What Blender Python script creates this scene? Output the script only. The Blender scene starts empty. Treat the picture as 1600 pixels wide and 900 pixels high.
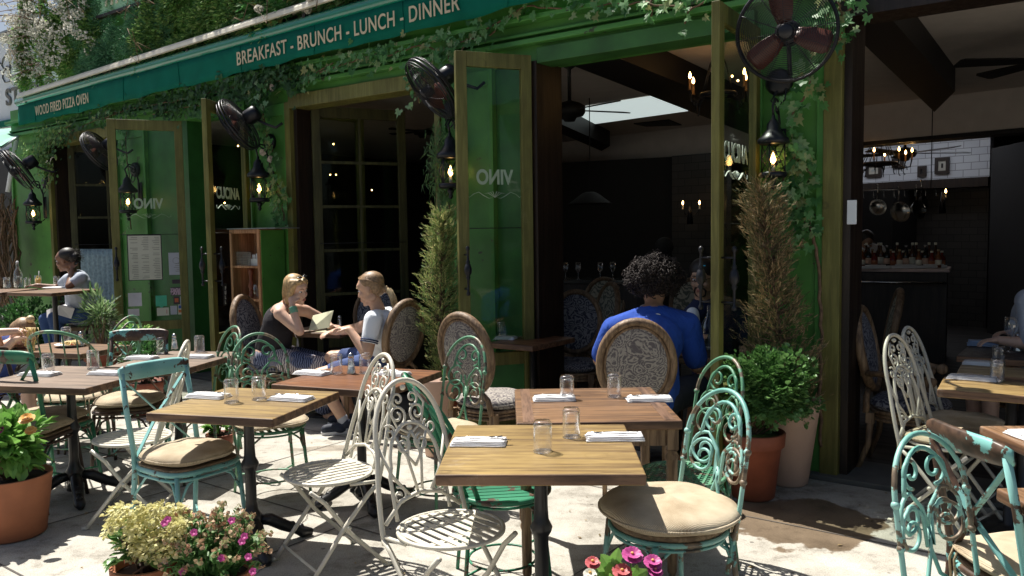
import bpy, math, random
from mathutils import Vector, Matrix
R = math.radians
rnd = random.Random(7)
sc = bpy.context.scene
# ---------------------------------------------------------------- camera
FPX, HC = 1280.0, 1.6
pitch, roll = R(3.84), 0.0137
fw = Vector((0, math.cos(pitch), -math.sin(pitch)))
up0 = Vector((0, math.sin(pitch), math.cos(pitch)))
rt0 = Vector((1, 0, 0))
rt = rt0*math.cos(roll) - up0*math.sin(roll)
up = up0*math.cos(roll) + rt0*math.sin(roll)
cam_d = bpy.data.cameras.new('camera'); cam = bpy.data.objects.new('camera', cam_d)
sc.collection.objects.link(cam); sc.camera = cam
cam.matrix_world = Matrix(((rt.x, up.x, -fw.x, 0), (rt.y, up.y, -fw.y, 0), (rt.z, up.z, -fw.z, HC), (0, 0, 0, 1)))
cam_d.sensor_width = 36; cam_d.lens = FPX/1600*36; cam_d.clip_end = 500; cam_d.clip_start = 0.05
# ---------------------------------------------------------------- light
SUN_TO = Vector((-0.36, 0.372, 1.0)).normalized()
w = bpy.data.worlds.new('World'); sc.world = w; w.use_nodes = True
nt = w.node_tree; sky = nt.nodes.new('ShaderNodeTexSky'); sky.sky_type = 'NISHITA'; sky.sun_disc = False
sky.sun_elevation = math.asin(SUN_TO.z); sky.sun_rotation = math.atan2(SUN_TO.x, SUN_TO.y)
sky.dust_density = 3.0; sky.air_density = 1.0
nt.links.new(sky.outputs[0], nt.nodes['Background'].inputs[0]); nt.nodes['Background'].inputs[1].default_value = 0.052
sl = bpy.data.lights.new('sun', 'SUN'); sl.energy = 5.0; sl.angle = R(0.5); sl.color = (1.0, 0.955, 0.88)
so = bpy.data.objects.new('sun', sl); sc.collection.objects.link(so)
so.rotation_euler = SUN_TO.to_track_quat('Z', 'Y').to_euler()
sc.view_settings.view_transform = 'Standard'; sc.view_settings.look = 'None'
sc.view_settings.exposure = 0.84; sc.view_settings.gamma = 1.0
sc.cycles.use_denoising = True; sc.cycles.max_bounces = 7; sc.cycles.diffuse_bounces = 3
sc.cycles.glossy_bounces = 3; sc.cycles.transparent_max_bounces = 24; sc.cycles.transmission_bounces = 6
sc.cycles.sample_clamp_indirect = 4.0
# ---------------------------------------------------------------- pixel helpers
CP = Vector((0, 0, HC))
def ray(px, py): return fw*FPX + rt*(px-800) - up*(py-450)
def P(px, py, z=0.0):
    d = ray(px, py); t = (z-HC)/d.z; return CP + d*t
def PD(px, py, depth):
    d = ray(px, py); return CP + d*(depth/d.y)
FO = P(1308, 748, 0.0)
FA = math.atan2(-1280*0.5917/1280, 0.8062)          # heading of the facade (towards the near right)
ex = Vector((math.cos(FA), math.sin(FA), 0)); ei = Vector((-ex.y, ex.x, 0))   # ei points into the building
def W(px, py, n=0.0):
    """ray onto the vertical plane n metres in front of the facade -> (x along facade, z)"""
    d = ray(px, py); o = FO - ei*n
    t = (o-CP).dot(ei)/d.dot(ei); p = CP + d*t
    return (p-FO).dot(ex), p.z
def WX(px, n=0.0, py=400): return W(px, py, n)[0]
def F(x, n, z=0.0): return FO + ex*x - ei*n + Vector((0, 0, z))
# ---------------------------------------------------------------- mesh builder
def frame(d):
    d = d.normalized(); a = Vector((0, 0, 1)) if abs(d.z) < 0.9 else Vector((1, 0, 0))
    u = d.cross(a).normalized(); return u, d.cross(u)
class MB:
    def __init__(s): s.v = []; s.f = []; s.s = []
    def add(s, vs, fs, sm=False):
        b = len(s.v); s.v += [tuple(v) for v in vs]; s.f += [tuple(i+b for i in f) for f in fs]; s.s += [sm]*len(fs); return s
    def box(s, c, d, rot=None):
        c = Vector(c); hx, hy, hz = d[0]/2, d[1]/2, d[2]/2
        vs = [Vector((x, y, z)) for z in (-hz, hz) for y in (-hy, hy) for x in (-hx, hx)]
        if rot is not None: vs = [rot @ v for v in vs]
        return s.add([v+c for v in vs], [(0,2,3,1),(4,5,7,6),(0,1,5,4),(2,6,7,3),(0,4,6,2),(1,3,7,5)])
    def bb(s, x0, x1, y0, y1, z0, z1): return s.box(((x0+x1)/2, (y0+y1)/2, (z0+z1)/2), (x1-x0, y1-y0, z1-z0))
    def tube(s, pts, r, n=8, closed=False, flat=1.0, sm=True):
        pts = [Vector(p) for p in pts]; m = len(pts)
        rs = r if isinstance(r, (list, tuple)) else [r]*m
        vs = []; pu = None
        for i, p in enumerate(pts):
            a = pts[(i-1) % m] if (closed or i) else p; b = pts[(i+1) % m] if (closed or i < m-1) else p
            d = (b-a)
            if d.length < 1e-9: d = Vector((0, 0, 1))
            d.normalize()
            if pu is None: u, v = frame(d)
            else:
                u = pu - d*pu.dot(d)
                if u.length < 1e-6: u, v = frame(d)
                u.normalize(); v = d.cross(u)
            pu = u
            for k in range(n):
                t = 2*math.pi*(k+0.5)/n; vs.append(p + u*math.cos(t)*rs[i] + v*math.sin(t)*rs[i]*flat)
        fs = []
        for i in range(m if closed else m-1):
            j = (i+1) % m
            for k in range(n): fs.append((i*n+k, i*n+(k+1) % n, j*n+(k+1) % n, j*n+k))
        if not closed: fs += [tuple(range(n))[::-1], tuple((m-1)*n+k for k in range(n))]
        return s.add(vs, fs, sm)
    def lathe(s, prof, c=(0, 0, 0), n=20, sx=1, sy=1, rot=None):
        c = Vector(c); vs = []
        for r, z in prof:
            for k in range(n):
                t = 2*math.pi*k/n; v = Vector((r*math.cos(t)*sx, r*math.sin(t)*sy, z))
                vs.append((rot @ v if rot is not None else v)+c)
        fs = [(i*n+k, i*n+(k+1) % n, (i+1)*n+(k+1) % n, (i+1)*n+k) for i in range(len(prof)-1) for k in range(n)]
        if prof[0][0] > 1e-4: fs.append(tuple(range(n))[::-1])
        if prof[-1][0] > 1e-4: fs.append(tuple((len(prof)-1)*n+k for k in range(n)))
        return s.add(vs, fs, True)
    def ell(s, c, r, n=16, m=10, rot=None):
        prof = [(max(math.sin(math.pi*i/m), 1e-5), -math.cos(math.pi*i/m)) for i in range(m+1)]
        c = Vector(c); r = r if isinstance(r, (tuple, list)) else (r, r, r); vs = []
        for a, z in prof:
            for k in range(n):
                t = 2*math.pi*k/n; v = Vector((a*math.cos(t)*r[0], a*math.sin(t)*r[1], z*r[2]))
                vs.append((rot @ v if rot is not None else v)+c)
        return s.add(vs, [(i*n+k, i*n+(k+1) % n, (i+1)*n+(k+1) % n, (i+1)*n+k) for i in range(m) for k in range(n)], True)
    def cap(s, a, b, ra, rb, n=14):
        a = Vector(a); b = Vector(b); d = (b-a); L = max(d.length, 1e-4); d = d/L
        pts = []; rs = []
        for i in range(5):
            t = math.pi/2*i/4; pts.append(a - d*ra*math.cos(t)); rs.append(max(ra*math.sin(t), 1e-4))
        for i in range(5):
            t = math.pi/2*i/4; pts.append(b + d*rb*math.sin(t)); rs.append(max(rb*math.cos(t), 1e-4))
        return s.tube(pts, rs, n)
    def prism(s, out, t, M=None):
        """outline in local xy, thickness t along +z, then M"""
        k = len(out); vs = [Vector((x, y, 0)) for x, y in out]+[Vector((x, y, t)) for x, y in out]
        if M is not None: vs = [M @ v for v in vs]
        return s.add(vs, [tuple(range(k))[::-1], tuple(range(k, 2*k))]+[(i, (i+1) % k, k+(i+1) % k, k+i) for i in range(k)])
    def build(s, name, mat=None, parent=None, bevel=0, M=None, seg=2):
        me = bpy.data.meshes.new(name); vs = s.v if M is None else [tuple(M @ Vector(v)) for v in s.v]
        me.from_pydata(vs, [], s.f); me.polygons.foreach_set('use_smooth', s.s); me.update()
        o = bpy.data.objects.new(name, me); sc.collection.objects.link(o)
        if mat is not None: me.materials.append(mat)
        if parent is not None: o.parent = parent
        if bevel:
            b = o.modifiers.new('bevel', 'BEVEL'); b.width = bevel; b.segments = seg; b.limit_method = 'ANGLE'; b.angle_limit = R(40)
        return o
def tag(o, label=None, cat=None, group=None, kind=None):
    if label: o['label'] = label
    if cat: o['category'] = cat
    if group: o['group'] = group
    if kind: o['kind'] = kind
    return o
def thing(name, label, cat, loc=(0, 0, 0), rz=0.0, group=None):
    o = bpy.data.objects.new(name, None); sc.collection.objects.link(o); o.empty_display_size = 0.1
    o.location = loc; o.rotation_euler = (0, 0, rz); return tag(o, label, cat, group)
def kids(o): return [c for c in sc.objects if c.parent == o]
def copy_tree(o, parent=None):
    c = o.copy(); sc.collection.objects.link(c); c.parent = parent
    for ch in kids(o): copy_tree(ch, c)
    return c
def dup(o, loc, rz, label=None, group=None):
    c = copy_tree(o); c.location = loc; c.rotation_euler = (0, 0, rz)
    if label: c['label'] = label
    if group: c['group'] = group
    return c
used = set()
def put(proto, loc, rz, label, group=None):
    """the first call moves the prototype itself, later ones copy it with its parts"""
    if proto.name in used: return dup(proto, loc, rz, label, group)
    used.add(proto.name); proto.location = loc; proto.rotation_euler = (0, 0, rz)
    return tag(proto, label, None, group)
# ---------------------------------------------------------------- materials
def nodes(name):
    m = bpy.data.materials.new(name); m.use_nodes = True; t = m.node_tree
    return m, t, t.nodes['Principled BSDF'], t.links.new
def N(t, kind, **kw):
    n = t.nodes.new('ShaderNode'+kind)
    for k, v in kw.items():
        if k in n.inputs: n.inputs[k].default_value = v
        else: setattr(n, k, v)
    return n
def rgba(c): return (c[0], c[1], c[2], 1)
def coords(t, l, scale=(1, 1, 1), kind='Object', rot=(0, 0, 0)):
    tc = N(t, 'TexCoord'); mp = N(t, 'Mapping'); mp.inputs['Scale'].default_value = scale; mp.inputs['Rotation'].default_value = rot
    l(tc.outputs[kind], mp.inputs[0]); return mp.outputs[0]
def ramp(t, l, src, stops):
    r = N(t, 'ValToRGB'); e = r.color_ramp.elements
    while len(e) < len(stops): e.new(0.5)
    for q, (p, c) in zip(e, stops): q.position = p; q.color = rgba(c) if len(c) == 3 else c
    l(src, r.inputs[0]); return r.outputs[0]
def bump(t, l, b, src, s=0.3, d=0.002):
    n = N(t, 'Bump'); n.inputs['Strength'].default_value = s; n.inputs['Distance'].default_value = d
    l(src, n.inputs['Height']); l(n.outputs[0], b.inputs['Normal'])
def plain(name, c, rough=0.6, metal=0.0, var=0.18, scale=6.0, bs=0.2, spec=0.5, bscale=40):
    m, t, b, l = nodes(name); v = coords(t, l)
    n = N(t, 'TexNoise', Scale=scale, Detail=5.0); l(v, n.inputs[0])
    lo = tuple(max(0, x*(1-var)) for x in c); hi = tuple(min(1, x*(1+var)) for x in c)
    l(ramp(t, l, n.outputs[0], [(0.3, lo), (0.7, hi)]), b.inputs['Base Color'])
    b.inputs['Roughness'].default_value = rough; b.inputs['Metallic'].default_value = metal
    b.inputs['Specular IOR Level'].default_value = spec
    if bs:
        n2 = N(t, 'TexNoise', Scale=bscale, Detail=4.0); l(v, n2.inputs[0]); bump(t, l, b, n2.outputs[0], bs)
    return m
def chipped(name, c, under=(0.07, 0.04, 0.025), amount=0.42, rough=0.45, scale=9.0, c2=None):
    """old paint flaking off to rusty metal"""
    m, t, b, l = nodes(name); v = coords(t, l)
    n = N(t, 'TexNoise', Scale=scale, Detail=8.0, Roughness=0.65); l(v, n.inputs[0])
    k = ramp(t, l, n.outputs[0], [(amount, (0, 0, 0)), (amount+0.015, (1, 1, 1))])
    n2 = N(t, 'TexNoise', Scale=3.0, Detail=3.0); l(v, n2.inputs[0])
    pc = ramp(t, l, n2.outputs[0], [(0.35, tuple(x*0.8 for x in c)), (0.65, c2 or tuple(min(1, x*1.15) for x in c))])
    n3 = N(t, 'TexNoise', Scale=30.0, Detail=4.0); l(v, n3.inputs[0])
    uc = ramp(t, l, n3.outputs[0], [(0.35, tuple(x*0.5 for x in under)), (0.7, tuple(x*1.6 for x in under))])
    mx = N(t, 'MixRGB'); l(k, mx.inputs[0]); l(uc, mx.inputs[1]); l(pc, mx.inputs[2]); l(mx.outputs[0], b.inputs['Base Color'])
    b.inputs['Roughness'].default_value = rough; bump(t, l, b, k, 0.5, 0.0015); return m
def wood(name, c1, c2, rough=0.35, axis=0, scale=1.0, plank=0.0, wear=0.0):
    m, t, b, l = nodes(name)
    sc_ = [14*scale, 14*scale, 14*scale]; sc_[axis] = 1.1*scale
    v = coords(t, l, tuple(sc_))
    n = N(t, 'TexNoise', Scale=2.2, Detail=7.0, Roughness=0.6, Distortion=0.6); l(v, n.inputs[0])
    n2 = N(t, 'TexNoise', Scale=9.0, Detail=4.0, Roughness=0.7); l(v, n2.inputs[0])
    mx0 = N(t, 'Math', operation='MULTIPLY_ADD'); l(n2.outputs[0], mx0.inputs[0]); mx0.inputs[1].default_value = 0.35
    l(n.outputs[0], mx0.inputs[2]); sub = N(t, 'Math', operation='SUBTRACT'); l(mx0.outputs[0], sub.inputs[0]); sub.inputs[1].default_value = 0.17
    col = ramp(t, l, sub.outputs[0], [(0.30, c1), (0.47, tuple((a+b_)/2 for a, b_ in zip(c1, c2))), (0.53, c2), (0.66, tuple(min(1, x*1.25) for x in c2))])
    v2 = coords(t, l); n3 = N(t, 'TexNoise', Scale=2.5, Detail=4.0); l(v2, n3.inputs[0])
    mul = N(t, 'MixRGB', blend_type='MULTIPLY'); mul.inputs[0].default_value = 0.8; l(col, mul.inputs[1])
    l(ramp(t, l, n3.outputs[0], [(0.3, (0.55, 0.5, 0.45)), (0.65, (1, 1, 1))]), mul.inputs[2])
    out = mul.outputs[0]
    if wear:
        n4 = N(t, 'TexNoise', Scale=5.0, Detail=9.0, Roughness=0.75); l(v2, n4.inputs[0])
        wm = N(t, 'MixRGB'); l(ramp(t, l, n4.outputs[0], [(0.6, (0, 0, 0)), (0.72, (wear,)*3)]), wm.inputs[0]); l(out, wm.inputs[1]); wm.inputs[2].default_value = (0.42, 0.35, 0.27, 1)
        out = wm.outputs[0]
    if wear:   # old glass rings and knocks in the varnish
        for sc_v, lo, hi, dk in ((4.2, 0.175, 0.19, 0.62), (7.0, 0.04, 0.05, 0.5)):
            vr = N(t, 'TexVoronoi', Scale=sc_v); l(v2, vr.inputs[0]); rg = ramp(t, l, vr.outputs['Distance'], [(lo-0.012, (1, 1, 1)), (lo, (dk,)*3), (hi, (dk,)*3), (hi+0.012, (1, 1, 1))] if sc_v < 5 else [(lo, (dk,)*3), (hi, (1, 1, 1))])
            mr_ = N(t, 'MixRGB', blend_type='MULTIPLY'); nz = N(t, 'TexNoise', Scale=2.2); l(v2, nz.inputs[0]); l(ramp(t, l, nz.outputs[0], [(0.45, (0, 0, 0)), (0.6, (0.8,)*3)]), mr_.inputs[0]); l(out, mr_.inputs[1]); l(rg, mr_.inputs[2]); out = mr_.outputs[0]
    if plank:
        pm = coords(t, l); sx = N(t, 'SeparateXYZ'); l(pm, sx.inputs[0])
        q = N(t, 'Math', operation='MULTIPLY'); l(sx.outputs[1 if axis == 0 else 0], q.inputs[0]); q.inputs[1].default_value = plank
        fr = N(t, 'Math', operation='FRACT'); l(q.outputs[0], fr.inputs[0])
        pr = ramp(t, l, fr.outputs[0], [(0.0, (0.25, 0.2, 0.16)), (0.03, (1, 1, 1))])
        m2 = N(t, 'MixRGB', blend_type='MULTIPLY'); m2.inputs[0].default_value = 0.8; l(out, m2.inputs[1]); l(pr, m2.inputs[2]); out = m2.outputs[0]
    l(out, b.inputs['Base Color'])
    rr = ramp(t, l, n.outputs[0], [(0.3, (rough+0.2,)*3), (0.7, (rough,)*3)]); l(rr, b.inputs['Roughness'])
    bump(t, l, b, sub.outputs[0], 0.35, 0.002); return m
def leafmat(name, cols, trans=0.35, rough=0.5):
    m, t, b, l = nodes(name); g = N(t, 'NewGeometry')
    st = [(i/max(1, len(cols)-1), c) for i, c in enumerate(cols)]
    col = ramp(t, l, g.outputs['Random Per Island'], st); l(col, b.inputs['Base Color']); b.inputs['Roughness'].default_value = rough
    tr = N(t, 'BsdfTranslucent'); l(col, tr.inputs[0]); mx = N(t, 'MixShader'); mx.inputs[0].default_value = trans
    out = t.nodes['Material Output']; l(b.outputs[0], mx.inputs[1]); l(tr.outputs[0], mx.inputs[2]); l(mx.outputs[0], out.inputs[0]); return m
def glassmat(name, tint=(1, 1, 1), refl=1.0, edge=0.35, base=0.03, top=0.75):
    m, t, b, l = nodes(name); out = t.nodes['Material Output']
    tr = N(t, 'BsdfTransparent'); tr.inputs[0].default_value = rgba(tint)
    gl = N(t, 'BsdfGlossy'); gl.inputs['Roughness'].default_value = 0.03; gl.inputs[0].default_value = (refl, refl, refl, 1)
    lw = N(t, 'LayerWeight'); lw.inputs[0].default_value = edge
    mr = N(t, 'MapRange'); l(lw.outputs['Facing'], mr.inputs[0]); mr.inputs[3].default_value = base; mr.inputs[4].default_value = top
    mx = N(t, 'MixShader'); l(mr.outputs[0], mx.inputs[0]); l(tr.outputs[0], mx.inputs[1]); l(gl.outputs[0], mx.inputs[2]); l(mx.outputs[0], out.inputs[0]); return m
def emit(name, c, s):
    m, t, b, l = nodes(name); b.inputs['Base Color'].default_value = rgba(c)
    b.inputs['Emission Color'].default_value = rgba(c); b.inputs['Emission Strength'].default_value = s; return m
def concrete():
    m, t, b, l = nodes('sidewalk concrete'); v = coords(t, l)
    n = N(t, 'TexNoise', Scale=0.9, Detail=6.0); l(v, n.inputs[0])
    n2 = N(t, 'TexNoise', Scale=160.0, Detail=3.0, Roughness=0.8); l(v, n2.inputs[0])
    n5 = N(t, 'TexNoise', Scale=9.0, Detail=8.0, Roughness=0.7); l(v, n5.inputs[0])
    c1 = ramp(t, l, n.outputs[0], [(0.3, (0.37, 0.35, 0.31)), (0.7, (0.48, 0.46, 0.41))])
    mu = N(t, 'MixRGB', blend_type='MULTIPLY'); mu.inputs[0].default_value = 1; l(c1, mu.inputs[1])
    l(ramp(t, l, n2.outputs[0], [(0.34, (0.55, 0.54, 0.52)), (0.5, (0.98, 0.98, 0.97)), (0.68, (1.25, 1.25, 1.25))]), mu.inputs[2])
    m5 = N(t, 'MixRGB', blend_type='MULTIPLY'); m5.inputs[0].default_value = 1; l(mu.outputs[0], m5.inputs[1])
    l(ramp(t, l, n5.outputs[0], [(0.33, (0.62, 0.6, 0.58)), (0.45, (1, 1, 1))]), m5.inputs[2])
    # trodden-in gum spots and grime patches
    vg = N(t, 'TexVoronoi', Scale=5.5); l(v, vg.inputs[0]); ng = N(t, 'TexNoise', Scale=3.3, Detail=9.0, Roughness=0.72); l(v, ng.inputs[0])
    gm = N(t, 'MixRGB', blend_type='MULTIPLY'); gm.inputs[0].default_value = 1; l(m5.outputs[0], gm.inputs[1]); l(ramp(t, l, vg.outputs['Distance'], [(0.055, (0.42, 0.41, 0.4)), (0.075, (1, 1, 1))]), gm.inputs[2])
    gn = N(t, 'MixRGB', blend_type='MULTIPLY'); gn.inputs[0].default_value = 1; l(gm.outputs[0], gn.inputs[1]); l(ramp(t, l, ng.outputs[0], [(0.36, (0.55, 0.53, 0.5)), (0.47, (0.88, 0.87, 0.85)), (0.6, (1.06, 1.06, 1.05))]), gn.inputs[2]); m5 = gn
    # spilt water beside the big pots: a stain with its own ragged outline
    wc = P(1245, 815, 0); mp = coords(t, l)
    dn = N(t, 'TexNoise', Scale=2.6, Detail=6.0, Roughness=0.6); l(mp, dn.inputs[0])
    vm = N(t, 'VectorMath', operation='SUBTRACT'); l(mp, vm.inputs[0]); vm.inputs[1].default_value = (wc.x, wc.y, 0)
    sx = N(t, 'VectorMath', operation='MULTIPLY'); l(vm.outputs[0], sx.inputs[0]); sx.inputs[1].default_value = (1.0, 0.92, 0)
    ln = N(t, 'VectorMath', operation='LENGTH'); l(sx.outputs[0], ln.inputs[0])
    ad = N(t, 'Math', operation='MULTIPLY_ADD'); l(dn.outputs[0], ad.inputs[0]); ad.inputs[1].default_value = 0.75; l(ln.outputs['Value'], ad.inputs[2])
    wet = ramp(t, l, ad.outputs[0], [(0.76, (1, 1, 1)), (0.785, (0, 0, 0))])
    # thin dried trickle further along the pavement
    tc0 = P(560, 700, 0); vm2 = N(t, 'VectorMath', operation='SUBTRACT'); l(mp, vm2.inputs[0]); vm2.inputs[1].default_value = (tc0.x, tc0.y, 0)
    s2 = N(t, 'VectorMath', operation='MULTIPLY'); l(vm2.outputs[0], s2.inputs[0]); s2.inputs[1].default_value = (0.55, 5.0, 0)
    l2 = N(t, 'VectorMath', operation='LENGTH'); l(s2.outputs[0], l2.inputs[0])
    ad2 = N(t, 'Math', operation='MULTIPLY_ADD'); l(dn.outputs[0], ad2.inputs[0]); ad2.inputs[1].default_value = 0.9; l(l2.outputs['Value'], ad2.inputs[2])
    wet2 = ramp(t, l, ad2.outputs[0], [(0.8, (0.55,)*3), (0.86, (0, 0, 0))])
    mxw = N(t, 'MixRGB', blend_type='LIGHTEN'); mxw.inputs[0].default_value = 1; l(wet, mxw.inputs[1]); l(wet2, mxw.inputs[2])
    wm = N(t, 'MixRGB', blend_type='MULTIPLY'); l(mxw.outputs[0], wm.inputs[0]); l(m5.outputs[0], wm.inputs[1]); wm.inputs[2].default_value = (0.40, 0.31, 0.23, 1)
    l(wm.outputs[0], b.inputs['Base Color'])
    rr = ramp(t, l, wet, [(0, (0.85,)*3), (1, (0.45,)*3)]); l(rr, b.inputs['Roughness'])
    bump(t, l, b, n2.outputs[0], 0.5, 0.003); return m
def paisley(name, dark, light, scale=9.0):
    m, t, b, l = nodes(name); v = coords(t, l, (1, 1, 1))
    n = N(t, 'TexNoise', Scale=4.5, Detail=2.0); l(v, n.inputs[0])
    mv = N(t, 'MixRGB'); mv.inputs[0].default_value = 0.30; l(v, mv.inputs[1]); l(n.outputs['Color'], mv.inputs[2])
    vo = N(t, 'TexVoronoi', Scale=scale); l(mv.outputs[0], vo.inputs[0])
    q = N(t, 'Math', operation='MULTIPLY'); l(vo.outputs['Distance'], q.inputs[0]); q.inputs[1].default_value = 30.0
    s_ = N(t, 'Math', operation='SINE'); l(q.outputs[0], s_.inputs[0])
    vo2 = N(t, 'TexVoronoi', Scale=scale*3.4); l(mv.outputs[0], vo2.inputs[0])
    q2 = N(t, 'Math', operation='MULTIPLY'); l(vo2.outputs['Distance'], q2.inputs[0]); q2.inputs[1].default_value = 13.0
    s2 = N(t, 'Math', operation='SINE'); l(q2.outputs[0], s2.inputs[0])
    a = N(t, 'Math', operation='MULTIPLY_ADD'); l(s2.outputs[0], a.inputs[0]); a.inputs[1].default_value = 0.8; l(s_.outputs[0], a.inputs[2])
    h = N(t, 'MapRange'); l(a.outputs[0], h.inputs[0]); h.inputs[1].default_value = -1.6; h.inputs[2].default_value = 1.6
    l(ramp(t, l, h.outputs[0], [(0.36, dark), (0.5, tuple((x+y)/2 for x, y in zip(dark, light))), (0.62, light)]), b.inputs['Base Color'])
    b.inputs['Roughness'].default_value = 0.85; bump(t, l, b, h.outputs[0], 0.25, 0.002); return m
def straw():
    m, t, b, l = nodes('woven straw cushion'); v = coords(t, l)
    w1 = N(t, 'TexWave', Scale=75.0, Distortion=2.5); w1.bands_direction = 'X'; l(v, w1.inputs[0])
    w2 = N(t, 'TexWave', Scale=75.0, Distortion=2.5); w2.bands_direction = 'Y'; l(v, w2.inputs[0])
    a = N(t, 'Math', operation='MULTIPLY'); l(w1.outputs['Fac'], a.inputs[0]); l(w2.outputs['Fac'], a.inputs[1])
    n = N(t, 'TexNoise', Scale=7.0, Detail=4.0); l(v, n.inputs[0])
    ad = N(t, 'Math', operation='MULTIPLY_ADD'); l(a.outputs[0], ad.inputs[0]); ad.inputs[1].default_value = 0.45; l(n.outputs[0], ad.inputs[2])
    l(ramp(t, l, ad.outputs[0], [(0.35, (0.30, 0.22, 0.13)), (0.8, (0.62, 0.53, 0.38))]), b.inputs['Base Color'])
    b.inputs['Roughness'].default_value = 0.8; bump(t, l, b, a.outputs[0], 0.7, 0.003); return m
def brickmat(name, c1, c2, mortar, sx, rough=0.5, kind='Object'):
    m, t, b, l = nodes(name); v = coords(t, l, (1, 1, 1), kind, (R(90), 0, 0))
    br = N(t, 'TexBrick', Scale=sx); br.inputs['Color1'].default_value = rgba(c1); br.inputs['Color2'].default_value = rgba(c2)
    br.inputs['Mortar'].default_value = rgba(mortar); br.inputs['Mortar Size'].default_value = 0.012; l(v, br.inputs[0])
    l(br.outputs[0], b.inputs['Base Color']); b.inputs['Roughness'].default_value = rough; bump(t, l, b, br.outputs['Fac'], -0.4); return m

m_green = chipped('green painted wood', (0.068, 0.235, 0.040), (0.055, 0.075, 0.03), 0.36, 0.5, 5.0, (0.088, 0.285, 0.052))
m_trim = chipped('green trim paint', (0.062, 0.24, 0.045), (0.05, 0.07, 0.03), 0.35, 0.5, 7.0, (0.08, 0.28, 0.055))
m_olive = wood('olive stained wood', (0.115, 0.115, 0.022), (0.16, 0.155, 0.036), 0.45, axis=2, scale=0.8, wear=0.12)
m_olive_d = wood('dim olive wood', (0.03, 0.032, 0.008), (0.065, 0.065, 0.018), 0.5, axis=2, scale=0.8)  # dark copy of the olive, indoor shade put into the colour
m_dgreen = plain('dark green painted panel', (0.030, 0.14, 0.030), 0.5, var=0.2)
m_darkwood = wood('dark varnished wood', (0.009, 0.005, 0.003), (0.022, 0.012, 0.007), 0.4, axis=2, scale=0.8)
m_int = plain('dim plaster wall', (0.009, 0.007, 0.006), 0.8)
m_ceil = plain('taupe ceiling paint', (0.60, 0.54, 0.49), 0.85, var=0.06)
m_beam = plain('black stained beam', (0.006, 0.005, 0.005), 0.6)
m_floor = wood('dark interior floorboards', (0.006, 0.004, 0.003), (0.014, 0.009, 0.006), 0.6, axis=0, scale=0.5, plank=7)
m_conc = concrete()
m_teal = plain('teal awning canvas', (0.001, 0.125, 0.085), 0.8, var=0.12, scale=5, spec=0.15, bs=0.3, bscale=300)
m_tealroll = plain('teal awning roll', (0.002, 0.19, 0.13), 0.22, var=0.06, bs=0.05); m_tealroll.node_tree.nodes['Principled BSDF'].inputs['Coat Weight'].default_value = 0.6
m_cream = plain('cream painted metal', (0.78, 0.73, 0.60), 0.45, var=0.1, bs=0.05)
m_gold = plain('tan lettering', (0.60, 0.52, 0.35), 0.6, var=0.1, bs=0)
m_etch = plain('frosted lettering', (0.62, 0.68, 0.62), 0.6, var=0.05, bs=0)
m_black = plain('black cast iron', (0.012, 0.012, 0.014), 0.35, var=0.3, scale=20, bs=0.4, bscale=60)
m_blackm = plain('black painted metal', (0.012, 0.013, 0.018), 0.4, 0.3, bs=0.1)
m_white = plain('cream white enamel', (0.60, 0.57, 0.48), 0.4, var=0.12, bs=0.3)
m_turq = chipped('chipped turquoise paint', (0.17, 0.44, 0.42), amount=0.40, scale=14, c2=(0.30, 0.56, 0.54))
m_turq_worn = chipped('flaking turquoise paint', (0.18, 0.46, 0.44), amount=0.49, scale=6, c2=(0.27, 0.54, 0.5))
m_turq_bare = chipped('mostly bare turquoise paint', (0.20, 0.48, 0.44), amount=0.56, scale=7)
m_greenp = chipped('chipped green paint', (0.02, 0.17, 0.09), amount=0.43, scale=12, c2=(0.04, 0.24, 0.13))
m_wireg = chipped('worn green wire paint', (0.06, 0.24, 0.13), (0.16, 0.13, 0.09), amount=0.46, scale=7, c2=(0.18, 0.36, 0.22))
m_wiret = chipped('worn turquoise wire paint', (0.15, 0.42, 0.36), (0.16, 0.12, 0.08), amount=0.46, scale=7, c2=(0.34, 0.58, 0.52))
m_brown = plain('brown painted metal', (0.045, 0.022, 0.014), 0.5, bs=0.2)
m_straw = straw()
m_tan = plain('tan cotton tape', (0.46, 0.36, 0.22), 0.9)
m_seatwood = wood('worn seat wood', (0.10, 0.065, 0.035), (0.24, 0.17, 0.10), 0.6)
m_tab_y = wood('honey oak table top', (0.13, 0.075, 0.025), (0.31, 0.215, 0.085), 0.32, axis=0, wear=0.4)
m_tab_r = wood('reddish varnished table top', (0.09, 0.032, 0.015), (0.21, 0.09, 0.04), 0.28, axis=0, wear=0.25)
m_tab_b = wood('brown table top', (0.08, 0.04, 0.02), (0.22, 0.125, 0.065), 0.32, axis=0, wear=0.4)
m_tab_g = wood('greyed table top', (0.09, 0.06, 0.04), (0.23, 0.165, 0.12), 0.42, axis=0, wear=0.5)
m_edge = wood('dark table edge', (0.05, 0.022, 0.012), (0.16, 0.085, 0.045), 0.45, axis=0, wear=0.5)
m_carve = wood('carved weathered oak', (0.10, 0.055, 0.028), (0.26, 0.17, 0.095), 0.5, axis=2, scale=1.4)
m_pais = paisley('grey paisley fabric', (0.12, 0.105, 0.11), (0.34, 0.31, 0.27), 14)
m_pais_b = paisley('blue grey paisley fabric', (0.03, 0.032, 0.055), (0.22, 0.22, 0.24), 12)
m_pais_l = paisley('pale damask fabric', (0.10, 0.11, 0.085), (0.36, 0.34, 0.26), 6)
m_glass = glassmat('clear glass')
m_pane = glassmat('window glass', (0.86, 0.90, 0.86), 0.55, 0.22, 0.015, 0.22)
m_napkin = plain('white cotton napkin', (0.72, 0.71, 0.71), 0.9, var=0.04, bs=0.4, bscale=90)
m_steel = plain('polished steel', (0.55, 0.55, 0.56), 0.22, 1.0, var=0.1, bs=0)
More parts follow.
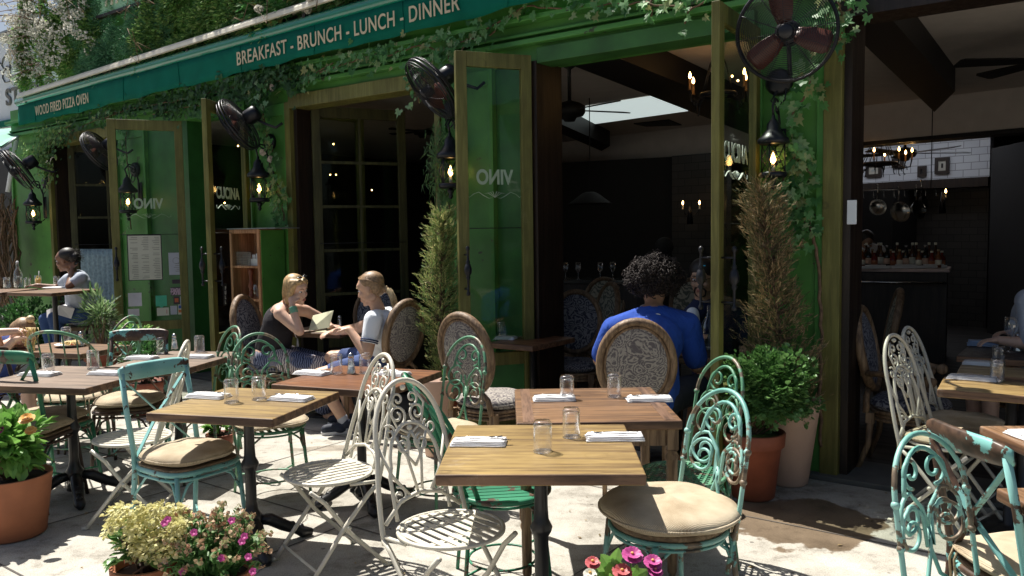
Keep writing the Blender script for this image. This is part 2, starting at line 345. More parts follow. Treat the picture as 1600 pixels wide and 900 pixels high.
m_terra = plain('terracotta', (0.36, 0.13, 0.06), 0.75, var=0.15, scale=8, bs=0.3)
m_terra_d = plain('dark terracotta', (0.25, 0.07, 0.035), 0.7, var=0.2, scale=8, bs=0.3)
m_terra_p = plain('pale pink clay', (0.56, 0.38, 0.29), 0.8, var=0.1, scale=5, bs=0.3)
m_soil = plain('potting soil', (0.025, 0.016, 0.01), 0.95, bs=1.0)
m_bark = plain('woody stem', (0.16, 0.10, 0.06), 0.85, var=0.4, scale=30, bs=0.8)
m_ivy = leafmat('ivy leaves', [(0.04, 0.15, 0.035), (0.09, 0.27, 0.07), (0.15, 0.38, 0.12), (0.34, 0.54, 0.28), (0.36, 0.34, 0.12)], 0.45)
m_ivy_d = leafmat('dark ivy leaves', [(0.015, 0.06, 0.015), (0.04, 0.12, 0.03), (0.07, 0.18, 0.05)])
m_climb = leafmat('climber leaves', [(0.07, 0.19, 0.05), (0.16, 0.34, 0.09), (0.28, 0.46, 0.13), (0.46, 0.60, 0.22)], 0.5)
m_feather = leafmat('feathery leaves', [(0.07, 0.22, 0.12), (0.16, 0.38, 0.20), (0.28, 0.52, 0.30)], 0.5)
m_box = leafmat('glossy shrub leaves', [(0.07, 0.16, 0.04), (0.12, 0.25, 0.07), (0.22, 0.38, 0.13)], 0.25, 0.35)
m_conif = leafmat('conifer needles', [(0.06, 0.08, 0.03), (0.14, 0.13, 0.05), (0.34, 0.22, 0.11), (0.46, 0.32, 0.18)], 0.15, 0.6)
m_conif2 = leafmat('yellow green needles', [(0.08, 0.17, 0.06), (0.18, 0.28, 0.08), (0.38, 0.40, 0.14), (0.58, 0.52, 0.25)], 0.35, 0.6)
m_lime = leafmat('bright zinnia leaves', [(0.12, 0.28, 0.05), (0.18, 0.38, 0.08), (0.28, 0.48, 0.13)], 0.4)
m_yflow = leafmat('pale yellow florets', [(0.62, 0.60, 0.25), (0.74, 0.70, 0.40), (0.55, 0.50, 0.20)], 0.3, 0.7)
m_wflow = leafmat('white blossom', [(0.55, 0.55, 0.45), (0.72, 0.70, 0.62), (0.80, 0.79, 0.74)], 0.3, 0.7)
m_pflow = leafmat('brownish seed heads', [(0.42, 0.20, 0.12), (0.50, 0.34, 0.22), (0.35, 0.38, 0.18)], 0.2, 0.7)
m_mag = leafmat('magenta petals', [(0.50, 0.06, 0.26), (0.62, 0.12, 0.38)], 0.3)
m_red = leafmat('coral petals', [(0.55, 0.10, 0.10), (0.64, 0.18, 0.20)], 0.3)
m_orange = leafmat('yellow orange petals', [(0.75, 0.42, 0.10), (0.8, 0.52, 0.18)], 0.3)
m_flame = emit('candle bulb', (1.0, 0.55, 0.18), 14.0)
m_paper = plain('printed paper', (0.55, 0.55, 0.48), 0.8, var=0.05, bs=0)
m_ink = plain('printing ink', (0.16, 0.16, 0.15), 0.8, bs=0)
# ================================================================ ground
def sheet(name, pts, z, mat, kind='structure', t=0.0):
    b = MB(); b.add([(p[0], p[1], z) for p in pts], [tuple(range(len(pts)))]); return tag(b.build(name, mat), kind=kind)
sheet('ground', [(-150, -100), (150, -100), (150, 150), (-150, 150)], -0.16, plain('asphalt', (0.05, 0.05, 0.05), 0.9))
kb = MB()
c0, c1_, c2_, c3_ = F(-40, 8.2), F(14, 8.2), F(14, -0.02), F(-40, -0.02)
kb.add([(c.x, c.y, 0.0) for c in (c0, c1_, c2_, c3_)]+[(c.x, c.y, -0.15) for c in (c0, c1_, c2_, c3_)],
       [(0, 1, 2, 3), (0, 4, 5, 1), (1, 5, 6, 2), (2, 6, 7, 3), (3, 7, 4, 0)])
tag(kb.build('sidewalk', m_conc), kind='structure')
jb = MB()   # joints between the slabs, dark packed grit 3 mm proud
def joint(a, b_, wd=0.012):
    a = Vector(a); b_ = Vector(b_); n = 22; L = (b_-a)
    side = Vector((-L.y, L.x, 0)).normalized()*wd/2
    vs = []
    for i in range(n+1):
        p = a+L*i/n; j = rnd.uniform(-0.006, 0.006); k = rnd.uniform(0.6, 1.35)
        vs += [p+side*(k+j*40*0)+side.normalized()*j+Vector((0, 0, 0.003)), p-side*k+side.normalized()*j+Vector((0, 0, 0.003))]
    jb.add(vs, [(2*i, 2*i+1, 2*i+3, 2*i+2) for i in range(n)])
for nn in (1.0, 2.35, 3.7, 5.05): joint(F(-16, nn), F(3.5, nn), 0.010)
for i, xx in enumerate([-13.2, -11.8, -10.4, -9.0, -7.6, -6.2, -4.8, -3.4, -2.0, -0.6, 0.8, 2.2]): joint(F(xx, 0.3), F(xx, 7.5), 0.010)
for (a, c) in ((F(-9.5, 3.1), F(-7.0, 4.4)), (F(-3.1, 1.2), F(-1.6, 3.4)), (F(-1.5, 2.5), F(0.6, 3.2))):
    p_ = a
    for i in range(9): q_2 = a.lerp(c, (i+1)/9)+Vector((rnd.uniform(-.05, .05), rnd.uniform(-.05, .05), 0)); joint(p_, q_2, 0.004); p_ = q_2
tag(jb.build('sidewalk_joints', plain('dark joint grit', (0.09, 0.08, 0.07), 0.95)), kind='structure')

db = MB(); r_ = random.Random(77)
for _ in range(420):
    c = F(r_.uniform(-12, 2.4), r_.uniform(.05, 5.5)); a_ = r_.uniform(0, 6.28); s_ = r_.uniform(.006, .018); u = Vector((math.cos(a_), math.sin(a_), 0))*s_; v_ = Vector((-u.y, u.x, 0))*.5
    db.add([c-u+Vector((0, 0, .005)), c+v_+Vector((0, 0, .009)), c+u+Vector((0, 0, .006)), c-v_+Vector((0, 0, .005))], [(0, 1, 2, 3)])
tag(db.build('leaf_litter', leafmat('dry leaf bits', [(.20, .12, .05), (.35, .26, .12), (.12, .10, .06)])), 'dry leaf bits and crumbs scattered over the pavement', 'litter', kind='stuff')
# ================================================================ restaurant
RB = thing('restaurant_building', 'green painted restaurant front with open folding doors and dark dining room', 'building', FO, FA)
HZ = 2.93        # head of the openings
CZ = 3.22        # ceiling
x_pR0, x_pR1 = WX(1181), 0.0
x_w3 = WX(848)                      # left jamb of the right-hand window
x_p2R, x_p2L = x_w3-0.10, WX(690)   # pier between the windows
x_w2L = WX(464)
x_p3L = WX(396)
x_dL = WX(300)
x_p4L = WX(190)
x_w1L = WX(90)
x_p5L = WX(27)
LX = dict(r=(x_pR0, x_pR1))
def pier(x0, x1, olive_r=0.0, olive_l=0.0):
    """a pier: plain core, raised trim round a recessed panel, olive jamb at one side"""
    b = MB(); b.bb(x0, x1, 0.0, 0.10, 0, HZ); o = b.build('pier', m_green, RB, bevel=0.006); b = MB(); b.bb(x0+.01, x1-.01, 0.101, 0.32, 0, HZ); b.build('pier_core', m_darkwood, o)
    a, c = x0+olive_l, x1-olive_r
    t = MB()
    tw = 0.045
    t.bb(a, a+tw, -0.03, -0.002, 0.0, HZ); t.bb(c-tw, c, -0.03, -0.002, 0.0, HZ)
    if c-a > 0.16: t.bb(a+tw+0.001, c-tw-0.001, -0.028, -0.002, 0.0, 0.22)
    if c-a > 0.16: t.bb(a+tw+0.001, c-tw-0.001, -0.028, -0.002, HZ-0.12, HZ)
    t.build('pier_moulding', m_trim, o, bevel=0.004)
    j = MB()
    if olive_r: j.bb(x1-olive_r+0.001, x1+0.012, -0.05, 0.14, 0.0, HZ-0.002)
    if olive_l: j.bb(x0-0.012, x0+olive_l-0.001, -0.05, 0.14, 0.0, HZ-0.002)
    if j.v: j.build('jamb', m_olive, o, bevel=0.004)
    if olive_r:
        k = MB(); k.bb(x1+0.013, x1+0.06, 0.0, 0.3, 0.0, HZ); k.build('reveal', m_darkwood, o)
    return o
pier(x_pR0, x_pR1, olive_r=0.10)
pier(x_p2L, WX(776), olive_l=0.05)
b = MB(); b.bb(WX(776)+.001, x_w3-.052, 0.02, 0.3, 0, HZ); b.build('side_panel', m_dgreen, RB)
pier(x_p3L, x_w2L, olive_r=0.07)
pier(x_p4L, WX(236))
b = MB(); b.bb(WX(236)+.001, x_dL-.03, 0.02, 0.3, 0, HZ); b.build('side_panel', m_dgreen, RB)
pier(x_p5L, x_w1L, olive_r=0.06)
# jamb frames seen beside the openings
b = MB()
for (a, c) in ((x_w3-0.05, x_w3),): b.bb(a, c, -0.06, 0.30, 0, HZ)
b.build('door_jamb', m_darkwood, RB)
b = MB(); b.bb(-4.0, 3.5, 0.0, 0.3, HZ, 3.55); b.bb(x_p5L+.02, -4.001, 0.0, 0.3, HZ, 3.45); b.bb(WX(105), -4.001, 0.0, 0.3, 3.451, 4.0); b.bb(WX(115), WX(340), 0.0, 0.3, 4.001, 4.32); b.build('wall', m_green, RB)
m_green2 = plain('shaded green beam paint', (0.035, 0.13, 0.028), 0.55, var=0.3, scale=4)  # darker trim green, the awning's shade put into the colour
# header: olive/green mouldings
def header(x0, x1, mat, z0=HZ-0.07, z1=HZ+0.06):
    b = MB(); b.bb(x0, x1, -0.055, 0.16, z0, z1); b.build('window_head', mat, RB, bevel=0.004)
header(x_p2L-0.0-(x_p2L-x_w2L)+0.0, x_p2L, m_olive)
header(x_w1L, x_p4L, m_olive)
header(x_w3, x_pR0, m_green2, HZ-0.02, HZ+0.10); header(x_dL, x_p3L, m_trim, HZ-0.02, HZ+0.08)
b = MB(); b.bb(x_p5L+.1, 3.4, -0.09, -0.001, HZ+0.13, HZ+0.17); b.bb(x_p5L+.1, 3.4, -0.06, -0.002, HZ+0.20, HZ+0.225); b.bb(x_p5L+.1, 3.4, -0.12, -0.001, HZ+0.30, HZ+0.34)
b.build('cornice', m_trim, RB, bevel=0.006)
b = MB(); b.bb(-0.05, 3.0, -0.04, 0.25, HZ-0.04, HZ+0.1); b.build('window_head', m_darkwood, RB)
# door sills
b = MB(); b.bb(x_p5L, 3.4, -0.10, 0.40, 0.0, 0.035); b.build('threshold', plain('dark stone sill', (0.10, 0.10, 0.09), 0.8), RB, bevel=0.006)
b = MB(); b.bb(x_w1L+0.02, x_p4L, 0.02, 0.14, 0, 0.72); b.build('knee_wall', m_darkwood, RB)
# interior shell
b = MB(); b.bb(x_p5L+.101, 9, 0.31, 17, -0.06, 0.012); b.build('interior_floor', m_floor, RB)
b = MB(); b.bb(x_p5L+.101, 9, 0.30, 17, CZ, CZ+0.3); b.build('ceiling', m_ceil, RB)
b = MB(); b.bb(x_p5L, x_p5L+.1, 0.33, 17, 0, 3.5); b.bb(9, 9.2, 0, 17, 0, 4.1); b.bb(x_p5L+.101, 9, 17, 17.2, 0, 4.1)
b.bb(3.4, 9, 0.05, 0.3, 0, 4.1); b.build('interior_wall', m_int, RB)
def wparts(mb, name, mat):
    """build world-space geometry as a part of the building"""
    inv = (Matrix.Translation(FO) @ Matrix.Rotation(FA, 4, 'Z')).inverted()
    return mb.build(name, mat, RB, M=inv)
def slab(mb, quad, z0, z1):
    mb.add([(p.x, p.y, z0) for p in quad]+[(p.x, p.y, z1) for p in quad], [(3, 2, 1, 0), (4, 5, 6, 7)]+[(i, (i+1) % 4, 4+(i+1) % 4, 4+i) for i in range(4)])
def ext(a, b_, k): return a+(b_-a)*k
BZ = CZ-0.24
def beam(e1, e2, k0=-0.5, k1=1.0):
    a0, a1 = P(*e1[0], BZ), P(*e1[1], BZ); c0, c1 = P(*e2[0], BZ), P(*e2[1], BZ)
    def k_in(a, b_): q = (b_-a).dot(ei); return (0.33-(a-FO).dot(ei))/q if abs(q) > 1e-3 else k0
    ka, kc = k_in(a0, a1), k_in(c0, c1)
    b = MB(); slab(b, [ext(a0, a1, ka), ext(a0, a1, k1), ext(c0, c1, k1), ext(c0, c1, kc)], BZ, CZ-0.003); wparts(b, 'ceiling_beam', m_beam)
beam(((888, 100), (1112, 187)), ((957, 87), (1112, 150)), -0.15, 1.5)
beam(((1322, 43), (1460, 175)), ((1367, 0), (1492, 143)), -0.45, 1.0)
beam(((850, 197), (940, 236)), ((850, 182), (953, 228)), -0.8, 1.0)
# bulkhead across the room
bz = 1.6+(CZ-1.6)/1.41
A_, B_ = P(953, 213, CZ), P(1600, 135, CZ)
d_ = (B_-A_).normalized(); n_ = Vector((-d_.y, d_.x, 0))
A2, B2 = A_-d_*5, B_+d_*1.5
b = MB(); slab(b, [A2, B2, B2+n_*0.4, A2+n_*0.4], bz, CZ-0.002); wparts(b, 'bulkhead', m_ceil)
b = MB(); slab(b, [A2+n_*0.02, B2+n_*0.02, B2+n_*0.38, A2+n_*0.38], bz-0.05, bz-0.002); wparts(b, 'bulkhead_trim', m_beam)
# skylight in the ceiling
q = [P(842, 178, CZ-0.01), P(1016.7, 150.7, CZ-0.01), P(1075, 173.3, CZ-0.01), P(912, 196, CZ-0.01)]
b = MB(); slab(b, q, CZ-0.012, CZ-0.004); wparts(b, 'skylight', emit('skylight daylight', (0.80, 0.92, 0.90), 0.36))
# air vent
q = [P(990, 192, CZ), P(1045, 186, CZ), P(1065, 194, CZ), P(1010, 196, CZ)]
b = MB(); slab(b, q, CZ-0.02, CZ-0.003); wparts(b, 'air_vent', m_beam)
# tiled wall behind the bar, shelf and hood
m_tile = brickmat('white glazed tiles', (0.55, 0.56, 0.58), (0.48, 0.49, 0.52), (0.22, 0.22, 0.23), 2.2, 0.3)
TD = 14.0
tA, tB = PD(1250, 300, TD+1.2), PD(1545, 300, TD-1.2)
td = (tB-tA); td.z = 0; td.normalize(); tn = Vector((-td.y, td.x, 0))
b = MB(); L = (tB-tA).length
tw_root = Matrix.Translation((tA.x, tA.y, 0)) @ Matrix.Rotation(math.atan2(td.y, td.x), 4, 'Z')
tz0 = 1.6+(352-290)/1280*TD
b.bb(0, L, 0, 0.15, tz0, CZ-0.01)
inv = (Matrix.Translation(FO) @ Matrix.Rotation(FA, 4, 'Z')).inverted()
b.build('tiled_wall', m_tile, RB, M=inv @ tw_root)
# hood (dark) below the pictures, lit by a second rooflight over the bar
b = MB(); b.bb(-0.3, L*0.66, -0.9, -0.01, 0, 1.6+ (352-290)/1280*TD-0.05); b.build('kitchen_hood', m_beam, RB, M=inv @ tw_root)
m_tile_d = brickmat('dim glazed tiles', (0.05, 0.045, 0.042), (0.035, 0.032, 0.03), (0.012, 0.012, 0.012), 2.2, 0.35)  # dark copy of the white tiles, the unlit part put into the colour
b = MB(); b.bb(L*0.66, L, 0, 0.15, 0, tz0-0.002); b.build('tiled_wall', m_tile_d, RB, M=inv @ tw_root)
b = MB(); b.bb(-0.3, L+0.1, -0.35, -0.004, 1.6+(352-296)/1280*TD, 1.6+(352-283)/1280*TD); b.build('picture_shelf', m_darkwood, RB, M=inv @ tw_root)
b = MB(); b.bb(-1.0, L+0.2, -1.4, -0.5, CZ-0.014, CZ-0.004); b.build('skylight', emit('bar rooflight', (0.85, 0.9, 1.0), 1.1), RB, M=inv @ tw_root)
# dark panelled partition right of the tiles and a wainscot deeper in the room
b = MB(); p0, p1 = PD(1545, 400, 12.2), PD(1760, 400, 9.0); dd = (p1-p0).normalized(); dn = Vector((-dd.y, dd.x, 0))
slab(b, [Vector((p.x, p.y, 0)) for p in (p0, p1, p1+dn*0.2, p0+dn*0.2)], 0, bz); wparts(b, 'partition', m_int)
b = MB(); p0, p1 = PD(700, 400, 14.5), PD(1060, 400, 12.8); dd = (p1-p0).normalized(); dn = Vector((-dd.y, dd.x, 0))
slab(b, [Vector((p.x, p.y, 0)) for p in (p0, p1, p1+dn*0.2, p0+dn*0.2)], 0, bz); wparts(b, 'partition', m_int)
b = MB(); p0, p1 = PD(1050, 400, 12.6), PD(1135, 400, 12.0); L2 = (p1-p0).length
tr2 = Matrix.Translation((p0.x, p0.y, 0)) @ Matrix.Rotation(math.atan2((p1-p0).y, (p1-p0).x), 4, 'Z')
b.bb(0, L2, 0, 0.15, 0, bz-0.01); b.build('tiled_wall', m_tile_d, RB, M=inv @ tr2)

# ---------------------------------------------------------------- lettering
def text(s, size, M, mat, name='lettering', parent=None, xs=1.0, off=0.0, depth=0.002, align='LEFT', sp=1.0):
    cu = bpy.data.curves.new(name, 'FONT'); cu.body = s; cu.size = size; cu.extrude = depth; cu.offset = off; cu.align_x = align; cu.space_character = sp
    o = bpy.data.objects.new(name+'_src', cu); sc.collection.objects.link(o); bpy.context.view_layer.update()
    me = bpy.data.meshes.new_from_object(o.evaluated_get(bpy.context.evaluated_depsgraph_get())); bpy.data.objects.remove(o)
    me.transform(M @ Matrix.Diagonal((xs, 1, 1, 1))); me.materials.clear(); me.materials.append(mat)
    r = bpy.data.objects.new(name, me); sc.collection.objects.link(r)
    if parent is not None: r.parent = parent
    return r
XZ = Matrix.Rotation(R(90), 4, 'X')   # text upright in the local xz plane, facing -y
# ---------------------------------------------------------------- folding door leaves
def spiral(c, r0, r1, a0, turns, n=26, pl=lambda x, z: (x, 0, z)):
    out = []
    for i in range(n):
        t = i/(n-1); a = a0+turns*2*math.pi*t; r = r0+(r1-r0)*t; out.append(pl(c[0]+r*math.cos(a), c[1]+r*math.sin(a)))
    return out
def pull_handle(parent, x, y0, sgn, z=1.30):
    """turned black pull with two brackets"""
    b = MB(); y = y0+sgn*0.075
    b.lathe([(0.001, -0.17), (0.014, -0.165), (0.016, -0.15), (0.008, -0.135), (0.009, -0.05), (0.02, -0.03), (0.012, -0.02), (0.027, 0.0), (0.03, 0.03), (0.022, 0.065), (0.012, 0.075), (0.018, 0.085), (0.009, 0.1), (0.008, 0.17), (0.016, 0.185), (0.014, 0.2), (0.001, 0.21)], (x, y, z), 12)
    b.tube([(x, y0, z-0.12), (x, y, z-0.12)], 0.007, 8); b.tube([(x, y0, z+0.14), (x, y, z+0.14)], 0.007, 8)
    b.build('handle', m_blackm, parent)
def leaf_door(hx, hy, ang, wd, word=None, mirror=False, panel=0.62, top=HZ-0.03, lites=(1, 1), handle=True, mat=None, tz=1.83):
    """leaf hinged at (hx,hy) in building coordinates; local +x runs away from the hinge"""
    mat = mat or m_olive
    b = MB(); s = 0.085; th = 0.05
    b.bb(0, s, -th/2, th/2, 0.04, top); b.bb(wd-s, wd, -th/2, th/2, 0.04, top)
    b.bb(s, wd-s, -th/2+0.002, th/2-0.002, top-0.11, top); b.bb(s, wd-s, -th/2+0.002, th/2-0.002, 0.04, 0.20); b.bb(s, wd-s, -th/2+0.002, th/2-0.002, panel-0.05, panel+0.05)
    nx, nz = lites
    for i in range(1, nx): x = s+(wd-2*s)*i/nx; b.bb(x-0.014, x+0.014, -0.017, 0.017, panel+0.05, top-0.11)
    for i in range(1, nz): z = panel+0.05+(top-0.16-panel)*i/nz; b.bb(s, wd-s, -0.018, 0.018, z-0.015, z+0.015)
    M = Matrix.Translation((hx, hy, 0)) @ Matrix.Rotation(ang, 4, 'Z')
    o = b.build('door', mat, RB, bevel=0.004); o.matrix_local = M
    g = MB(); g.bb(s+0.001, wd-s-0.001, -0.003, 0.003, panel+0.051, top-0.111); g.build('glass', m_pane, o)
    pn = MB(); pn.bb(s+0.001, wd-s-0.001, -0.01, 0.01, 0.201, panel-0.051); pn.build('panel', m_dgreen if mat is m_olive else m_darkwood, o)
    if handle: pull_handle(o, wd-0.045, th/2, 1); pull_handle(o, wd-0.045, -th/2, -1)
    if word:
        face = Matrix.Translation((wd/2, -0.006, tz)) @ XZ
        if mirror: face = Matrix.Translation((wd/2, -0.006, tz)) @ Matrix.Diagonal((-1, 1, 1, 1)) @ XZ
        text(word, 0.155, face, m_etch, 'lettering', o, 0.78, 0.005, 0.001, 'CENTER')
        d = MB()
        for sg in (-1, 1):
            pts = [(wd/2+sg*x_, -0.006, tz-0.075+z_) for x_, z_ in ((0.01, -0.03), (0.05, -0.035), (0.09, -0.015), (0.13, 0.012), (0.17, -0.002), (0.205, -0.028), (0.23, -0.015), (0.228, 0.005))]
            d.tube(pts, [0.001, 0.006, 0.009, 0.007, 0.004, 0.004, 0.004, 0.003], 6, flat=0.2)
            for k in range(3): d.tube([(wd/2, -0.006, tz-0.105), (wd/2+sg*(0.015+0.02*k), -0.006, tz-0.07+0.006*(2-k)), (wd/2+sg*(0.03+0.03*k), -0.006, tz-0.06-0.008*k)], [0.006, 0.007, 0.001], 6, flat=0.2)
        d.build('scroll_ornament', m_etch, o)
    b = MB(); b.tube([(0.04, -th/2-0.012, panel+1.02), (wd-0.04, -th/2-0.012, panel+1.02)], 0.0035, 6); b.build('curtain_rod', m_blackm, o)
    return o
def toward(hx, hy, px, n_out):
    """angle of a leaf from hinge to the point n_out in front of the facade seen at column px"""
    tx = WX(px, n_out); return math.atan2(-n_out-hy, tx-hx), math.hypot(-n_out-hy, tx-hx)
a, L_ = toward(x_w3-0.05, -0.07, 716, 0.58); door_c = leaf_door(x_w3-0.05, -0.07, a, L_, 'VINO', mirror=False, tz=1.98, top=HZ+0.04)
a, L_ = toward(x_pR0+0.02, -0.06, 1117, 0.86); door_d = leaf_door(x_pR0+0.02, -0.06, a, L_, 'CUCINA', mirror=True, tz=2.02)
a, L_ = toward(x_dL, -0.06, 176, 0.70); door_a = leaf_door(x_dL, -0.06, a, L_, 'VINO', mirror=False, tz=1.93)
a, L_ = toward(x_p3L+0.03, -0.06, 327, 0.80); door_b = leaf_door(x_p3L+0.03, -0.06, a, L_, 'CUCINA', mirror=True, tz=1.98)
# leaves folded into the room
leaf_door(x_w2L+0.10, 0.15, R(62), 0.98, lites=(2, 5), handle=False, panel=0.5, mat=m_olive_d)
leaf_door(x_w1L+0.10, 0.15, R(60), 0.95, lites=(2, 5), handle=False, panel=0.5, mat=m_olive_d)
leaf_door(x_w1L+0.02, 0.12, R(80), 0.7, lites=(1, 1), handle=False, panel=0.5, mat=m_darkwood)
leaf_door(x_w2L+0.02, 0.12, R(80), 0.7, lites=(1, 1), handle=False, panel=0.5)
# entrance doors, dark
b = MB(); b.bb(x_dL+0.02, x_p3L-0.02, 0.9, 0.96, 0.0, HZ); b.build('entrance_door', m_darkwood, RB, bevel=0.004)

# notices on the glass of the menu door (flat things at their real place)
def stick(parent, x, z, w_, h_, mat, name='sticker', y=-0.009, t=0.002, rot=0):
    b = MB(); b.box((0, 0, 0), (w_, t, h_)); o = b.build(name, mat, parent); o.location = (x, y, z); o.rotation_euler = (0, rot, 0); return o
RBM = Matrix.Translation(FO) @ Matrix.Rotation(FA, 4, 'Z')
def on_leaf(door, px, py):
    M = (RBM @ door.matrix_local).inverted(); o = M @ CP; d = (M.to_3x3() @ ray(px, py)); t = -o.y/d.y; p = o+d*t; return p.x, p.z
def notice(door, px0, py0, px1, py1, mat, name='notice', t=0.003, y=0.008):
    xa, za = on_leaf(door, px0, py0); xb, zb = on_leaf(door, px1, py1)
    b = MB(); b.bb(min(xa, xb), max(xa, xb), y-t/2, y+t/2, min(za, zb), max(za, zb)); return b.build(name, mat, door), (min(xa, xb), max(xa, xb), min(za, zb), max(za, zb))
def lines(parent, ext_, y, mat, rows=16, cols=2, name='print'):
    x0, x1, z0, z1 = ext_; b = MB(); r2 = random.Random(3)
    for i in range(rows):
        z = z1-(z1-z0)*(i+1)/(rows+1)
        for c in range(cols):
            a = x0+(x1-x0)*(c+0.14)/cols; e = a+(x1-x0)/cols*r2.uniform(0.35, 0.72)
            if r2.random() < 0.85: b.bb(a, e, y-0.0006, y+0.0006, z-0.0022, z+0.0022)
    b.build(name, mat, parent)
o_, e_ = notice(door_a, 198, 367, 255, 437, m_blackm, 'menu_board', 0.012)
o2, e2 = notice(door_a, 199.5, 368.5, 253.5, 436, m_paper, 'menu', 0.003, 0.016); o2.parent = o_
lines(o_, e2, 0.019, m_ink, 24, 3)
m_pap2 = plain('pale lilac paper', (0.42, 0.44, 0.52), 0.8, var=0.05, bs=0)
o3, e3 = notice(door_a, 263, 395, 288, 429, m_pap2, 'framed_notice', 0.006); lines(o3, (e3[0]+.02, e3[1]-.02, e3[0]*0+e3[2]+.02, e3[3]-.1), 0.012, m_ink, 5, 1)
cxn, czn = (e3[0]+e3[1])/2, e3[3]-0.09
rb = MB(); rb.tube([(cxn+0.035*math.cos(t*.3), 0.0125, czn+0.035*math.sin(t*.3)) for t in range(21)], 0.0016, 5, True); rb.build('print', m_ink, o3)
o4, e4 = notice(door_a, 200, 458, 222, 478, plain('white sticker', (0.62, 0.6, 0.68), 0.6, bs=0), 'sticker')
o4, e4 = notice(door_a, 200, 483, 218, 493, o4.data.materials[0], 'sticker')
m_stg = plain('mint sticker', (0.05, 0.40, 0.26), 0.5, bs=0)
o5, e5 = notice(door_a, 243, 462, 261, 478, m_stg, 'sticker')
pb = MB(); mx_ = (e5[0]+e5[1])/2; pb.add([(mx_-.02, .0095, e5[2]), (mx_+.02, .0095, e5[2]), (mx_, .0095, e5[2]-.03)], [(0, 1, 2)])
pb.tube([(mx_+.028*math.cos(t*.63), .0105, (e5[2]+e5[3])/2+.018*math.sin(t*.63)) for t in range(10)], .002, 5, True)
pb.build('sticker', m_stg, o5)
o6, e6 = notice(door_a, 245, 481, 264.5, 492.5, m_paper, 'sticker')
rb = MB(); rb.bb(e6[0]+.02, e6[1]-.1, .0096, .0104, e6[2]+.02, e6[3]-.025); rb.build('print', plain('red print', (.4, .05, .06), .6, bs=0), o6)
YF = Matrix.Diagonal((-1, 1, 1, 1)) @ XZ
def leaf_text(door, s, px, py, size, mat, y=0.011, xs=0.8, off=0.004, parent=None):
    x, z = on_leaf(door, px, py); return text(s, size, Matrix.Translation((x, y, z)) @ Matrix.Rotation(R(180), 4, 'Z') @ XZ, mat, 'lettering', parent or door, xs, off, 0.001, 'CENTER')
m_stk = plain('dark sticker', (0.03, 0.02, 0.035), 0.5, bs=0); m_pk = plain('pink print', (0.50, 0.36, 0.46), 0.6, bs=0)
o7, e7 = notice(door_a, 267, 449, 285, 461, m_stk, 'sticker')
leaf_text(door_a, 'ZAGAT', 276, 455.2, 0.048, m_pk, parent=o7); leaf_text(door_a, 'RATED', 276, 460, 0.048, m_pk, parent=o7)
o8, e8 = notice(door_a, 269, 437, 282, 443, m_stk, 'sticker')
for (a_, b_, c_, d_2, mt) in ((271, 463, 281, 475, m_stk), (281.5, 463, 287.5, 475, m_pap2), (266, 478, 277, 491, m_pap2), (278, 476, 287, 491, m_paper)):
    notice(door_a, a_, b_, c_, d_2, mt, 'sticker')
notice(door_a, 273, 466, 279, 472, plain('orange print', (0.5, 0.13, 0.05), 0.6, bs=0), 'sticker', 0.004, 0.0105)
notice(door_a, 279, 477, 286, 481.5, plain('blue print', (0.04, 0.10, 0.35), 0.6, bs=0), 'sticker', 0.004, 0.0105)
notice(door_a, 279, 484, 286, 488, plain('orange print', (0.5, 0.15, 0.04), 0.6, bs=0), 'sticker', 0.004, 0.0105)
# PULL plate on the next leaf
o9, e9 = notice(door_b, 344, 444, 351, 477, m_blackm, 'pull_plate', 0.006, 0.029)
for i, ch in enumerate('PULL'): leaf_text(door_b, ch, 347.5, 452.5+i*7.3, 0.045, m_etch, 0.033, 0.9, 0.003, o9)

# ================================================================ awning
AW = thing('retracted_awning', 'long teal canvas awning with tan lettering under a cream hood', 'awning', FO, FA)
an = 0.21
xl, zb_ = W(30, 197, an); xr = WX(885, an, -10)
_, zt_ = W(29, 166, an)
vz0 = sum(W(px, py, an)[1] for px, py in ((30, 197), (400, 110), (800, 12)))/3
vz1 = sum(W(px, py, an)[1] for px, py in ((29, 167), (400, 66)))/2
slope_b = (W(800, 12, an)[1]-W(30, 197, an)[1])/(WX(800, an)-xl)
def vzb(x): return W(30, 197, an)[1]+slope_b*(x-xl)
b = MB(); nseg = 160; vs = []
for i in range(nseg+1):
    x = xl+(xr-xl)*i/nseg
    for k in range(5):
        zz = vzb(x)+(0.007*math.sin(x*5.1)+0.005*math.sin(x*12.7+1))*(1-k/4)+0.27*k/4; yy = -an-(0.016*math.sin(x*2.3+k*0.4)+0.008*math.sin(x*7.7+1.3)+0.003*math.sin(x*23))*(1-k/4)
        vs.append((x, yy, zz))
b.add(vs, [(i*5+k, (i+1)*5+k, (i+1)*5+k+1, i*5+k+1) for i in range(nseg) for k in range(4)], True)
val = b.build('valance', m_teal, AW); sf = val.modifiers.new('t', 'SOLIDIFY'); sf.thickness = 0.006
b = MB()
for i in range(11):
    x = xl+.5+i*1.12
    if x < xr-.1: b.tube([(x, -an-(0.016*math.sin(x*2.3+k*0.4)+0.008*math.sin(x*7.7+1.3)+0.003*math.sin(x*23))*(1-k/4)-.0045, vzb(x)+.27*k/4) for k in range(5)], .0035, 5)
b.build('seam', m_teal, AW)
b = MB(); zr = lambda x: vzb(x)+0.27+0.055
b.tube([(xl-0.04+(xr-xl)*i/30, -an+0.03, zr(xl+(xr-xl)*i/30)) for i in range(31)], 0.058, 20); b.build('roll', m_tealroll, AW)
b = MB(); hz = lambda px, py: W(px, py, 0.28)
h0, h1 = hz(25, 145), hz(400, 24); sl_ = (h1[1]-h0[1])/(h1[0]-h0[0])
hx0 = h0[0]; hzf = lambda x: h0[1]+sl_*(x-hx0)
x_a, x_b = hx0, xr
ztop = lambda x: hzf(x)
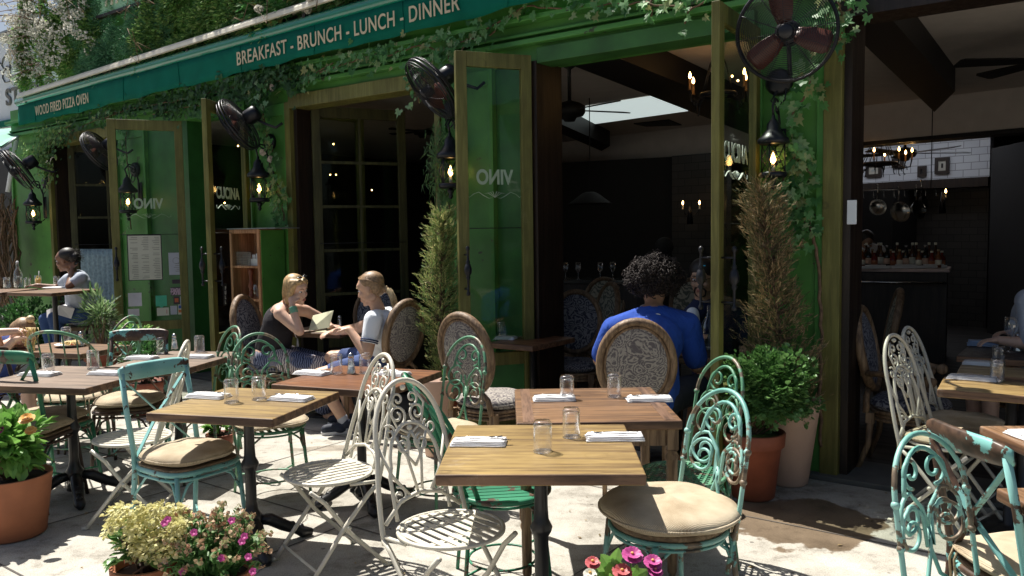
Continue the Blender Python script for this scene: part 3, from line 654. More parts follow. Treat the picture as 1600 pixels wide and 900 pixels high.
for (y0, y1, dz0, dz1) in ((-0.19, -0.02, 0.008, 0.020),):
    b.add([(x_a, y0, ztop(x_a)+dz0), (x_b, y0, ztop(x_b)+dz0), (x_b, y1, ztop(x_b)+dz0), (x_a, y1, ztop(x_a)+dz0), (x_a, y0, ztop(x_a)+dz1), (x_b, y0, ztop(x_b)+dz1), (x_b, y1, ztop(x_b)+dz1), (x_a, y1, ztop(x_a)+dz1)],
          [(3, 2, 1, 0), (4, 5, 6, 7), (0, 1, 5, 4), (1, 2, 6, 5), (2, 3, 7, 6), (3, 0, 4, 7)])
n_ = 12
for (ya, za_, yb, zb3) in ((-.285, -.075, -.275, -.035), (-.275, -.035, -.24, .0), (-.24, .0, -.19, .02)):
    b.add([(x_a, ya, ztop(x_a)+za_), (x_b, ya, ztop(x_b)+za_), (x_b, yb, ztop(x_b)+zb3), (x_a, yb, ztop(x_a)+zb3)], [(0, 1, 2, 3)], True)
b.add([(x_a, -.285, ztop(x_a)-.075), (x_b, -.285, ztop(x_b)-.075), (x_b, -.24, ztop(x_b)-.07), (x_a, -.24, ztop(x_a)-.07)], [(3, 2, 1, 0)])
b.add([(x_a, -.19, ztop(x_a)+.02), (x_a, -.24, ztop(x_a)+.0), (x_a, -.275, ztop(x_a)-.035), (x_a, -.285, ztop(x_a)-.075), (x_a, -.24, ztop(x_a)-.07), (x_a, -.19, ztop(x_a)+.0)], [(0, 1, 2, 3, 4, 5)])
b.build('hood', m_cream, AW)
b = MB(); b.add([(x_a, -.022, ztop(x_a)-.30), (x_b, -.022, ztop(x_b)-.30), (x_b, -.022, ztop(x_b)), (x_a, -.022, ztop(x_a))], [(0, 1, 2, 3)]); b.build('gap_shade', m_beam, AW)  # dark sheet added to blacken the shaded gap between hood and roll
b = MB()
for i in range(8): x = x_a+0.15+i*1.9; b.box((x, -0.13, ztop(x)-0.12), (0.04, 0.2, 0.05))
b.build('bracket', m_beam, AW)
def aw_text(s, px0, px1, py, size):
    x0, x1 = WX(px0, an, py), WX(px1, an, py); t = text(s, size, Matrix.Identity(4), m_gold, 'lettering', AW, 1.0, 0.002, 0.001, 'LEFT', 1.08)
    wd = max(v.co.x for v in t.data.vertices)
    M = Matrix.Translation((x0, -an-0.022, vzb(x0)+0.075)) @ Matrix.Rotation(-math.atan(slope_b), 4, 'Y') @ XZ @ Matrix.Diagonal(((x1-x0)/wd, 1, 1, 1))
    t.data.transform(M)
aw_text('WOOD FIRED PIZZA OVEN', 57, 141, 160, 0.175)
aw_text('BREAKFAST - BRUNCH - LUNCH - DINNER', 371, 722, 60, 0.185)

# sign board above the awning (only its lower edge with the feet of the letters in the picture)
SB = thing('sign_board', 'pale green sign board with cream serif letters above the awning hood', 'sign', FO, FA)
p0, p1 = W(147, 27, 0.12), W(238, 0, 0.12)
x0s, x1s = p0[0], WX(262, 0.12, 0); zs = p0[1]; ss = (p1[1]-p0[1])/(p1[0]-p0[0])
b = MB(); b.bb(x0s, x1s+2.3, -0.12, -0.06, zs, zs+0.55); b.build('board', plain('pale green sign paint', (0.30, 0.56, 0.36), 0.5, var=0.08, scale=2), SB, bevel=0.008)
b = MB(); b.bb(x0s-0.03, x1s+2.33, -0.14, -0.05, zs-0.035, zs-0.001); b.build('frame', m_darkwood, SB)
text('ITALIAN', 0.36, Matrix.Translation((WX(164, 0.12, 5), -0.121, W(175, 7, 0.12)[1])) @ XZ, m_cream, 'lettering', SB, 0.85, 0.004, 0.012)

# ================================================================ neighbours on the left
m_grayw = plain('pale grey rendered wall', (0.72, 0.77, 0.82), 0.8, var=0.05, scale=1.5)
NB = thing('neighbouring_building', 'pale grey building with dark outline mural and capital lettering at the far left', 'building', F(x_p5L, 0), FA)
b = MB(); b.bb(-22, -0.02, 0.5, 8, 0.0, 4.75); b.build('wall', m_grayw, NB)
b = MB(); b.bb(0.0, 3.2, 0.5, 0.8, 3.56, 4.75); b.build('wall', m_grayw, NB)
b = MB(); b.bb(-22, 3.2, 0.45, 0.6, 4.75, 4.85); b.build('coping', plain('grey coping', (0.25, 0.28, 0.3), 0.7), NB)
nM = Matrix.Translation(F(x_p5L, 0)) @ Matrix.Rotation(FA, 4, 'Z')
def onN(px, py, yl=0.48):
    M = nM.inverted(); o = M @ CP; d = M.to_3x3() @ ray(px, py); t = (yl-o.y)/d.y; p = o+d*t; return p.x, p.z
x_, z_ = onN(9, 165); x2, z2 = onN(37, 157)
text('STUDIO', 0.36, Matrix.Translation((x_, 0.485, z_)) @ XZ, m_ink, 'lettering', NB, 1.15, 0.006, 0.01, 'LEFT', 1.12)
b = MB()
pts = [(9, 84), (4, 92), (2, 102), (6, 110), (14, 108), (15, 100), (13, 92), (15, 86), (9, 84)]
for pp in (pts, [(x+1, y+19) for x, y in pts[::-1]], [(0, 100), (-6, 92), (-12, 100), (-8, 112), (0, 110)]):
    q_ = [onN(x, y) for x, y in pp]; b.tube([(x, 0.49, z) for x, z in q_], 0.014, 5, flat=0.4); b.build('mural', m_ink, NB); b = MB()
q_ = [onN(x, y) for x, y in [(30, 82), (32, 92), (29, 104), (32, 108)]]; b.tube([(x, 0.49, z) for x, z in q_], 0.014, 5)
b.build('mural', m_ink, NB)
b = MB(); xg, zg = onN(-30, 215); b.bb(-22, -0.02, 0.40, 0.49, onN(10, 196)[1]-0.02, onN(10, 190)[1]); b.build('fascia', m_teal, NB)
# dark passage with bare stems below it
b = MB(); b.bb(-14, -0.02, 0.42, 0.49, 0, onN(10, 225)[1]-0.1); b.build('shopfront', m_beam, NB)
GA = thing('small_canopy', 'small light green sloping canopy on a white arm beside the pale building', 'awning', (0, 0, 0))
a1, a2, a3, a4 = PD(-30, 205, 12.2), PD(52, 196, 12.6), PD(2, 228, 10.9), PD(-60, 226, 10.5)
b = MB(); slabv = [a1, a2, a3, a4]; b.add([tuple(v) for v in slabv]+[tuple(v-Vector((0, 0, .02))) for v in slabv], [(0, 1, 2, 3), (7, 6, 5, 4)]+[(i, 4+i, 4+(i+1) % 4, (i+1) % 4) for i in range(4)])
b.build('canopy_cloth', plain('light green canopy', (0.04, 0.28, 0.19), 0.6), GA)
b = MB(); b.tube([PD(54, 197, 12.5), PD(0, 232, 10.9)], 0.02, 8); b.tube([PD(26, 216, 11.6), PD(12, 300, 11.6)], 0.03, 8); b.build('frame', m_grayw, GA)
b = MB(); r2 = random.Random(5)
for k in range(70):
    px = r2.uniform(-30, 26); y0 = r2.uniform(300, 350); dp = r2.uniform(11.2, 11.9); p = []
    for i in range(7): p.append(PD(px+r2.uniform(-8, 8), y0+i*24, dp+r2.uniform(-.1, .1)))
    b.tube(p, r2.uniform(0.004, 0.014), 5)
tag(b.build('bare_vine', m_bark), 'tangle of bare brown vine stems against the dark shopfront', 'vine')
# ================================================================ leaves
IVY = [(0, -0.1), (0.28, -0.38), (0.55, -0.02), (0.34, 0.12), (0.42, 0.48), (0.14, 0.42), (0, 0.95), (-0.14, 0.42), (-0.42, 0.48), (-0.34, 0.12), (-0.55, -0.02), (-0.28, -0.38)]
OVAL = [(0, -0.5), (0.26, -0.2), (0.3, 0.15), (0.14, 0.42), (0, 0.55), (-0.14, 0.42), (-0.3, 0.15), (-0.26, -0.2)]
THIN = [(0, -0.5), (0.09, -0.1), (0.08, 0.3), (0, 0.6), (-0.08, 0.3), (-0.09, -0.1)]
NEED = [(-0.05, -0.5), (0.05, -0.5), (0, 0.6)]
BLOB = [(0, -0.5), (0.45, -0.2), (0.42, 0.3), (0, 0.5), (-0.42, 0.3), (-0.45, -0.2)]
def leaf(mb, p, d, nrm, s, out=OVAL, fold=0.15):
    """leaf at p, tip direction d, facing nrm"""
    d = d.normalized(); x = d.cross(nrm)
    if x.length < 1e-4: x = d.orthogonal()
    x.normalize(); n = x.cross(d)
    vs = [p + x*(a*s) + d*(b*s) + n*(abs(a)*fold*s*1.5 - b*b*fold*s) for a, b in out]; k = len(vs)
    if k > 6:
        c = p + d*(0.1*s); mb.add(vs+[c], [(i, (i+1) % k, k) for i in range(k)])
    else: mb.add(vs, [tuple(range(k))])
def rv(r=rnd): 
    while True:
        v = Vector((r.uniform(-1, 1), r.uniform(-1, 1), r.uniform(-1, 1)))
        if 0.05 < v.length < 1: return v.normalized()
def vine_path(pts, n=30, j=0.02):
    pts = [Vector(p) for p in pts]; out = []
    for i in range(n+1):
        t = i/n*(len(pts)-1); k = min(int(t), len(pts)-2); out.append(pts[k].lerp(pts[k+1], t-k)+rv()*j)
    return out
def wallleaf(mb, x, z, y, s, out=IVY):
    """leaf lying roughly against a facade plane in building coordinates"""
    nrm = Vector((rnd.uniform(-.7, .7), -1, rnd.uniform(0.0, 1.0))).normalized(); d = Vector((rnd.uniform(-.8, .8), rnd.uniform(-.4, .1), -1+rnd.uniform(0, .9)))
    leaf(mb, Vector((x, y, z)), d, nrm, s, out, 0.12)
def ivy(name, label, paths, dens, s=0.06, spread=0.07, mat=None, stem=0.007, n0=0.03, cat='ivy', out=IVY, extra=None):
    """paths: lists of (px,py,n_out) on the facade"""
    root = thing(name, label, cat, FO, FA); lv = MB(); st = MB()
    for path in paths:
        pts = []
        for px, py, n in path: x, z = W(px, py, n); pts.append(Vector((x, -n, z)))
        L = sum((a-b).length for a, b in zip(pts, pts[1:])); vp = vine_path(pts, max(6, int(L*14)), 0.012)
        st.tube(vp, stem, 6)
        for k in range(int(L*dens)):
            t = rnd.random()*(len(vp)-1); q = vp[int(t)].lerp(vp[min(int(t)+1, len(vp)-1)], t % 1)
            off = Vector((rnd.gauss(0, spread), -abs(rnd.gauss(0, 0.035))-0.01, rnd.gauss(0, spread)))
            wallleaf(lv, q.x+off.x, q.z+off.z, q.y+off.y, s*rnd.uniform(0.55, 1.25), out)
    if extra: extra(lv, st)
    lv.build('foliage', mat or m_ivy, root); st.build('stem', m_bark, root); return root
# strand on the right-hand pier
ivy('ivy', 'bright green ivy trailing down the pier beside the largest wall fan', [
    [(1262, 60, .12), (1270, 130, .1), (1235, 180, .08), (1245, 260, .06), (1240, 320, .06), (1262, 360, .05)],
    [(1240, 240, .1), (1225, 280, .1), (1218, 320, .1)], [(1250, 250, .08), (1268, 270, .08), (1262, 300, .06)],
    [(1262, 330, .05), (1252, 385, .08)], [(1285, 60, .1), (1300, 30, .12), (1335, 10, .1)], [(1290, 70, .1), (1320, 55, .12)], [(1310, 0, .14), (1325, 40, .12)]], 120, 0.06, 0.06)
b = MB(); b.tube(vine_path([Vector((*(lambda q: (q[0], -.05, q[1]))(W(px, py, .05)),)) for px, py in ((1262, 330), (1280, 420), (1283, 520), (1281, 640), (1284, 700))], 30, .008), 0.011, 7)
tag(b.build('bare_vine', m_bark), 'bare knobbly ivy stem climbing the olive jamb of the right pier', 'vine'); b_ = [o for o in sc.objects if o.get('label', '').startswith('bare knobbly')][0]; b_.location = FO; b_.rotation_euler = (0, 0, FA)
# along the header
ivy('ivy', 'ivy hanging along the green head of the wide right-hand window', [
    [(1110, 0, .12), (1075, 12, .14), (1040, 10, .14), (1010, 5, .14)], [(1020, 0, .14), (1016, 25, .14)], [(1080, 10, .14), (1072, 35, .14)],
    [(1010, 5, .1), (940, 8, .12), (880, 14, .12), (820, 10, .12), (760, 45, .12)], [(960, 5, .12), (950, 22, .12)]], 48, 0.062, 0.045)
ivy('ivy', 'ivy hanging below the awning over the middle window', [
    [(775, 50, .12), (730, 62, .14), (690, 80, .12), (660, 70, .14), (610, 85, .16), (560, 92, .16), (520, 108, .14), (475, 120, .12)],
    [(730, 62, .14), (715, 90, .2)], [(600, 85, .16), (590, 100, .16)], [(700, 75, .14), (705, 110, .14)], [(660, 90, .14), (650, 130, .2), (655, 160, .2)], [(520, 100, .14), (490, 118, .14), (480, 130, .12)]], 80, 0.06, 0.06)
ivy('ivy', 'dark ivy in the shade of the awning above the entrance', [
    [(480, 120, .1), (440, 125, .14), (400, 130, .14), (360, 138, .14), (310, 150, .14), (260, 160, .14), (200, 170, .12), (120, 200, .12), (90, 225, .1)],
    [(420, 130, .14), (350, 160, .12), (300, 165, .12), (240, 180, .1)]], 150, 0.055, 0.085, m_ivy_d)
ivy('ivy', 'ivy strand with pale roses on the pier left of the middle window', [
    [(430, 130, .12), (410, 150, .1), (415, 200, .09), (425, 240, .08), (420, 275, .08), (440, 320, .07), (447, 355, .05)],
    [(415, 150, .12), (408, 200, .1)], [(430, 285, .08), (452, 310, .06)], [(405, 140, .15), (404, 190, .15)]], 130, 0.058, 0.055, out=IVY)
ivy('vine', 'wispy feathery vine hanging beside the lantern at the middle pier', [
    [(690, 195, .08), (688, 240, .08), (692, 290, .08), (700, 320, .08)], [(700, 210, .06), (702, 330, .06)], [(686, 220, .1), (682, 300, .1)]], 420, 0.085, 0.05, leafmat('wispy leaves', [(.04, .13, .03), (.10, .22, .06), (.16, .28, .08)]), out=NEED, cat='vine')
ivy('ivy', 'ivy and stems behind the glass of the menu door', [[(198, 170, .05), (196, 220, .05), (200, 260, .05), (205, 360, .05)], [(185, 175, .1), (150, 190, .1)]], 60, 0.055, 0.04)
ivy('climber', 'fluffy pale green climber at the far left corner under the awning', [
    [(110, 195, .15), (85, 215, .15), (70, 235, .15), (62, 250, .15)], [(70, 205, .1), (75, 250, .1), (80, 280, .08)], [(60, 240, .15), (40, 250, .2)]], 520, 0.05, 0.09, m_climb, out=OVAL, cat='climbing plant')
# pale roses
b = MB()
for px, py in ((427, 137), (412, 238), (424, 250)):
    x, z = W(px, py, .16)
    for k in range(26):
        a = rnd.uniform(0, 6.28); e = rnd.uniform(-.2, 1.2); d = Vector((math.cos(a)*math.cos(e), -math.sin(e)*.8-.1, math.sin(a)*math.cos(e))); leaf(b, Vector((x, -.16, z))+d*.012*(1+k/18), d+rv()*.3, Vector((0, -1, 0)), .035, BLOB, .5)
o = b.build('rose_blossoms', leafmat('pale rose petals', [(.62, .52, .46), (.75, .68, .6)])); o.parent = [x for x in sc.objects if x.get('label', '').startswith('ivy strand with pale roses')][0]

# foliage wall above the awning
def wallmass(name, label, region, count, s, out, mat, ydepth=(0.03, 0.20), cat='climbing plant', lump=0.18, seed=1, stems=0, holes=0.25, mat2=None, fl=None):
    r_ = random.Random(seed); root = thing(name, label, cat, FO, FA); lv = MB(); x0, x1, z0, z1 = region; n = 0
    cl = [(r_.uniform(x0, x1), r_.uniform(z0, z1), r_.uniform(*ydepth), r_.uniform(.10, .24)) for _ in range(max(10, int((x1-x0)*(z1-z0)*34)))]
    while n < count:
        cx, cz, cy, cr = r_.choice(cl); v = rv(r_)*cr*(r_.random()**0.4)
        x, z, y = cx+v.x*1.1, cz+v.z, max(0.02, cy*0.6+abs(v.y)*0.6)
        d = Vector((v.x, -abs(v.y)-.1, v.z-.3*cr))+rv(r_)*.12; leaf(lv, Vector((x, -y, z)), d, Vector((r_.uniform(-.5, .5), -.6, 1+r_.uniform(-.6, .4))), s*r_.uniform(.5, 1.3), out, .15); n += 1
    lv.build('foliage', mat, root)
    if fl:
        f = MB()
        for _ in range(fl[0]):
            cx, cz, cy, cr = r_.choice(cl); cx += r_.gauss(0, .05); cz += r_.gauss(0, .05); c = Vector((cx, -cy*0.6-cr*.8-.03, cz))
            for k in range(fl[1]): leaf(f, c+rv(r_)*fl[2], rv(r_), rv(r_), fl[3]*r_.uniform(.6, 1.2), BLOB, .2)
        f.build('blossoms', m_wflow, root)
    if stems:
        q = MB()
        for _ in range(stems):
            x = r_.uniform(x0, x1); z = r_.uniform(z0, z1); pts = []
            for k in range(8): pts.append((x+k*.09*r_.uniform(.4, 1.2)*(1 if _ % 2 else -1), -r_.uniform(.3, .5), z+k*.08*r_.uniform(-.5, 1)))
            q.tube(pts, .0035, 5)
        q.build('stem', m_bark, root)
    return root
xs = [WX(px, .2, 100) for px in (25, 110, 215, 330, 470)]
zh = lambda px, py: W(px, py, .2)[1]
wallmass('flowering_climber', 'climber thick with small white blossoms at the far left above the awning', (xs[0]-.1, xs[1]+.5, 3.75, 5.0), 20000, .05, OVAL, m_climb, seed=2, stems=8, fl=(150, 26, .06, .028))
wallmass('climber', 'blue green feathery creeper between the blossoms and the awning hood', (xs[1]-.1, xs[2]+.6, 3.5, 4.7), 30000, .05, THIN, m_feather, seed=3, stems=2, ydepth=(.03, .2))
wallmass('climber', 'light green bushy creeper above the middle of the awning', (xs[2]-.1, xs[3]+.9, 3.55, 4.6), 24000, .05, OVAL, m_climb, seed=4, stems=3, ydepth=(.03, .2))
wallmass('climber', 'dark green leafy creeper with pale roses above the right part of the awning', (xs[3]+.3, -2.5, 3.65, 4.3), 12000, .065, IVY, m_ivy, seed=5, stems=4, ydepth=(.03, .2), fl=(12, 40, .03, .04))
# wild flowering twigs that stick out at the far left
b = MB(); f = MB(); r_ = random.Random(9)
for k in range(26):
    px, py = r_.uniform(40, 85), r_.uniform(0, 120); x, z = W(px, py, .12); p = Vector((x, -.12, z)); q = p+Vector((-r_.uniform(.3, .75), -r_.uniform(0, .4), r_.uniform(-.1, .35)))
    m_ = p.lerp(q, .5)+Vector((0, 0, .06)); b.tube([p, m_, q], .005, 5)
    for i in range(14):
        c = p.lerp(q, i/14+.03)+rv(r_)*.03
        for j in range(5): leaf(f, c+rv(r_)*.014, rv(r_), rv(r_), .024, BLOB, .2)
t_ = thing('blossom_twigs', 'white blossoming twigs reaching out over the pale wall at the far left', 'branches', FO, FA)
b.build('twig', m_bark, t_); f.build('blossoms', m_wflow, t_)

# ================================================================ lanterns
def make_lantern():
    t = thing('wall_lantern', '', 'lantern')
    b = MB(); b.lathe([(.001, .36), (.012, .355), (.014, .33), (.03, .315), (.045, .29), (.05, .25), (.085, .205), (.112, .18), (.115, .155), (.10, .145), (.09, .14), (.001, .14)], n=20); b.build('hood', m_blackm, t)
    b = MB(); b.lathe([(.001, -.10), (.092, -.10), (.10, -.09), (.10, -.07), (.092, -.06), (.001, -.06)], n=20)
    b.lathe([(.001, -.19), (.012, -.185), (.02, -.165), (.012, -.15), (.024, -.135), (.03, -.115), (.015, -.1)], n=12); b.build('base', m_blackm, t)
    b = MB()
    for k in range(8):
        a = k*math.pi/4; c, s_ = math.cos(a), math.sin(a)
        if k % 2 == 0: b.tube([(c*.088, s_*.088, -.07), (c*.084, s_*.084, .145)], .005, 6)
        a2 = a+math.pi/2; c2, s2 = math.cos(a2), math.sin(a2)
        if k % 2 == 0: b.tube([(c*.089, s_*.089, -.06), ((c+c2)*.064, (s_+s2)*.064, .04), (c2*.085, s2*.085, .14)], .004, 5); b.tube([(c2*.089, s2*.089, -.06), ((c+c2)*.066, (s_+s2)*.066, .04), (c*.085, s_*.085, .14)], .004, 5)
    b.build('cage', m_blackm, t)
    b = MB(); b.lathe([(.08, -.06), (.078, .14)], n=20); b.build('glass', m_pane, t)
    b = MB(); b.lathe([(.013, -.06), (.013, .0), (.001, .001)], n=10); b.build('candle', m_cream, t)
    b = MB(); b.lathe([(.001, 0), (.018, .014), (.020, .034), (.010, .062), (.001, .085)], n=12); b.build('bulb', m_flame, t)
    b = MB(); b.tube([(0, .0, .35), (0, -.02, .42), (0, .03, .48), (0, .09, .47), (0, .11, .42), (0, .09, .38), (0, .06, .40), (0, .07, .43)], .009, 8)
    b.tube([(0, .02, .46), (0, .10, .42), (0, .14, .30), (0, .15, .12), (0, .15, .02)], .009, 8); b.tube([(0, .02, -.13), (0, .09, -.08), (0, .15, -.04)], .006, 6); b.build('arm', m_blackm, t)
    b = MB(); b.box((0, .157, .12), (.09, .014, .30)); b.build('back_plate', m_blackm, t, bevel=.01)
    return t
lan = make_lantern()
for px, py, n, s_, lb in ((1208, 256, .17, .86, 'black wall lantern half hidden by ivy on the right-hand pier'), (405, 300, .17, 1.0, 'black wall lantern above the wooden shelf cabinet beside ivy'), (704, 275, .17, 1.0, 'black wall lantern beside the edge of the open door of the middle pier'),
    (200, 320, .17, 1.0, 'lit wall lantern seen through the glass of the menu door'), (52, 338, .20, 1.0, 'black wall lantern on the far left green pier')):
    x, z = W(px, py, n); put(lan, F(x, n, z), FA, lb, 'wall lanterns on the piers').scale = (s_, s_, s_)

# ================================================================ wall fans
def make_fan():
    t = thing('wall_fan', '', 'fan'); RR = .235
    cg = MB()   # guard: rings and wires; axis along -y
    for y in (-.075, .075): pass
    def dome(r, sgn): return sgn*(.028+.055*math.sqrt(max(0, 1-(r/RR)**2)))
    for sgn in (-1, 1):
        for i in range(2, 24):
            r = RR*i/23.5; y = dome(r, sgn); cg.tube([(r*math.cos(a*math.pi/18), y, r*math.sin(a*math.pi/18)) for a in range(36)], .0016, 4, True)
        for k in range(12):
            a = k*math.pi/6+.1; cg.tube([(r*math.cos(a), dome(r, sgn), r*math.sin(a)) for r in (.03, .08, .13, .18, .22, RR)], .0018, 4)
    cg.build('guard', m_blackm, t)
    b = MB(); b.tube([(RR*math.cos(a*math.pi/20), 0, RR*math.sin(a*math.pi/20)) for a in range(40)], .010, 8, True); 
    for sgn in (-1, 1): b.tube([(RR*math.cos(a*math.pi/20), .026*sgn, RR*math.sin(a*math.pi/20)) for a in range(40)], .005, 6, True)
    b.build('rim', m_blackm, t)
    b = MB(); mb_ = plain('reddish brown fan blade', (0.075, 0.02, 0.012), 0.4) if 'reddish brown fan blade' not in bpy.data.materials else bpy.data.materials['reddish brown fan blade']
    for k in range(3):
        a = math.pi/2+k*2*math.pi/3+.17; bl = MB(); vs = []
        for i in range(9):
            r = .045+(.17)*i/8; wv = (.034+.022*math.sin(min(1, i/5)*math.pi/2))*(1 if i < 8 else .7)
            for j in (-1, 0, 1): vs.append(Matrix.Rotation(-a, 3, 'Y') @ Vector((r, .018*j, wv*j)))
        bl.add(vs, [(i*3+j, i*3+j+1, i*3+j+4, i*3+j+3) for i in range(8) for j in range(2)], True); o = bl.build('blade', mb_, t); s_ = o.modifiers.new('t', 'SOLIDIFY'); s_.thickness = .004
    b = MB(); rx = Matrix.Rotation(R(90), 3, 'X'); b.lathe([(.001, .088), (.03, .088), (.04, .075), (.042, .03), (.04, .01), (.001, .01)], n=20, rot=rx); b.build('hub', m_blackm, t)
    b = MB(); b.lathe([(.05, -.08), (.065, -.1), (.065, -.19), (.05, -.21), (.001, -.212)], n=20, rot=rx); b.build('motor', m_blackm, t)
    b = MB(); b.tube([(0, .16, -.05), (0, .2, -.12), (0, .26, -.2), (0, .33, -.2)], .012, 8); b.build('bracket', m_blackm, t)
    return t
fan = make_fan()
def place_fan(px, py, n, yaw, tilt, lb, scale=1.0):
    x, z = W(px, py, n); f = put(fan, F(x, n, z), 0, lb, 'caged fans mounted on the facade')
    f.rotation_euler = (Matrix.Rotation(FA+yaw, 4, 'Z') @ Matrix.Rotation(tilt, 4, 'X')).to_euler(); f.scale = (scale,)*3; return f
place_fan(1229, 50, .62, R(14), R(10), 'largest caged wall fan with brown blades on the right-hand pier', 1.16)
place_fan(675, 138, .42, R(-34), R(40), 'caged wall fan with brown blades beside the middle open door', 1.15)
place_fan(372, 195, .42, R(-58), R(32), 'caged wall fan seen edge-on above the wooden shelf cabinet', 1.15)
place_fan(155, 236, .45, R(-58), R(32), 'caged wall fan tilted beside the menu door', 1.05)
place_fan(28, 265, .55, R(-25), R(34), 'caged wall fan at the far left among blossoms', 1.2)
# cable loops and round backing discs
for px, py, lb in ((703, 173, 'round black junction box beside the middle pier fan'), (419, 222, 'round black junction box behind ivy over the shelf cabinet'), (209, 265, 'round black junction box seen through the menu door glass'), (70, 285, 'round black junction box at the far left pier'), (1216, 128, 'round black junction box under the largest fan')):
    x, z = W(px, py, .04); b = MB(); b.lathe([(.001, .03), (.06, .028), (.085, .01), (.088, -.02), (.001, -.02)], n=24, rot=Matrix.Rotation(R(90), 3, 'X')); o = b.build('junction_box', m_blackm); o.location = F(x, .03, z); o.rotation_euler = (0, 0, FA); tag(o, lb, 'junction box', 'junction boxes of the fans')
    b = MB(); b.tube([(0, -.03, -.06), (-.04, -.03, -.12), (.0, -.03, -.16), (.05, -.03, -.12), (.06, -.03, -.05)], .006, 6); b.build('cable', m_blackm, o)
# ================================================================ chairs (local: sitter faces +y, seat centre over the origin)
def arc(cx, cz, rx, rz, a0, a1, n=20, y=0.0):
    return [Vector((cx+rx*math.cos(a0+(a1-a0)*i/n), y, cz+rz*math.sin(a0+(a1-a0)*i/n))) for i in range(n+1)]
def ring(r, z, n=36, ry=None, y=0.0): return [(r*math.cos(2*math.pi*i/n), y+(ry or r)*math.sin(2*math.pi*i/n), z) for i in range(n)]
def cushion(parent, w_, d_, h_, z, mat, name='cushion', e=3.0, cy=0.0, ties=True, dome=0.35):
    prof = [(.5, -1), (.8, -.96), (.93, -.72), (1, -.25), (1, .25), (.95, .66), (.87, .88), (.75, .98), (.6, 1), (.45, 1), (.3, 1), (.15, 1)]
    b = MB(); n, m = 40, len(prof)-1; vs = []
    for j, (rr, z0_) in enumerate(prof):
        zz = z0_*h_/2
        for i in range(n):
            a = 2*math.pi*i/n; c, s_ = math.cos(a), math.sin(a); k = (abs(c)**e+abs(s_)**e)**(-1/e)
            x, y = w_/2*c*k*rr, d_/2*s_*k*rr; dm = (1-min(1, math.hypot(x/(w_/2), y/(d_/2)))**2)*h_*dome if zz > 0 else 0
            vs.append((x, y+cy, z+zz+dm+.003*math.sin(a*5)))
    vs.append((0, cy, z-h_/2)); vs.append((0, cy, z+h_/2+h_*dome)); b.add(vs, [(j*n+i, j*n+(i+1) % n, (j+1)*n+(i+1) % n, (j+1)*n+i) for j in range(m) for i in range(n)]+[((i+1) % n, i, (m+1)*n) for i in range(n)]+[(m*n+i, m*n+(i+1) % n, (m+1)*n+1) for i in range(n)], True)
    o = b.build(name, mat, parent)
    q = MB(); pts = []
    for i in range(n):
        a = 2*math.pi*i/n; c, s_ = math.cos(a), math.sin(a); k = (abs(c)**e+abs(s_)**e)**(-1/e); pts.append((w_/2*c*k*1.0, d_/2*s_*k*1.0+cy, z))
    q.tube(pts, .0055, 6, True); q.build('piping', mat, o)
    if ties:
        tx, ty = (.36, .46) if e > 2.5 else (.20, .44)
        for sx in (-1, 1):
            q = MB()
            for dx in (0, .025): q.tube([(sx*w_*tx+dx, -d_*ty+cy, z), (sx*w_*(tx+.01)+dx, -d_*(ty+.03)+cy, z-.04), (sx*w_*tx+dx*1.2, -d_*(ty+.02)+cy, z-.16-.03*sx)], .005, 5, flat=.4)
            q.build('tie', m_tan, o)
    return o
def back_plane(y0, z0, lean, curve=0.0):
    """maps flat (x,z) to the leaning (and bowed) back of a chair"""
    return lambda x, z: Vector((x, y0-(z-z0)*lean+curve*x*x, z))
def sp(bp, c, r0, r1, a0, turns, n=24, sx=1.0):
    return [bp(c[0]+sx*(r0+(r1-r0)*i/(n-1))*math.cos(a0+turns*2*math.pi*i/(n-1)), c[1]+(r0+(r1-r0)*i/(n-1))*math.sin(a0+turns*2*math.pi*i/(n-1))) for i in range(n)]
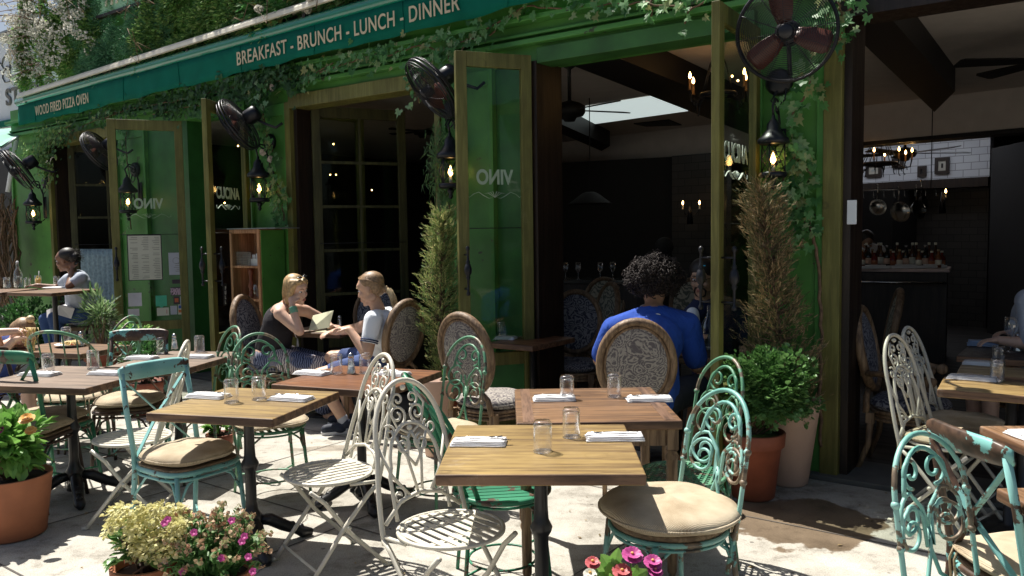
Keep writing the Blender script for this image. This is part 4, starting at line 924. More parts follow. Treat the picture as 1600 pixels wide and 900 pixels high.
def bistro():
    t = thing('folding_bistro_chair', '', 'chair'); bp = back_plane(-.17, .45, .27)
    b = MB(); HT = 1.0; pts = []
    for i in range(9): pts.append(bp(-.205+.035*(i/8)**2*1.0, .40+.33*i/8))
    for i in range(1, 20): a = math.pi-math.pi*i/20; pts.append(bp(.17*math.cos(a), .73+.27*math.sin(a)**.9))
    for i in range(9): pts.append(bp(.17+.035*(1-(1-i/8)**2)*1.0, .73-.33*i/8))
    b.tube(pts, .0105, 8)
    # inner arch and diverging bars
    pts = [bp(-.13+.0*i, .47+.2*i/6) for i in range(6)]+[bp(.13*math.cos(math.pi-math.pi*i/14)*.92, .67+.16*math.sin(math.pi*i/14)) for i in range(15)]+[bp(.13, .67-.2*i/6) for i in range(1, 7)]
    b.tube(pts, .008, 8)
    b.tube([bp(-.185, .47), bp(-.1, .54), bp(0, .56), bp(.1, .54), bp(.185, .47)], .009, 8)
    for s_ in (-1, 1):
        b.tube([bp(s_*.165, .76), bp(s_*.12, .64), bp(s_*.05, .55)], .007, 7)
        b.tube([bp(s_*.09, .81), bp(s_*.035, .7), bp(s_*.01, .56)], .006, 7)
    b.build('back_frame', m_white, t)
    b = MB()
    for s_ in (-1, 1):
        b.tube(sp(bp, (s_*.045, .745), .036, .010, R(90), s_*1.35), .0058, 6); b.tube(sp(bp, (s_*.05, .865), .042, .010, R(-100), -s_*1.4), .0058, 6)
        b.tube(sp(bp, (s_*.10, .80), .034, .008, R(60), s_*1.2), .005, 6); b.tube(sp(bp, (s_*.035, .925), .03, .007, R(-60), s_*1.2), .005, 6)
        b.tube(sp(bp, (s_*.10, .56), .035, .009, R(80), s_*1.3), .0055, 6); b.tube([bp(s_*.01, .79), bp(s_*.06, .82), bp(s_*.09, .9), bp(s_*.05, .96)], .005, 6)
        b.tube([bp(0, .66), bp(s_*.03, .70), bp(s_*.02, .76), bp(0, .80)], .006, 6)
    b.ell(bp(0, .81), .012); b.ell(bp(0, .97), .012); b.build('scrollwork', m_white, t)
    b = MB(); b.tube(ring(.205, .455), .009, 6, True); b.tube(ring(.195, .45), .008, 6, True); b.build('seat_ring', m_white, t)
    b = MB()
    for i in range(-4, 5):
        x = i*.043; h_ = math.sqrt(max(.0, .20**2-x*x)); b.bb(x-.0125, x+.0125, -h_, h_, .4555, .4595)
    for y in (-.08, .08): h_ = math.sqrt(.2**2-y*y); b.bb(-h_, h_, y-.013, y+.013, .449, .4545)
    b.build('seat_slats', m_white, t)
    for s_ in (-1, 1):
        x = s_*.205; b = MB(); b.tube([bp(x, .42), (x, -.11, .38), (x, .02, .24), (x*1.03, .13, .10), (x*1.03, .20, .012)], .0105, 8); b.tube([(x*1.03, .19, .012), (x*1.03, .225, .006)], .011, 6); b.build('leg', m_white, t)
        x = s_*.185; b = MB(); b.tube([(x, .17, .435), (x, .10, .37), (x, .0, .225), (x, -.13, .09), (x, -.205, .010)], .0105, 8); b.tube([(x, -.19, .012), (x, -.23, .006)], .011, 6); b.build('leg', m_white, t)
    for q in ([(-.21, .16, .07), (.21, .16, .07)], [(-.185, -.16, .06), (.185, -.16, .06)]): b = MB(); b.tube(q, .007, 6); b.build('stretcher', m_white, t)
    for s_ in (-1, 1): b = MB(); b.tube([(s_*.2, -.155, .43), (s_*.2, -.02, .44)], .009, 6); b.build('hinge_bar', m_white, t); b = MB(); b.ell((s_*.215, .0, .24), .012); b.build('pivot', m_white, t)
    return t
def metal_legs(t, mat, z=.44, w_=.19, brace=True, hoop=False):
    for sx in (-1, 1):
        for sy in (-1, 1):
            b = MB(); b.tube([(sx*w_*.88, sy*w_*.88, z), (sx*w_*.95, sy*w_*.95, z*.6), (sx*w_*1.08, sy*w_*1.08, .0)], [.011, .010, .009], 8)
            b.tube([(sx*w_*.95, sy*w_*.95, z*.66), (sx*w_*.8, sy*w_*.86, z*.86), (sx*w_*.45, sy*w_*.9, z-.01)], .006, 6); b.tube([(sx*w_*.95, sy*w_*.95, z*.66), (sx*w_*.86, sy*w_*.8, z*.86), (sx*w_*.9, sy*w_*.45, z-.01)], .006, 6); b.build('leg', mat, t)
    b = MB()
    if hoop: b.tube(ring(w_*.86, z*.28, 30), .006, 6, True); [b.tube([(sx*w_*1.0, sy*w_*1.0, z*.28), (sx*w_*.6, sy*w_*.6, z*.28)], .006, 6) for sx in (-1, 1) for sy in (-1, 1)]
    else: b.tube(ring(w_*.75, z*.30, 30), .006, 6, True); [b.tube([(sx*w_, sy*w_, z*.30), (sx*w_*.53, sy*w_*.53, z*.30)], .006, 6) for sx in (-1, 1) for sy in (-1, 1)]
    b.build('stretcher', mat, t)
def scroll_chair(mat, camel=False, cush=None, lattice=False, name='scroll_back_chair', tall=.98):
    t = thing(name, '', 'chair'); bp = back_plane(-.185, .43, .16, .9); wd = .175
    b = MB(); zt = tall-.19
    pts = [bp(-wd*.86, .28), bp(-wd*.92, .42)]+[bp(-wd, .42+(zt-.42)*i/5) for i in range(1, 6)]
    pts += [bp(wd*math.cos(math.pi-math.pi*i/20), zt+.19*math.sin(math.pi*i/20)) for i in range(1, 20)]
    pts += [bp(wd, zt-(zt-.42)*i/5) for i in range(0, 5)]+[bp(wd*.92, .42), bp(wd*.86, .28)]
    b.tube(pts, .0088, 8)
    for s_ in (-1, 1): b.ell(bp(s_*wd, zt), .014); b.ell(bp(s_*wd, .62), .013)
    b.build('back_frame', mat, t)
    b = MB(); c1, c2 = zt-.02, .60
    # upper heart-like pair, lower pair
    for s_ in (-1, 1):
        b.tube([bp(0, zt-.10), bp(s_*.02, zt-.04), bp(s_*.06, zt-.0)]+sp(bp, (s_*.085, zt-.055), .07, .016, R(100 if s_ > 0 else 80), -s_*1.35, 28), .0065, 8)
        b.tube([bp(0, zt-.10), bp(s_*.015, zt-.16)]+sp(bp, (s_*.088, c2+.045), .078, .018, R(150 if s_ > 0 else 30), -s_*1.45, 30), .0065, 8)
        b.tube([bp(s_*.0, zt-.12), bp(s_*.0, c2-.02), bp(s_*.03, .50), bp(s_*.10, .45)], .007, 7)
        b.tube(sp(bp, (s_*.055, zt+.075), .052, .014, R(-90), s_*1.2, 22), .0065, 7)
    b.tube([bp(.11*math.cos(math.pi*i/14), zt-.0+.145*math.sin(math.pi*i/14)) for i in range(15)], .0075, 8)
    b.build('scrollwork', mat, t)
    b = MB(); b.tube(ring(.205, .435), .010, 7, True); b.tube(ring(.195, .41), .006, 6, True)
    if lattice:
        for sgn in (-1, 1):
            for i in range(-6, 7):
                o_ = i*.030; h_ = math.sqrt(max(0, .2**2-o_*o_)); c = Vector((o_*.7071, o_*.7071*sgn, .437)); d = Vector((.7071, -.7071*sgn, 0))*h_
                q = (Matrix.Rotation(math.atan2(d.y, d.x), 3, 'Z')); b.box(c+Vector((0, 0, .0025*sgn)), (2*h_, .011, .003), q)
    else:
        for i in range(-4, 5): x = i*.042; h_ = math.sqrt(.2**2-x*x); b.bb(x-.011, x+.011, -h_, h_, .436, .440)
    b.build('seat', mat, t)
    metal_legs(t, mat, .43, .175, hoop=True)
    if cush == 'square': cushion(t, .43, .42, .045, .472, m_straw)
    if cush == 'round': 
        b = MB(); b.lathe([(.001, .442), (.2, .442), (.205, .452), (.2, .47), (.001, .47)], n=32); b.build('seat_board', m_seatwood, t)
        cushion(t, .50, .48, .06, .50, m_straw, e=2.1)
    return t
def rib_chair(mat, cush=True, amax=1.65, lean=.26):
    t = thing('rib_back_chair', '', 'chair'); b = MB(); 
    def bp(a, z): k = (z-.42); r = .2+.10*k*(.2 if abs(a) > 1 else 1); return Vector((math.sin(a)*(.195+.06*k), -math.cos(a)*(.195+.06*k)-lean*k*math.cos(a*.6), z))
    top = lambda a: .52+.46*max(0, math.cos(a*.92*1.65/amax))**.5
    pts = [bp(a, top(a)) for a in [(-amax+2*amax*i/30) for i in range(31)]]; pts = [bp(-amax, .40)]+pts+[bp(amax, .40)]; b.tube(pts, .012, 8); b.build('back_frame', mat, t)
    b = MB()
    for i in range(-3, 4):
        a = i*.22*amax; b.tube([bp(a, .42+(top(a)-.42)*j/5) for j in range(6)], .010, 8, flat=.45)
    b.build('back_ribs', mat, t)
    b = MB(); b.tube(ring(.215, .44), .013, 8, True); b.tube(ring(.205, .415), .007, 6, True)
    for i in range(-4, 5): x = i*.044; h_ = math.sqrt(.21**2-x*x); b.bb(x-.018, x+.018, -h_, h_, .444, .449)
    b.build('seat', mat, t); metal_legs(t, mat, .43, .18, hoop=True)
    if cush: cushion(t, .42, .41, .04, .475, m_straw)
    return t
def x_chair(mat, cush='round', name='cross_back_chair', rail=None):
    t = thing(name, '', 'chair'); bp = back_plane(-.19, .43, .20, .55); zt = .90
    b = MB()
    for s_ in (-1, 1): b.tube([bp(s_*.185, zt), bp(s_*.19, .72), bp(s_*.185, .5), (s_*.18, -.19, .40), (s_*.185, -.215, .2), (s_*.195, -.25, 0)], [.014, .014, .014, .014, .013, .012], 10)
    b.build('back_post', mat, t)
    b = MB(); n = 16; vs = []
    for i in range(n+1):
        x = -.20+.40*i/n; e_ = 1-abs(x/.2)**6*.35
        for dz, dy in ((-.04, .004), (-.02, -.008), (.012, -.014), (.038, -.008), (.046, .004), (.036, .013), (.0, .01), (-.036, .012)): p = bp(x, zt-.0+dz*e_); vs.append((p.x, p.y+dy, p.z))
    k = 8; b.add(vs, [(i*k+j, (i+1)*k+j, (i+1)*k+(j+1) % k, i*k+(j+1) % k) for i in range(n) for j in range(k)]+[tuple(range(k)), tuple(n*k+j for j in range(k))[::-1]], True); b.build('top_rail', rail or mat, t)
    b = MB()
    for s_ in (-1, 1): b.tube([bp(s_*.175, zt-.04)+Vector((0, .004*s_, 0)), bp(0, .665)+Vector((0, .008*s_-.004, 0)), bp(-s_*.175, .47)+Vector((0, .004*s_, 0))], .015, 4, flat=.28, sm=False)
    b.ell(bp(0, .665)+Vector((0, -.01, 0)), (.02, .01, .02)); b.tube([bp(-.18, .46), bp(0, .44), bp(.18, .46)], .009, 7); b.build('cross_brace', mat, t)
    b = MB(); pts = []
    for i in range(40):
        a = 2*math.pi*i/40; c, s_ = math.cos(a), math.sin(a); kk = (abs(c)**4+abs(s_)**4)**(-.25); pts.append((.205*c*kk, .2*s_*kk, .43))
    b.tube(pts, .014, 8, True); b.tube([(x, y, z-.03) for x, y, z in pts], .008, 6, True); b.build('seat_rim', mat, t)
    b = MB(); b.prism([(x, y) for x, y, z in pts], .018, Matrix.Translation((0, 0, .436))); b.build('seat', m_seatwood, t, bevel=.006)
    for sx in (-1, 1):
        b = MB(); b.tube([(sx*.18, .17, .42), (sx*.19, .19, .2), (sx*.20, .215, 0)], .012, 8)
        b.tube([(sx*.185, .18, .27), (sx*.17, .12, .37), (sx*.17, .05, .41)], .007, 6); b.tube([(sx*.185, .18, .27), (sx*.13, .18, .37), (sx*.06, .18, .41)], .007, 6)
        b.tube([(sx*.185, -.2, .27), (sx*.17, -.12, .37), (sx*.17, -.05, .41)], .007, 6); b.build('leg', mat, t)
    b = MB(); b.tube([(-.19, .195, .12), (-.1, .08, .12), (-.1, -.08, .12), (-.19, -.225, .12)], .006, 6); b.tube([(.19, .195, .12), (.1, .08, .12), (.1, -.08, .12), (.19, -.225, .12)], .006, 6); b.tube([(-.1, 0, .12), (.1, 0, .12)], .006, 6); b.build('stretcher', mat, t)
    if cush: cushion(t, .43, .42, .055, .487, m_straw, e=2.6 if cush == 'round' else 4)
    return t
def oval_chair(fab, arms=False, name='oval_back_chair', frame_mat=None, seatfab=None):
    fm = frame_mat or m_carve; t = thing(name, '', 'chair'); lean = R(11); cz = .80; cy = -.27
    Mx = Matrix.Translation((0, cy, cz)) @ Matrix.Rotation(lean, 4, 'X'); A, B_ = .235, .285
    def oval(a_, b_, y, n=40): return [Mx @ Vector((a_*math.cos(2*math.pi*i/n), y, b_*math.sin(2*math.pi*i/n))) for i in range(n)]
    b = MB(); b.tube(oval(A-.015, B_-.015, 0), .031, 12, True, flat=.8); b.tube(oval(A-.045, B_-.045, -.012), .009, 8, True); b.tube(oval(A-.002, B_-.002, -.006), .008, 8, True); fr = b.build('back_frame', fm, t)
    b = MB(); vs = []; n, m = 40, 6
    for sd in (-1, 1):
        for j in range(m+1):
            f_ = 1-j/m
            for i in range(n): a = 2*math.pi*i/n; vs.append(Mx @ Vector(((A-.035)*f_*math.cos(a), sd*(.008+.026*math.sqrt(max(0, 1-f_*f_))), (B_-.035)*f_*math.sin(a))))
    K = n*(m+1); b.add(vs, [(s_*K+j*n+i, s_*K+j*n+(i+1) % n, s_*K+(j+1)*n+(i+1) % n, s_*K+(j+1)*n+i) for s_ in (0, 1) for j in range(m) for i in range(n)], True); b.build('back_pad', fab, t)
    for s_ in (-1, 1): b = MB(); b.tube([(s_*.10, cy+.03, cz-B_+.035), (s_*.165, -.24, .50), (s_*.19, -.235, .40)], [.018, .02, .022], 8); b.build('back_support', fm, t)
    b = MB(); pts = []
    for i in range(44):
        a = 2*math.pi*i/44; c, s_ = math.cos(a), math.sin(a); kk = (abs(c)**2.6+abs(s_)**2.6)**(-1/2.6); wx = .235+.03*s_; pts.append((wx*c*kk, .235*s_*kk, 0))
    b.prism([(p[0]*.97, p[1]*.97) for p in pts], .07, Matrix.Translation((0, 0, .35))); b.tube([(p[0], p[1], .36) for p in pts], .010, 8, True); b.tube([(p[0], p[1], .41) for p in pts], .012, 8, True); b.tube([(p[0]*.99, p[1]*.99, .385) for p in pts], .007, 6, True); b.build('seat_frame', fm, t)
    cushion(t, .49, .47, .075, .455, seatfab or fab, 'seat', 2.6, ties=False, dome=.3)
    for sx in (-1, 1):
        b = MB(); b.box((sx*.205, .19, .37), (.05, .05, .07)); b.lathe([(.012, 0), (.017, .02), (.014, .035), (.018, .05), (.025, .30), (.029, .315), (.02, .325), (.028, .335), (.02, .345)], (sx*.205, .19, 0), 12); b.build('leg', fm, t)
        b = MB(); b.box((sx*.19, -.21, .37), (.045, .05, .07)); b.tube([(sx*.19, -.21, .36), (sx*.19, -.22, .2), (sx*.195, -.29, .0)], [.024, .02, .015], 8); b.build('leg', fm, t)
    if arms:
        for sx in (-1, 1):
            b = MB(); b.tube([(sx*.215, cy+.04, .66), (sx*.27, -.1, .675), (sx*.29, .06, .665), (sx*.285, .14, .65)], [.018, .02, .022, .024], 10); b.lathe([(.001, -.03), (.032, -.03), (.034, 0), (.032, .03), (.001, .03)], (sx*.285, .15, .648), 16, rot=Matrix.Rotation(R(90), 3, 'Y'))
            b.tube([(sx*.28, .10, .64), (sx*.25, .04, .55), (sx*.27, .1, .45), (sx*.235, .14, .38)], [.02, .018, .02, .022], 8); b.build('armrest', fm, t)
            b = MB(); b.ell((sx*.27, -.03, .69), (.028, .10, .018)); b.build('arm_pad', fab, t)
    return t
def at(px, py, z): p = P(px, py, z); return Vector((p.x, p.y, 0))
def face(deg): return R(deg-90)
G1 = 'white folding bistro chairs'
bis = bistro()
put(bis, Vector((-.25, 3.12, 0)), face(-48), 'white folding bistro chair nearest the camera, its arched back turned left', G1)
put(bis, Vector((-.90, 3.90, 0)), face(216), 'white folding bistro chair facing left, behind the nearest one with overlapping back', G1)
put(bis, Vector((-2.20, 4.66, 0)), face(190), 'white folding bistro chair beside the turquoise cross-back chair on the left', G1)
put(bis, Vector((2.33, 4.32, 0)), face(-52), 'left of two white folding chairs by the dark right-hand opening', G1)
c_ = put(bis, Vector((2.60, 4.68, 0)), face(-46), 'right and farther of two white folding chairs by the dark right-hand opening', G1)
for c in [o for o in sc.objects if o.get('label', '').startswith(('left of two white', 'right and farther'))]:
    cushion(c, .40, .39, .04, .482, m_straw)
xc = x_chair(m_turq); put(xc, Vector((-1.70, 4.20, 0)), face(-34), 'turquoise chipped cross-back chair with a straw cushion at the left yellow-brown table')
xc2 = x_chair(m_turq_worn, cush='square', rail=m_turq_bare); put(xc2, Vector((1.74, 2.66, 0)), face(6), 'turquoise cross-back chair with bare brown top rail at the right edge')
xc3 = x_chair(m_greenp); put(xc3, Vector((-2.95, 5.12, 0)), face(72), 'bright green cross-back chair at the far left edge')
xc4 = x_chair(m_turq_bare); put(xc4, Vector((-2.66, 5.62, 0)), face(-82), 'brown and turquoise worn cross-back chair behind the greyed table')
xc5 = x_chair(m_brown, cush='square', name='brown_chair'); put(xc5, Vector((-2.92, 4.88, 0)), face(-4), 'brown chair with a long straw cushion under the left brown table')
G2 = 'scroll-back wire chairs'
put(scroll_chair(m_wireg, cush='square'), Vector((-1.50, 4.98, 0)), face(-60), 'green scroll-back wire chair with cushion behind the left yellow-brown table', G2)
put(scroll_chair(m_wireg, cush='square'), Vector((-.44, 4.70, 0)), face(226), 'green scroll-back wire chair with cushion in front of the pale clay pot', G2)
put(rib_chair(m_greenp, cush=False, amax=.95, lean=.36), Vector((-.06, 3.66, 0)), face(8), 'bright green rib-back chair pushed under the nearest yellow-brown table')
c_s4 = put(scroll_chair(m_wiret, cush='round', tall=.92), Vector((.60, 3.14, 0)), face(203), 'turquoise scroll-back wire chair with a big round cushion at the nearest table', G2)
c_s4.scale = (1.1, 1.1, 1.04)
put(scroll_chair(m_wireg, lattice=True), Vector((.80, 3.86, 0)), face(203), 'green wire chair with bare lattice seat beside the terracotta pot', G2)
put(scroll_chair(m_wiret, lattice=True, tall=.94), Vector((1.42, 2.36, 0)), face(-62), 'turquoise and rusty scroll-back wire chair cut by the bottom right of the picture', G2)
put(rib_chair(m_wireg), Vector((-3.18, 5.85, 0)), face(98), 'worn green rib-back chair at the table with the pasta')
put(scroll_chair(m_wireg, tall=1.02), Vector((-3.12, 6.15, 0)), face(168), 'narrow worn green scroll chair seen edge-on behind the left brown table', G2)
put(scroll_chair(m_wireg), Vector((-2.12, 5.46, 0)), face(222), 'dark green scroll-back wire chair at the right side of the greyed table', G2)
G3 = 'oval-back upholstered chairs'
ov = oval_chair(m_pais)
put(ov, Vector((-.14, 5.62, 0)), face(50), 'oval-back paisley chair with sunlit seat left of the reddish corner table', G3)
put(ov, Vector((.77, 5.15, 0)), face(84), 'oval-back paisley chair seen from behind, under the person in the blue shirt', G3)
put(ov, Vector((-1.10, 6.72, 0)), face(146), 'oval-back paisley chair of the person in the white polo shirt', G3)
ovb = oval_chair(m_pais_b)
put(ovb, Vector((.50, 7.02, 0)), face(-104), 'oval-back blue grey chair facing out of the window across the reddish table', G3)
put(ovb, Vector((-2.10, 7.22, 0)), face(-12), 'oval-back chair of the woman reading the menu', G3)
put(ovb, Vector((-1.42, 7.95, 0)), face(-100), 'oval-back chair in the shade behind the small window table', G3)
put(oval_chair(m_pais_b, arms=True, name='oval_back_armchair'), Vector((2.60, 5.30, 0)), face(-34), 'carved armchair in the dark opening behind the two white chairs', G3)
ovl = oval_chair(m_pais_l)
for (x, y, f_, lb) in ((3.02, 7.1, 160, 'pale damask oval-back chair deep in the dark room behind the armchair'), (1.05, 9.0, -90, 'pale damask chair left of the curly-haired person inside the room'), (1.90, 8.6, -100, 'pale damask chair right of the curly-haired person inside the room'), (.72, 8.3, 200, 'chair with dark back beside the pale one inside the room')):
    put(ovl, Vector((x, y, 0)), face(f_), lb, G3)
# ================================================================ tables
def iron_base(t, h, r=.27):
    b = MB(); b.lathe([(.001, .05), (.05, .05), (.05, .08), (.034, .10), (.05, .14), (.052, .17), (.034, .20), (.028, .24), (.028, .40), (.04, .42), (.045, .44), (.03, .47), (.027, .52), (.026, h-.12), (.034, h-.10), (.03, h-.05), (.028, h-.035)], n=16); b.build('pedestal', m_black, t)
    b = MB(); b.box((0, 0, h-.028), (.34, .05, .012)); b.box((0, 0, h-.028), (.05, .34, .012)); b.build('bracket', m_black, t)
    for k in range(4):
        a = math.pi/4+k*math.pi/2; c, s_ = math.cos(a), math.sin(a); b = MB(); pts = [(c*q, s_*q, z) for q, z in ((.03, .14), (.09, .13), (.16, .085), (.23, .05), (r, .03), (r+.05, .022))]
        b.tube(pts, [.03, .036, .034, .030, .034, .02], 10, flat=.9)
        for i in range(5): q = .07+i*.045; b.ell((c*q, s_*q, .15-.022*i), (.018, .018, .014), 8, 6)
        b.build('foot', m_black, t)
def table(name, label, A, B_, C=None, z=.76, dep=None, mat=None, th=.042, base='iron', width=None, keep='B', along=None):
    a, b_ = P(*A, z), P(*B_, z); e1 = (b_-a)
    if along is not None: a = b_-along*width; e1 = b_-a
    if width and keep == 'B': a = b_-e1.normalized()*width; e1 = b_-a
    elif width: b_ = a+e1.normalized()*width; e1 = b_-a
    wd = e1.length; e1.normalize(); e2 = Vector((-e1.y, e1.x, 0)); dp = dep or (P(*C, z)-b_).dot(e2)
    c = a+e1*wd/2+e2*dp/2; t = thing(name, label, 'table', (c.x, c.y, 0), math.atan2(e1.y, e1.x))
    m = MB(); m.box((0, 0, z-th/2), (wd, dp, th)); top = m.build('tabletop', mat, t, bevel=.007, seg=3); top.data.materials.append(m_edge)
    for p in top.data.polygons:
        if abs(p.normal.z) < .5: p.material_index = 1
    if base == 'iron': iron_base(t, z, .26)
    elif base == 'slim':
        m = MB(); m.lathe([(.22, 0), (.22, .012), (.05, .03), (.025, .05), (.025, z-.05), (.06, z-.042)], n=20); m.build('pedestal', m_black, t)
    elif base == 'legs':
        m = MB(); m.bb(-wd/2+.03, wd/2-.03, -dp/2+.03, -dp/2+.05, z-.12, z-th-.001); m.build('apron', m_carve, t); m = MB(); m.bb(-wd/2+.03, wd/2-.03, dp/2-.05, dp/2-.03, z-.12, z-th-.001); m.build('apron', m_carve, t)
        for sx in (-1, 1):
            for sy in (-1, 1):
                m = MB(); m.box((sx*(wd/2-.04), sy*(dp/2-.04), z-.09), (.05, .05, .095)); m.lathe([(.014, 0), (.02, .02), (.014, .04), (.022, .06), (.026, z-.19), (.032, z-.17), (.02, z-.15), (.028, z-.14)], (sx*(wd/2-.04), sy*(dp/2-.04), 0), 12); m.build('leg', m_carve, t)
    t['_w'] = wd; t['_d'] = dp; return t
T1 = table('dining_table', 'honey-coloured wooden table nearest the camera in the centre', (679.6, 742), (1010.3, 741), (999.3, 662.5), mat=m_tab_y)
T2 = table('dining_table', 'honey-coloured wooden table with black iron base left of the white folding chairs', (227, 645), (426.3, 655), (536, 612), mat=m_tab_y)
T3 = table('dining_table', 'reddish wooden table with a salt shaker behind the white folding chairs', (423, 600), (600, 612), dep=.70, mat=m_tab_r, width=.74, keep='A')
T4 = table('dining_table', 'brown wooden table with worn pale border strips behind the nearest table', (807, 661), (1067, 657), (1039, 604.4), mat=m_tab_b, base='legs')
T5 = table('dining_table', 'small weathered table between the two people by the middle window', (441, 519), (529, 521), dep=.52, mat=m_tab_g, z=.76, base='slim', width=.56, keep='A')
T6 = table('dining_table', 'brown worn table with tall iron base at the far left', (-25, 602), (133, 607), dep=.70, mat=m_tab_g, width=.80)
T7 = table('dining_table', 'greyed wooden table in front of the entrance', (155, 575.5), (283, 578), (367, 549.5), mat=m_tab_g)
T8 = table('dining_table', 'brown table with the pasta plate at the left', (30, 549), (126, 553), (192, 538.5), mat=m_tab_b, width=.78)
T9 = table('high_table', 'high narrow bar table with carafe and juice by the left window', (5, 457), (80, 458), z=1.06, dep=.62, mat=m_tab_b, base='slim', width=.60, th=.035)
T9b = table('high_table', 'high bar table at the very left edge with a single glass', (-90, 458), (2, 457), z=1.058, dep=.62, mat=m_tab_b, base='slim', width=.58, th=.033)
T10 = table('dining_table', 'dark reddish table at the corner of the open window beside the glass door', (745, 541), (832, 541), dep=.60, mat=m_tab_r, base='slim', width=.42, along=ex)
T11 = table('dining_table', 'black table with a water carafe in front of the person in the navy jersey', (985, 558), (1118, 560), z=.76, dep=.55, mat=m_beam, base='slim', width=.62, keep='A')
T12 = table('dining_table', 'light wooden table in the sun at the right edge of the picture', (1464, 608), (1640, 622), z=.76, dep=.42, mat=m_tab_y, base='slim', width=.66, keep='A')
T12b = table('dining_table', 'light wooden table behind the sunlit one at the right edge', (1494, 583), (1650, 594), z=.761, dep=.36, mat=m_tab_y, base='slim', width=.66, keep='A')
T13 = table('dining_table', 'brown wooden table corner below the sunlit tables at the right edge', (1530, 665), (1640, 714), z=.76, dep=.55, mat=m_tab_b, base='slim', width=.62, keep='A')
T14 = table('dining_table', 'weathered table corner cut off by the right edge beside the turquoise chair', (1556, 762), (1640, 806), z=.76, dep=.42, mat=m_tab_b, base='slim', width=.55, keep='A')
T15 = table('dining_table', 'dark table inside the room set with a blue napkin and wine glass', (1494, 556), (1640, 566), z=.76, dep=.6, mat=m_darkwood, base='slim', width=.8, keep='A')
m = MB()   # pale border strips inlaid in table 4
w4, d4 = T4['_w'], T4['_d']
m_bs_ = wood('dark border strip', (.06, .03, .02), (.2, .12, .08), .3, axis=1)
for sx in (-1, 1): m = MB(); m.box((sx*(w4/2-.055), 0, .7612), (.05, d4-.02, .0015)); m.build('border_strip', m_bs_, T4)
# ================================================================ table ware
TZ = .76
def tumbler_proto():
    t = thing('glass_tumbler', '', 'glass'); b = MB()
    b.lathe([(.034, .003), (.0355, .0), (.0375, .002), (.0365, .05), (.036, .09), (.0375, .100), (.036, .112), (.030, .122), (.001, .122)], n=28)
    b.lathe([(.0345, .003), (.034, .088), (.030, .104), (.001, .106)], n=28); b.build('glass_wall', m_glass, t)
    b = MB(); b.tube(ring(.0362, .0025, 28), .0016, 5, True); b.build('rim', glassmat('thick glass rim', (.75, .8, .8), 1, .6, .35), t); return t
tm = tumbler_proto()
def glass_at(px, py, z, lb, s=1.0): p = P(px, py, z); o = put(tm, (p.x, p.y, z+.0005), rnd.uniform(0, 6), lb, 'upturned glass tumblers'); o.scale = (s, s, s)
# (px,py) is where the tumbler stands
for px, py, lb in ((848, 706, 'upturned glass tumbler left on the nearest honey-coloured table'), (893, 683, 'upturned glass tumbler near the right napkin on the nearest honey-coloured table'),
    (886, 624, 'upturned glass tumbler beside the left napkin on the brown bordered table'), (960, 620, 'upturned glass tumbler beside the right napkin on the brown bordered table'),
    (362, 629, 'upturned glass tumbler left of the pair on the left honey-coloured table'), (405, 624, 'upturned glass tumbler right of the pair on the left honey-coloured table'),
    (526, 584, 'upturned glass tumbler left of the salt shaker on the reddish table'), (571, 583, 'upturned glass tumbler right of the salt shaker on the reddish table'),
    (76, 582, 'upturned glass tumbler on the left side of the worn left table'), (146, 576, 'upturned glass tumbler on the right side of the worn left table'),
    (253, 552.5, 'upturned glass tumbler on the left of the greyed entrance table'), (312, 550, 'upturned glass tumbler on the right of the greyed entrance table'),
    (784, 526, 'upturned glass tumbler left on the dark reddish corner table'), (832, 522, 'upturned glass tumbler right on the dark reddish corner table'),
    (104, 520+14, 'upturned glass tumbler on the pasta table')):
    glass_at(px, py, TZ, lb)
glass_at(1558, 596, TZ, 'upturned glass tumbler on the sunlit table at the right edge'); glass_at(1560, 572, TZ+.001, 'upturned glass tumbler on the table behind the sunlit one')
for px, lb in ((89, 'upturned glass tumbler left of the pair on the high table'), (106, 'upturned glass tumbler right of the pair on the high table')): glass_at(px, 447, 1.06, lb, .95)
glass_at(11, 449, 1.058, 'upturned glass tumbler at the far left end of the high tables', .95)
